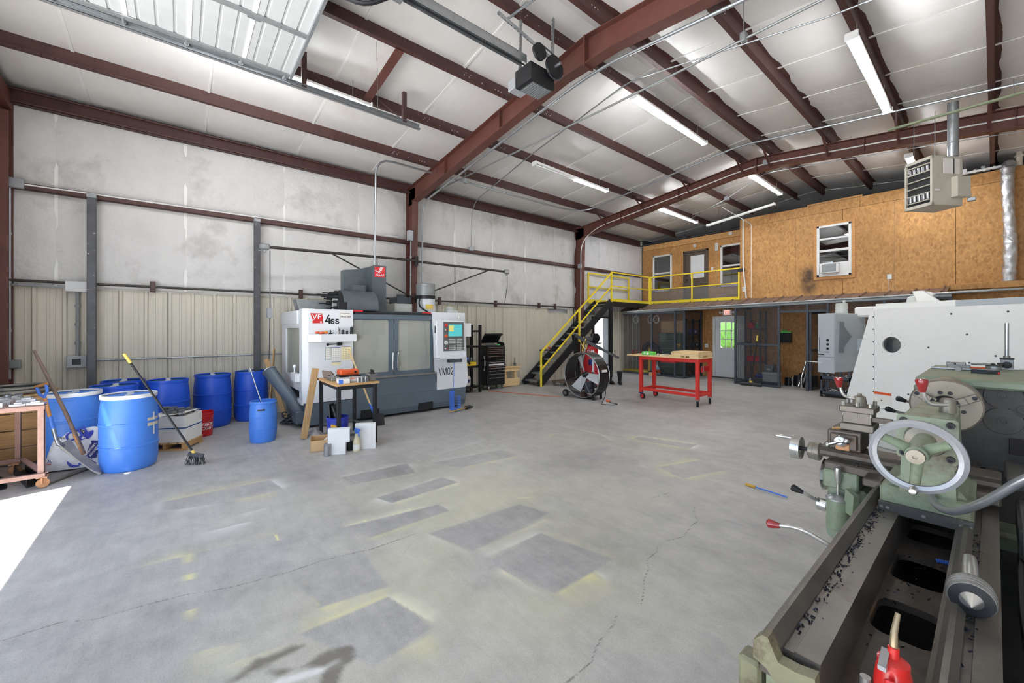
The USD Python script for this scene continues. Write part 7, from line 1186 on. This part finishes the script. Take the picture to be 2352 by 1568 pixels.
for z, nm, lb in ((.09, 'scrap_parts', 'heap of bright metal scrap on the lower tray of the slate cart'), (.45, 'scrap_parts', 'few bright machined parts on the upper tray of the slate cart')):
    m = M()
    for i in range(40 if z < .2 else 9): m.box((-.2 + .42 * rng.random(), -.15 + .3 * rng.random(), .02 + .07 * rng.random()), (.07, .05, .03), .008, rot(nrm(rng.standard_normal(3)), 180 * rng.random()))
    s_ = thing(nm, lb, 'metal scrap', (-2.45, 12.3, z), kind='stuff'); obj('pieces', m, 'chrome', s_)
# ---------------------------------------------------------------- engine lathe in the foreground
mat('cast_green', (122, 134, 110), .42, 0, .14, 6., .12, 50, c3=(88, 76, 54), a3=.5, s3=6, w3=.2); mat('cast_end', (112, 110, 84), .45, 0, .2, 7., .15, 40, c3=(84, 74, 54), a3=.5, s3=9, w3=.12)
mat('way_steel', (98, 92, 84), .34, .45, .2, 7., .05, 60, c3=(66, 58, 48), a3=.58, s3=4, w3=.2); mat('way_dark', (84, 78, 72), .45, .3, .25, 9, .1, 80); mat('web_cast', (74, 66, 58), .6, .1, .3, 8., .2, 70, c3=(128, 96, 48), a3=.58, s3=5, w3=.2); mat('web_hole', (34, 30, 28), .7, 0, .3, 12)
mat('slide_brown', (82, 75, 68), .4, .4, .2, 8., .06, 60, c3=(84, 66, 50), a3=.56, s3=6, w3=.15); mat('chuck_steel', (128, 121, 108), .4, .5, .1, 8., .03, 40, c3=(98, 86, 68), a3=.6, s3=8, w3=.12); mat('knob_red', (134, 28, 30), .22, 0, .04, coat=.5); mat('head_dark', (66, 65, 62), .55, .1, .2, 6., .1, 50)
mat('rim_grey', (150, 151, 153), .34, .4, .05); mat('chip_blue', (30, 32, 46), .35, .5, .4, 40); mat('brass_dull', (150, 132, 104), .35, .6, .1); mat('oilcan_red', (190, 36, 32), .3, 0, .04, coat=.3); mat('steel_bright', (190, 188, 182), .22, .85, .06)
L0 = A(-.18, 2.6, 0); lt = thing('engine_lathe', 'worn green engine lathe in the foreground with its bed running away from the viewer', 'lathe', L0)
def lo_(n, m, mt, par=lt, **k): return obj(n, m.move(t=-L0), mt, par, **k)
YN, YE = 1.15, 5.0
# bed: left V way, flat way, inner channel with openings, right V and flat
lo_('front_way', M().prism([(-.386, .80), (-.386, .892), (-.367, .915), (-.359, .915), (-.340, .884), (-.340, .80)], (0, YE, 0), X_, Z_, YE - YN), 'way_steel')
lo_('front_flat', M().prism([(-.343, .80), (-.343, .876), (-.318, .876), (-.316, .88), (-.264, .88), (-.264, .60), (-.343, .60)], (0, YE, 0), X_, Z_, YE - YN - .02), 'way_steel')
lo_('rear_way', M().prism([(-.10, .60), (-.10, .882), (-.09, .89), (-.078, .905), (-.066, .905), (-.052, .885), (-.052, .60)], (0, YE, 0), X_, Z_, YE - YN), 'way_steel'); lo_('rear_flat', M().prism([(-.052, .60), (-.052, .872), (-.036, .872), (-.034, .88), (.012, .88), (.012, .60)], (0, YE, 0), X_, Z_, YE - YN), 'way_steel')
web = sbox(-.264, YN + .03, -.10, YE)
for a, b in ((1.67, 1.90), (2.07, 2.33), (2.50, 2.72), (2.95, 3.15)): web = web.difference(sbox(-.213, a + .045, -.15, b - .045).buffer(.045))
lo_('web', M().prism(web, (0, 0, .715), X_, Y_, .025), 'web_cast'); lo_('inner_floor', M().bb((-.264, YN, .55), (-.10, YE, .56)).bb((-.2645, YN, .56), (-.262, YE, .72)), 'web_hole')
lo_('end_casting', M().prism([(-.390, .893), (-.370, .917), (-.357, .917), (-.335, .87), (-.30, .87), (-.262, .878), (-.255, .80), (-.22, .735), (-.14, .735), (-.10, .80), (-.09, .89), (-.066, .908), (-.04, .872), (.02, .87), (.02, .3), (-.33, .3), (-.33, .80), (-.36, .84), (-.390, .85)], (0, YN, 0), X_, Z_, .035), 'cast_end')
lo_('bed_side', M().bb((-.372, YN, .55), (-.34, YE, .80)).bb((.0, YN, .3), (.012, YE, .6)), 'cast_green'); lo_('pedestal', M().bb((-.40, YN + .05, 0), (.05, YN + .55, .58), .02).bb((-.42, 3.4, 0), (.35, 4.9, .58), .02), 'cast_green'); lo_('chip_tray', M().bb((-.5, YN + .4, .46), (.14, 3.5, .49), .006), 'head_dark')
lo_('screw_bracket', M().bb((-.44, YN - .0, .66), (-.385, YN + .06, .81), .008).lathe([(.0, .0), (.022, 0), (.022, .012), (0, .012)], (-.41, YN, .70), (0, -1, 0), 18), 'cast_end'); lo_('lead_screw', M().cyl((-.41, YN + .02, .70), (-.41, 3.5, .70), .014).cyl((-.41, YN + .02, .62), (-.41, 3.5, .62), .011), 'steel_bright')
m = M()
for i in range(300):
    y = 1.25 + 1.15 * rng.random() ** .8; k = rng.random(); x = -.327 + .012 * rng.standard_normal() if k < .6 else (-.20 + .05 * rng.standard_normal() if k < .75 else -.044 + .008 * rng.standard_normal()); z = .879 if k < .6 or k >= .75 else .742
    if k >= .6 and k < .75 and not (-.25 < x < -.12): continue
    m.box((x, y, z), (.006 + .005 * rng.random(), .003, .003), 0, rot(nrm(rng.standard_normal(3)), 180 * rng.random()))
s_ = thing('metal_chips', 'scattered blue-black metal chips along the lathe bed', 'metal chips', (-.25, 1.8, 0), kind='stuff'); obj('chip', m.move(t=-A(-.25, 1.8, 0)), 'chip_blue', s_)
an = np.linspace(0, 2 * np.pi * 9, 90); p = thing('swarf_curl', 'single bright blue curl of swarf lying in the lathe bed', 'swarf', (-.13, 2.33, .742)); obj('curl', M().tube(np.stack([.05 * an / an[-1] - .02 + 0 * an, .006 * np.cos(an) + .02 * an / an[-1], .008 + .006 * np.sin(an)], 1), .0022, 6), 'blue_plastic', p)
# tailstock
AX, AZ = -.175, 1.235
ts = lo_('tailstock_base', M().bb((-.328, 2.40, .90), (-.052, 2.86, .985), .008).prism([(-.31, .985), (-.07, .985), (-.10, 1.03), (-.27, 1.03)], (0, 2.84, 0), X_, Z_, .40), 'cast_green'); lo_('wiper_plate', M().bb((-.332, 2.385, .872), (-.05, 2.40, .918), .003), 'head_dark', ts)
for x in (-.32, -.30, -.19, -.085, -.062): lo_('plate_screw', M().lathe([(0, .003), (.006, .003), (.007, 0)], (x, 2.385, .895), (0, -1, 0), 10), 'steel_dull', ts)
tb_ = lo_('tailstock_body', M().prism([(-.255, 1.0), (-.095, 1.0), (-.105, 1.30), (-.12, 1.32), (-.23, 1.32), (-.245, 1.30)], (0, 2.84, 0), X_, Z_, .52).prism([(2.34, 1.14), (2.34, 1.31), (2.6, 1.31), (2.6, 1.0), (2.46, 1.0)], (-.25, 0, 0), Y_, Z_, .15), 'cast_green')
lo_('flange_plate', M().prism(sbox(AX - .075, AZ - .075, AX + .075, AZ + .075).buffer(.012), (0, 2.33, 0), X_, Z_, .03), 'cast_green', tb_)
for sx, sz in ((-1, 1), (1, 1), (-1, -1), (1, -1)): lo_('flange_bolt', M().lathe([(.0, .004), (.006, .004), (.006, .012), (.012, .012), (.013, 0)], (AX + sx * .066, 2.30, AZ + sz * .066), (0, -1, 0), 14), 'black_steel', tb_)
lo_('graduated_collar', M().lathe([(0, 0), (.064, 0), (.064, .02), (.058, .05), (.03, .06), (0, .06)], (AX, 2.30, AZ), (0, -1, 0), 36), 'chuck_steel', tb_); lo_('lock_disc', M().lathe([(0, .02), (.03, .02), (.032, 0)], (-.125, 2.36, 1.13), (0, -1, 0), 24), 'chuck_steel', tb_)
WY = 1.97; hw = lo_('handwheel', M().lathe([(.100, .012), (.112, .016), (.124, .008), (.125, -.006), (.116, -.014), (.104, -.012), (.099, 0), (.100, .012)], (AX, WY, AZ), (0, -1, 0), 64), 'rim_grey')
for a in (35, 150, 268): q = A(math.cos(math.radians(a)), 0, math.sin(math.radians(a))); lo_('spoke', M().tube([A(AX, WY + .05, AZ) + q * .02, A(AX, WY + .03, AZ) + q * .06, A(AX, WY, AZ) + q * .104], [.019, .016, .014], 10), 'cast_green', hw)
lo_('hub', M().lathe([(0, .012), (.022, .012), (.030, .006), (.034, -.05), (.034, -.3)], (AX, WY + .01, AZ), (0, -1, 0), 30), 'cast_green', hw); lo_('hub_cap', M().lathe([(0, .015), (.0075, .015), (.0075, .021), (.024, .02), (.026, .01)], (AX, WY + .0, AZ), (0, -1, 0), 26), 'chuck_steel', hw)
q = A(AX + .112 * math.cos(math.radians(268)), WY, AZ + .112 * math.sin(math.radians(268))); lo_('crank_grip', M().lathe([(0, .055), (.009, .054), (.0125, .048), (.013, .03), (.010, .01), (.014, .004), (.016, 0), (.012, -.01)], q, (0, -1, 0), 20), 'steel_bright', hw)
def knob_lever(pts, kn, kd, par, r=.008):
    lo_('lever', M().tube(arc(pts, .05), r, 10), 'steel_bright', par); d = nrm(A(*kd)); lo_('lever_knob', M().lathe([(0, -.0), (.010, 0), (.0115, .004), (.019, .034), (.0215, .048), (.020, .054), (.014, .057), (0, .058)], kn, d, 22), 'knob_red', par, label='dark red tapered knob')
th = lo_('clamp_hub', M().lathe([(0, .05), (.018, .05), (.024, .042), (.027, .0), (.027, -.01)], (-.128, 2.52, 1.33), Z_, 24), 'chuck_steel', tb_)
knob_lever([(-.128, 2.50, 1.355), (-.185, 2.46, 1.352), (-.198, 2.45, 1.41)], (-.198, 2.45, 1.405), (-.05, 0, 1), tb_); lo_('quill', M().cyl((AX, 2.84, AZ), (AX, 2.95, AZ), .034, n=24), 'steel_bright', tb_)
# rear of the machine: coolant pipe, hoses, guard
p = thing('coolant_pipe', 'curved bare steel pipe sweeping up to the right beside the tailstock', 'pipe', (-.12, 2.36, 1.05)); q = A(-.12, 2.36, 1.05); obj('tube', M().tube(arc([A(-.175, 2.36, 1.05) - q, A(-.155, 2.27, .995) - q, A(-.115, 2.2, .995) - q, A(-.075, 2.14, 1.03) - q, A(-.014, 2.05, 1.11) - q, A(.056, 2.0, 1.215) - q, A(.12, 1.98, 1.27) - q], .06, 6), .0135, 12), 'steel', p)
lo_('rear_guard', M().bb((.06, 2.5, .78), (.22, 2.95, .90), .01).bb((.03, 2.95, .93), (.3, 3.3, .99), .006), 'head_dark'); lo_('splash_back', M().bb((.30, 1.5, .3), (.32, 3.3, .9)).bb((.05, 1.2, .30), (.30, 3.4, .32)), 'black_steel')
for i, (x, z0, r) in enumerate(((.06, .80, .016), (.10, .86, .018), (.075, .70, .014))): pipe_thing('coolant_hose', f'black hose looping behind the lathe bed, {["uppermost", "thickest", "lowest"][i]} of three', 'hose', [(x + .03, 2.9, z0), (x, 2.3, z0 - .05), (x + .02, 1.8, z0 - .16), (x - .005, 1.45, z0 - .22), (x, 1.3, .34)], r, 'black', bend=.3, part='hose')
# headstock and chuck
lo_('headstock', M().prism([(-.30, .88), (-.30, 1.31), (-.26, 1.36), (.75, 1.36), (.75, .88)], (0, 4.6, 0), X_, Z_, 1.05), 'head_dark'); hd = lo_('headstock_cover', M().bb((-.315, 3.50, 1.335), (.77, 4.65, 1.385), .012).bb((-.325, 3.54, .95), (-.295, 4.6, 1.33), .01), 'cast_green')
lo_('headstock_foot', M().bb((-.28, 3.6, .55), (.6, 4.6, .92), .02), 'head_dark')
for x, z, r in ((.03, 1.30, .075), (.10, 1.235, .048), (.03, 1.16, .075)): lo_('gear_cover', M().lathe([(0, .014), (.012, .014), (.013, .02), (.022, .02), (.022, .012), (r * .96, .010), (r, 0)], (x, 3.55, z), (0, -1, 0), 32), 'head_dark', hd)
lo_('gear_cover', M().lathe([(0, .01), (.02, .01), (.022, 0)], (.165, 3.55, 1.215), (0, -1, 0), 20).bb((.155, 3.54, 1.15), (.175, 3.55, 1.215)).lathe([(0, .008), (.036, .006), (.038, 0)], (.165, 3.55, 1.14), (0, -1, 0), 24), 'head_dark', hd); lo_('name_recess', M().bb((.05, 3.545, .98), (.16, 3.55, 1.07), .004), 'web_hole', hd)
CY = 3.25; ck = lo_('chuck', M().lathe([(.054, -.02), (.054, .0), (.06, .004), (.135, .004), (.142, -.002), (.144, -.012), (.144, -.10), (.11, -.11), (.11, -.2), (0, -.2)], (AX, CY, 1.252), (0, -1, 0), 72), 'chuck_steel'); lo_('spindle_bore', M().lathe([(.0535, 0), (.052, -.12), (0, -.12)], (AX, CY, 1.252), (0, -1, 0), 40), 'black', ck)
for a in (28, 152, 270):
    e1, e2 = A(math.cos(math.radians(a)), 0, math.sin(math.radians(a))), A(-math.sin(math.radians(a)), 0, math.cos(math.radians(a))); c_ = A(AX, CY - .004, 1.252); j_ = lo_('jaw', M().box(c_ + e1 * .088 - Y_ * .012, (.095, .03, .036), .003, np.stack([e1, -Y_ , e2], 1)).box(c_ + e1 * .075 - Y_ * .032, (.03, .03, .036), .002, np.stack([e1, -Y_, e2], 1)), 'chuck_steel', ck)
    for rr in (.055, .122): lo_('jaw_screw', M().lathe([(.0, .001), (.006, .001), (.006, .006), (.0105, .006), (.011, 0)], c_ + e1 * rr - Y_ * .027, (0, -1, 0), 14), 'black_steel', ck)
for a in (75, 105, -20, -50, 200): e1 = A(math.cos(math.radians(a)), 0, math.sin(math.radians(a))); lo_('face_screw', M().lathe([(0, .0015), (.005, .0015), (.005, .005), (.0095, .005), (.01, 0)], A(AX, CY - .004, 1.252) + e1 * .072, (0, -1, 0), 12), 'black_steel', ck)
for i, (x, y, z) in enumerate(((-.40, 3.42, 1.16), (-.36, 3.5, 1.22))): lo_('gear_lever', M().tube(arc([(-.31, y, z - .02), (x + .03, y - .02, z), (x, y - .03, z + .01)], .03), .008, 8), 'steel_bright', hd); lo_('lever_knob', M().lathe([(0, 0), (.009, 0), (.016, .03), (.017, .042), (.01, .05), (0, .05)], (x + .01, y - .03, z + .005), (-1, -.1, .35), 16), 'black', hd)
lo_('lever_boss', M().cyl((-.325, 3.45, 1.12), (-.30, 3.45, 1.12), .04, n=20), 'chuck_steel', hd)
# carriage, cross slide, compound, tool post
CYc = 2.85
sd_ = lo_('saddle', M().bb((-.60, 2.72, .905), (.02, 3.08, .955), .008).bb((-.42, 2.60, .90), (-.345, 2.74, .94), .006), 'slide_brown'); lo_('cross_slide', M().prism([(-.06, .955), (.06, .955), (.075, 1.005), (-.075, 1.005)], (.02, 2.87, 0), Y_, Z_, -.66).bb((-.64, 2.80, .965), (.02, 2.95, 1.01), .004), 'slide_brown', sd_)
for x, y in ((-.40, 2.74), (-.46, 2.73)): lo_('saddle_bolt', M().cyl((x, y, .955), (x, y, .968), .008, n=10), 'black_steel', sd_)
lo_('cross_screw_collar', M().lathe([(0, 0), (.046, 0), (.052, .006), (.052, .03), (.048, .034), (.048, .055), (.03, .062), (0, .062)], (-.64, 2.85, .965), (-1, 0, 0), 32), 'chuck_steel', sd_); lo_('cross_screw_shaft', M().cyl((-.70, 2.85, .965), (-.76, 2.85, .965), .012), 'black_steel', sd_)
ch = lo_('cross_handwheel', M().lathe([(0, .01), (.055, .01), (.066, .0), (.068, .02), (.068, .045), (.06, .047), (.058, .025), (.02, .025), (0, .03)], (-.735, 2.85, .965), (-1, 0, 0), 40), 'steel_bright', sd_); lo_('cross_crank', M().lathe([(0, .095), (.008, .094), (.0115, .085), (.010, .0)], (-.775, 2.85, 1.015), (-1, 0, .0), 16), 'steel_bright', sd_)
cp_ = lo_('compound', M().bb((-.60, 2.80, 1.01), (-.455, 3.02, 1.115), .005).bb((-.585, 2.78, 1.02), (-.47, 2.81, 1.10), .004), 'slide_brown'); lo_('compound_collar', M().lathe([(0, 0), (.03, 0), (.032, .012), (.026, .03), (.012, .034), (.012, .05), (0, .05)], (-.535, 2.78, 1.065), (0, -1, 0), 24), 'steel_bright', cp_); lo_('compound_handle', M().tube([(-.585, 2.735, 1.04), (-.54, 2.735, 1.065), (-.505, 2.735, 1.075)], .008, 8).ball((-.585, 2.735, 1.04), .012).ball((-.505, 2.735, 1.075), .015), 'chrome', cp_)
lo_('rag_strip', M().tube([(-.58, 2.82, 1.118), (-.54, 2.86, 1.122), (-.49, 2.85, 1.12)], .008, 6), 'wood', cp_); lo_('oily_chips', M().bb((-.56, 2.775, 1.015), (-.50, 2.782, 1.05), .002), 'rust', cp_)
tp = lo_('tool_post', M().bb((-.555, 2.84, 1.115), (-.41, 2.99, 1.155), .004).bb((-.545, 2.85, 1.155), (-.42, 2.98, 1.22), .004).bb((-.557, 2.838, 1.215), (-.408, 2.992, 1.25), .004), 'way_steel')
for x in (-.54, -.48, -.425):
    for y in (2.855, 2.975): lo_('clamp_bolt', M().cyl((x, y, 1.25), (x, y, 1.272), .009, n=8).cyl((x, y, 1.195), (x, y, 1.215), .006, n=8), 'steel_bright', tp)
lo_('tool_bit', M().bb((-.43, 2.86, 1.175), (-.34, 2.885, 1.2), .002), 'slide_brown', tp); lo_('post_hub', M().lathe([(0, .055), (.016, .055), (.026, .048), (.034, 0)], (-.48, 2.91, 1.25), Z_, 24).cyl((-.48, 2.91, 1.3), (-.48, 2.91, 1.315), .01, n=8), 'chuck_steel', tp); knob_lever([(-.48, 2.90, 1.285), (-.545, 2.88, 1.29), (-.562, 2.875, 1.36)], (-.562, 2.875, 1.345), (-.06, 0, 1), tp)
# apron with oil pot and levers
ap = lo_('apron', M().bb((-.60, 2.70, .82), (-.45, 3.05, .915), .008).bb((-.585, 2.72, .58), (-.42, 3.05, .83), .012), 'cast_green'); lo_('oil_pot', M().lathe([(0, .0), (.045, .0), (.05, .01), (.05, .15), (.05, .155)], (-.53, 2.68, .62), Z_, 30), 'cast_green', ap); lo_('oil_pot_lid', M().lathe([(.053, .0), (.053, .006), (.03, .02), (.008, .026), (.008, .03), (0, .03)], (-.53, 2.68, .775), Z_, 30), 'steel', ap)
lo_('pump_handle', M().cyl((-.53, 2.68, .80), (-.53, 2.68, .86), .007).lathe([(0, .085), (.014, .085), (.016, .07), (.014, .02), (.009, .0)], (-.53, 2.68, .855), Z_, 18), 'steel_bright', ap); lo_('apron_plate', M().prism([(-.03, -.05), (.02, -.06), (.03, .05), (-.02, .07)], (-.46, 2.66, .78), nrm(A(.8, -.6, 0)), Z_, .03), 'cast_green', ap); lo_('lower_boss', M().lathe([(0, .02), (.045, .02), (.05, 0)], (-.535, 2.70, .60), (-.2, -1, 0), 24), 'cast_green', ap)
lo_('apron_wheel', M().lathe([(.03, 0), (.085, 0), (.09, .012), (.08, .018), (.03, .012)], (-.615, 2.86, .84), (-1, 0, 0), 36), 'chrome', ap); lo_('feed_knob_lever', M().tube(arc([(-.60, 2.72, .72), (-.64, 2.68, .745), (-.69, 2.67, .77)], .03), .009, 8), 'steel_bright', ap); lo_('lever_knob', M().lathe([(0, 0), (.010, 0), (.018, .035), (.02, .05), (.014, .058), (0, .06)], (-.68, 2.67, .765), (-1, -.1, .3), 18), 'black', ap); lo_('lever_boss', M().cyl((-.625, 2.72, .71), (-.585, 2.72, .71), .032, n=20), 'chrome', ap)
lo_('start_lever', M().tube(arc([(-.40, 1.92, .845), (-.50, 1.9, .885), (-.575, 1.9, .865)], .05), .0075, 10), 'steel_bright'); lo_('lever_knob', M().lathe([(0, 0), (.010, 0), (.0165, .028), (.018, .04), (.012, .046), (0, .047)], (-.565, 1.9, .867), (-1, 0, -.12), 18), 'knob_red', label='dark red tapered knob')
# loose things on the lathe
p = thing('live_center', 'steel live center with ringed collar lying on the rear way', 'live center', (-.042, 1.70, .88)); d = nrm(A(.04, -1, -.10)); q = A(0, 0, .05)
obj('body', M().lathe([(0, .02), (.022, .02), (.046, .015), (.049, .008), (.049, .002), (.046, 0), (.049, -.003), (.049, -.010), (.046, -.013), (.049, -.016), (.049, -.024), (.046, -.027), (.048, -.03), (.046, -.04), (.02, -.05)], q, d, 40), 'steel_dull', p); obj('face', M().lathe([(.022, .0205), (.045, .0175)], q, d, 36), 'black_steel', p); obj('point', M().lathe([(0, .055), (.025, .018)], q, d, 32), 'steel_bright', p); obj('taper', M().lathe([(.02, -.045), (.019, -.16), (.016, -.22), (0, -.22)], q, d, 24), 'steel_bright', p)
p = thing('oil_can', 'red oil can with bent brass spout standing in the near end of the bed', 'oil can', (-.146, 1.24, .74)); obj('body', M().lathe([(0, 0), (.034, 0), (.035, .005), (.035, .13), (.033, .15), (.030, .17), (.028, .175), (.028, .19), (.012, .197), (0, .197)], n=28), 'oilcan_red', p); obj('trigger', M().prism([(-.0, 0), (.05, .02), (.05, .03), (-.0, .045)], (-.006, -.0, .165), nrm(A(0, -1, 0)), Z_, .014), 'steel', p); obj('handle', M().bar((0, -.034, .06), (0, -.046, .17), .02, .012, .004), 'oilcan_red', p); obj('side_cup', M().cyl((-.045, -.02, .10), (-.045, -.02, .135), .010, n=14), 'steel_dull', p)
obj('spout', M().tube(arc([(0, .0, .19), (0, .005, .24), (.004, .03, .285)], .03), [.0075] * 3 + [.0068] * 2 + [.0055] * 2, 12) if False else M().tube([(0, 0, .19), (0, .003, .22), (.0, .01, .25), (.004, .03, .285)], [.0085, .0075, .0065, .005], 12), 'brass_dull', p); obj('spout_collar', M().cyl((0, 0, .19), (0, .001, .22), .010, n=14), 'oilcan_red', p)
HZ = 1.386
small('steel_block', 'dark stepped steel block with three holes on the headstock', 'block', (-.16, 4.26, HZ), [('body', M().bb((-.06, -.03, 0), (.05, .03, .035), .003), 'steel_dull'), ('step', M().bb((-.065, -.032, .03), (.03, .032, .05), .003), 'steel_dull'), ('hole', M().lathe([(0, 0), (.006, 0)], (-.02, -.0325, .04), (0, -1, 0), 10), 'black')])
small('boring_bar', 'long steel boring bar lying across the front of the headstock', 'bar', (-.14, 4.12, HZ), [('bar', M().cyl((-.15, 0, .012), (.14, .02, .012), .009, n=12), 'steel'), ('head', M().lathe([(0, .03), (.016, .03), (.018, 0), (0, 0)], (-.02, -.0, .014), (0, -1, 0), 18), 'steel_dull')])
small('dial_indicator', 'round white-faced dial indicator lying on the headstock', 'dial gauge', (-.005, 4.35, HZ), [('case', M().lathe([(0, 0), (.036, 0), (.038, .01), (.038, .03), (.034, .034), (0, .034)], n=32), 'steel'), ('face', M().lathe([(0, .0345), (.031, .0345)], n=28), 'white'), ('bezel', M().torus((0, 0, .033), Z_, .035, .004, 32, 8), 'black'), ('stem', M().cyl((.03, .0, .012), (.14, .0, .012), .005, n=8), 'steel')])
small('insert_holder', 'black rectangular tool holder in front of the dial indicator', 'tool holder', (-.04, 4.0, HZ), [('body', M().bb((-.06, -.012, 0), (.06, .012, .024), .002), 'black_steel'), ('clamp', M().bb((.05, -.014, 0), (.062, .014, .014), .002), 'ink_red')])
small('magnetic_base', 'chrome magnetic base with black knob and a tall upright rod', 'magnetic base', (.055, 4.57, HZ), [('body', M().bb((-.03, -.03, 0), (.03, .03, .07), .004), 'box_grey'), ('cap', M().bb((-.034, -.034, .068), (.034, .034, .08), .003), 'black'), ('dial', M().lathe([(0, .012), (.022, .01), (.024, 0)], (0, -.03, .03), (0, -1, 0), 20), 'black'), ('post', M().cyl((0, 0, .08), (0, 0, .33), .0105, n=16), 'steel'), ('collar', M().cyl((0, 0, .08), (0, 0, .095), .017), 'steel_dull')])
small('swivel_clamp', 'small black swivel clamp left of the magnetic base', 'clamp', (-.01, 4.52, HZ), [('body', M().ball((0, 0, .02), .02, 2), 'black'), ('arm', M().cyl((-.10, -.04, .03), (0, 0, .03), .008), 'steel'), ('knob', M().cyl((.02, 0, .03), (.05, 0, .035), .013), 'black')])
small('paint_marker', 'red marker lying between block and dial on the headstock', 'marker', (-.08, 4.42, HZ), [('barrel', M().cyl((-.05, 0, .008), (.04, 0, .008), .007, n=10), 'orange'), ('cap', M().cyl((.04, 0, .008), (.06, 0, .008), .008, n=10), 'ink_red')])
small('floor_brush', 'blue-handled brass brush lying on the floor beyond the cross slide', 'brush', (-1.58, 4.62, 0), [('handle', M().bar((-.02, .02, .015), (.28, -.03, .02), .014, .012, .003), 'blue_plastic'), ('bristles', M().bar((-.12, .035, .014), (-.02, .02, .015), .02, .024, .004), 'gold')])
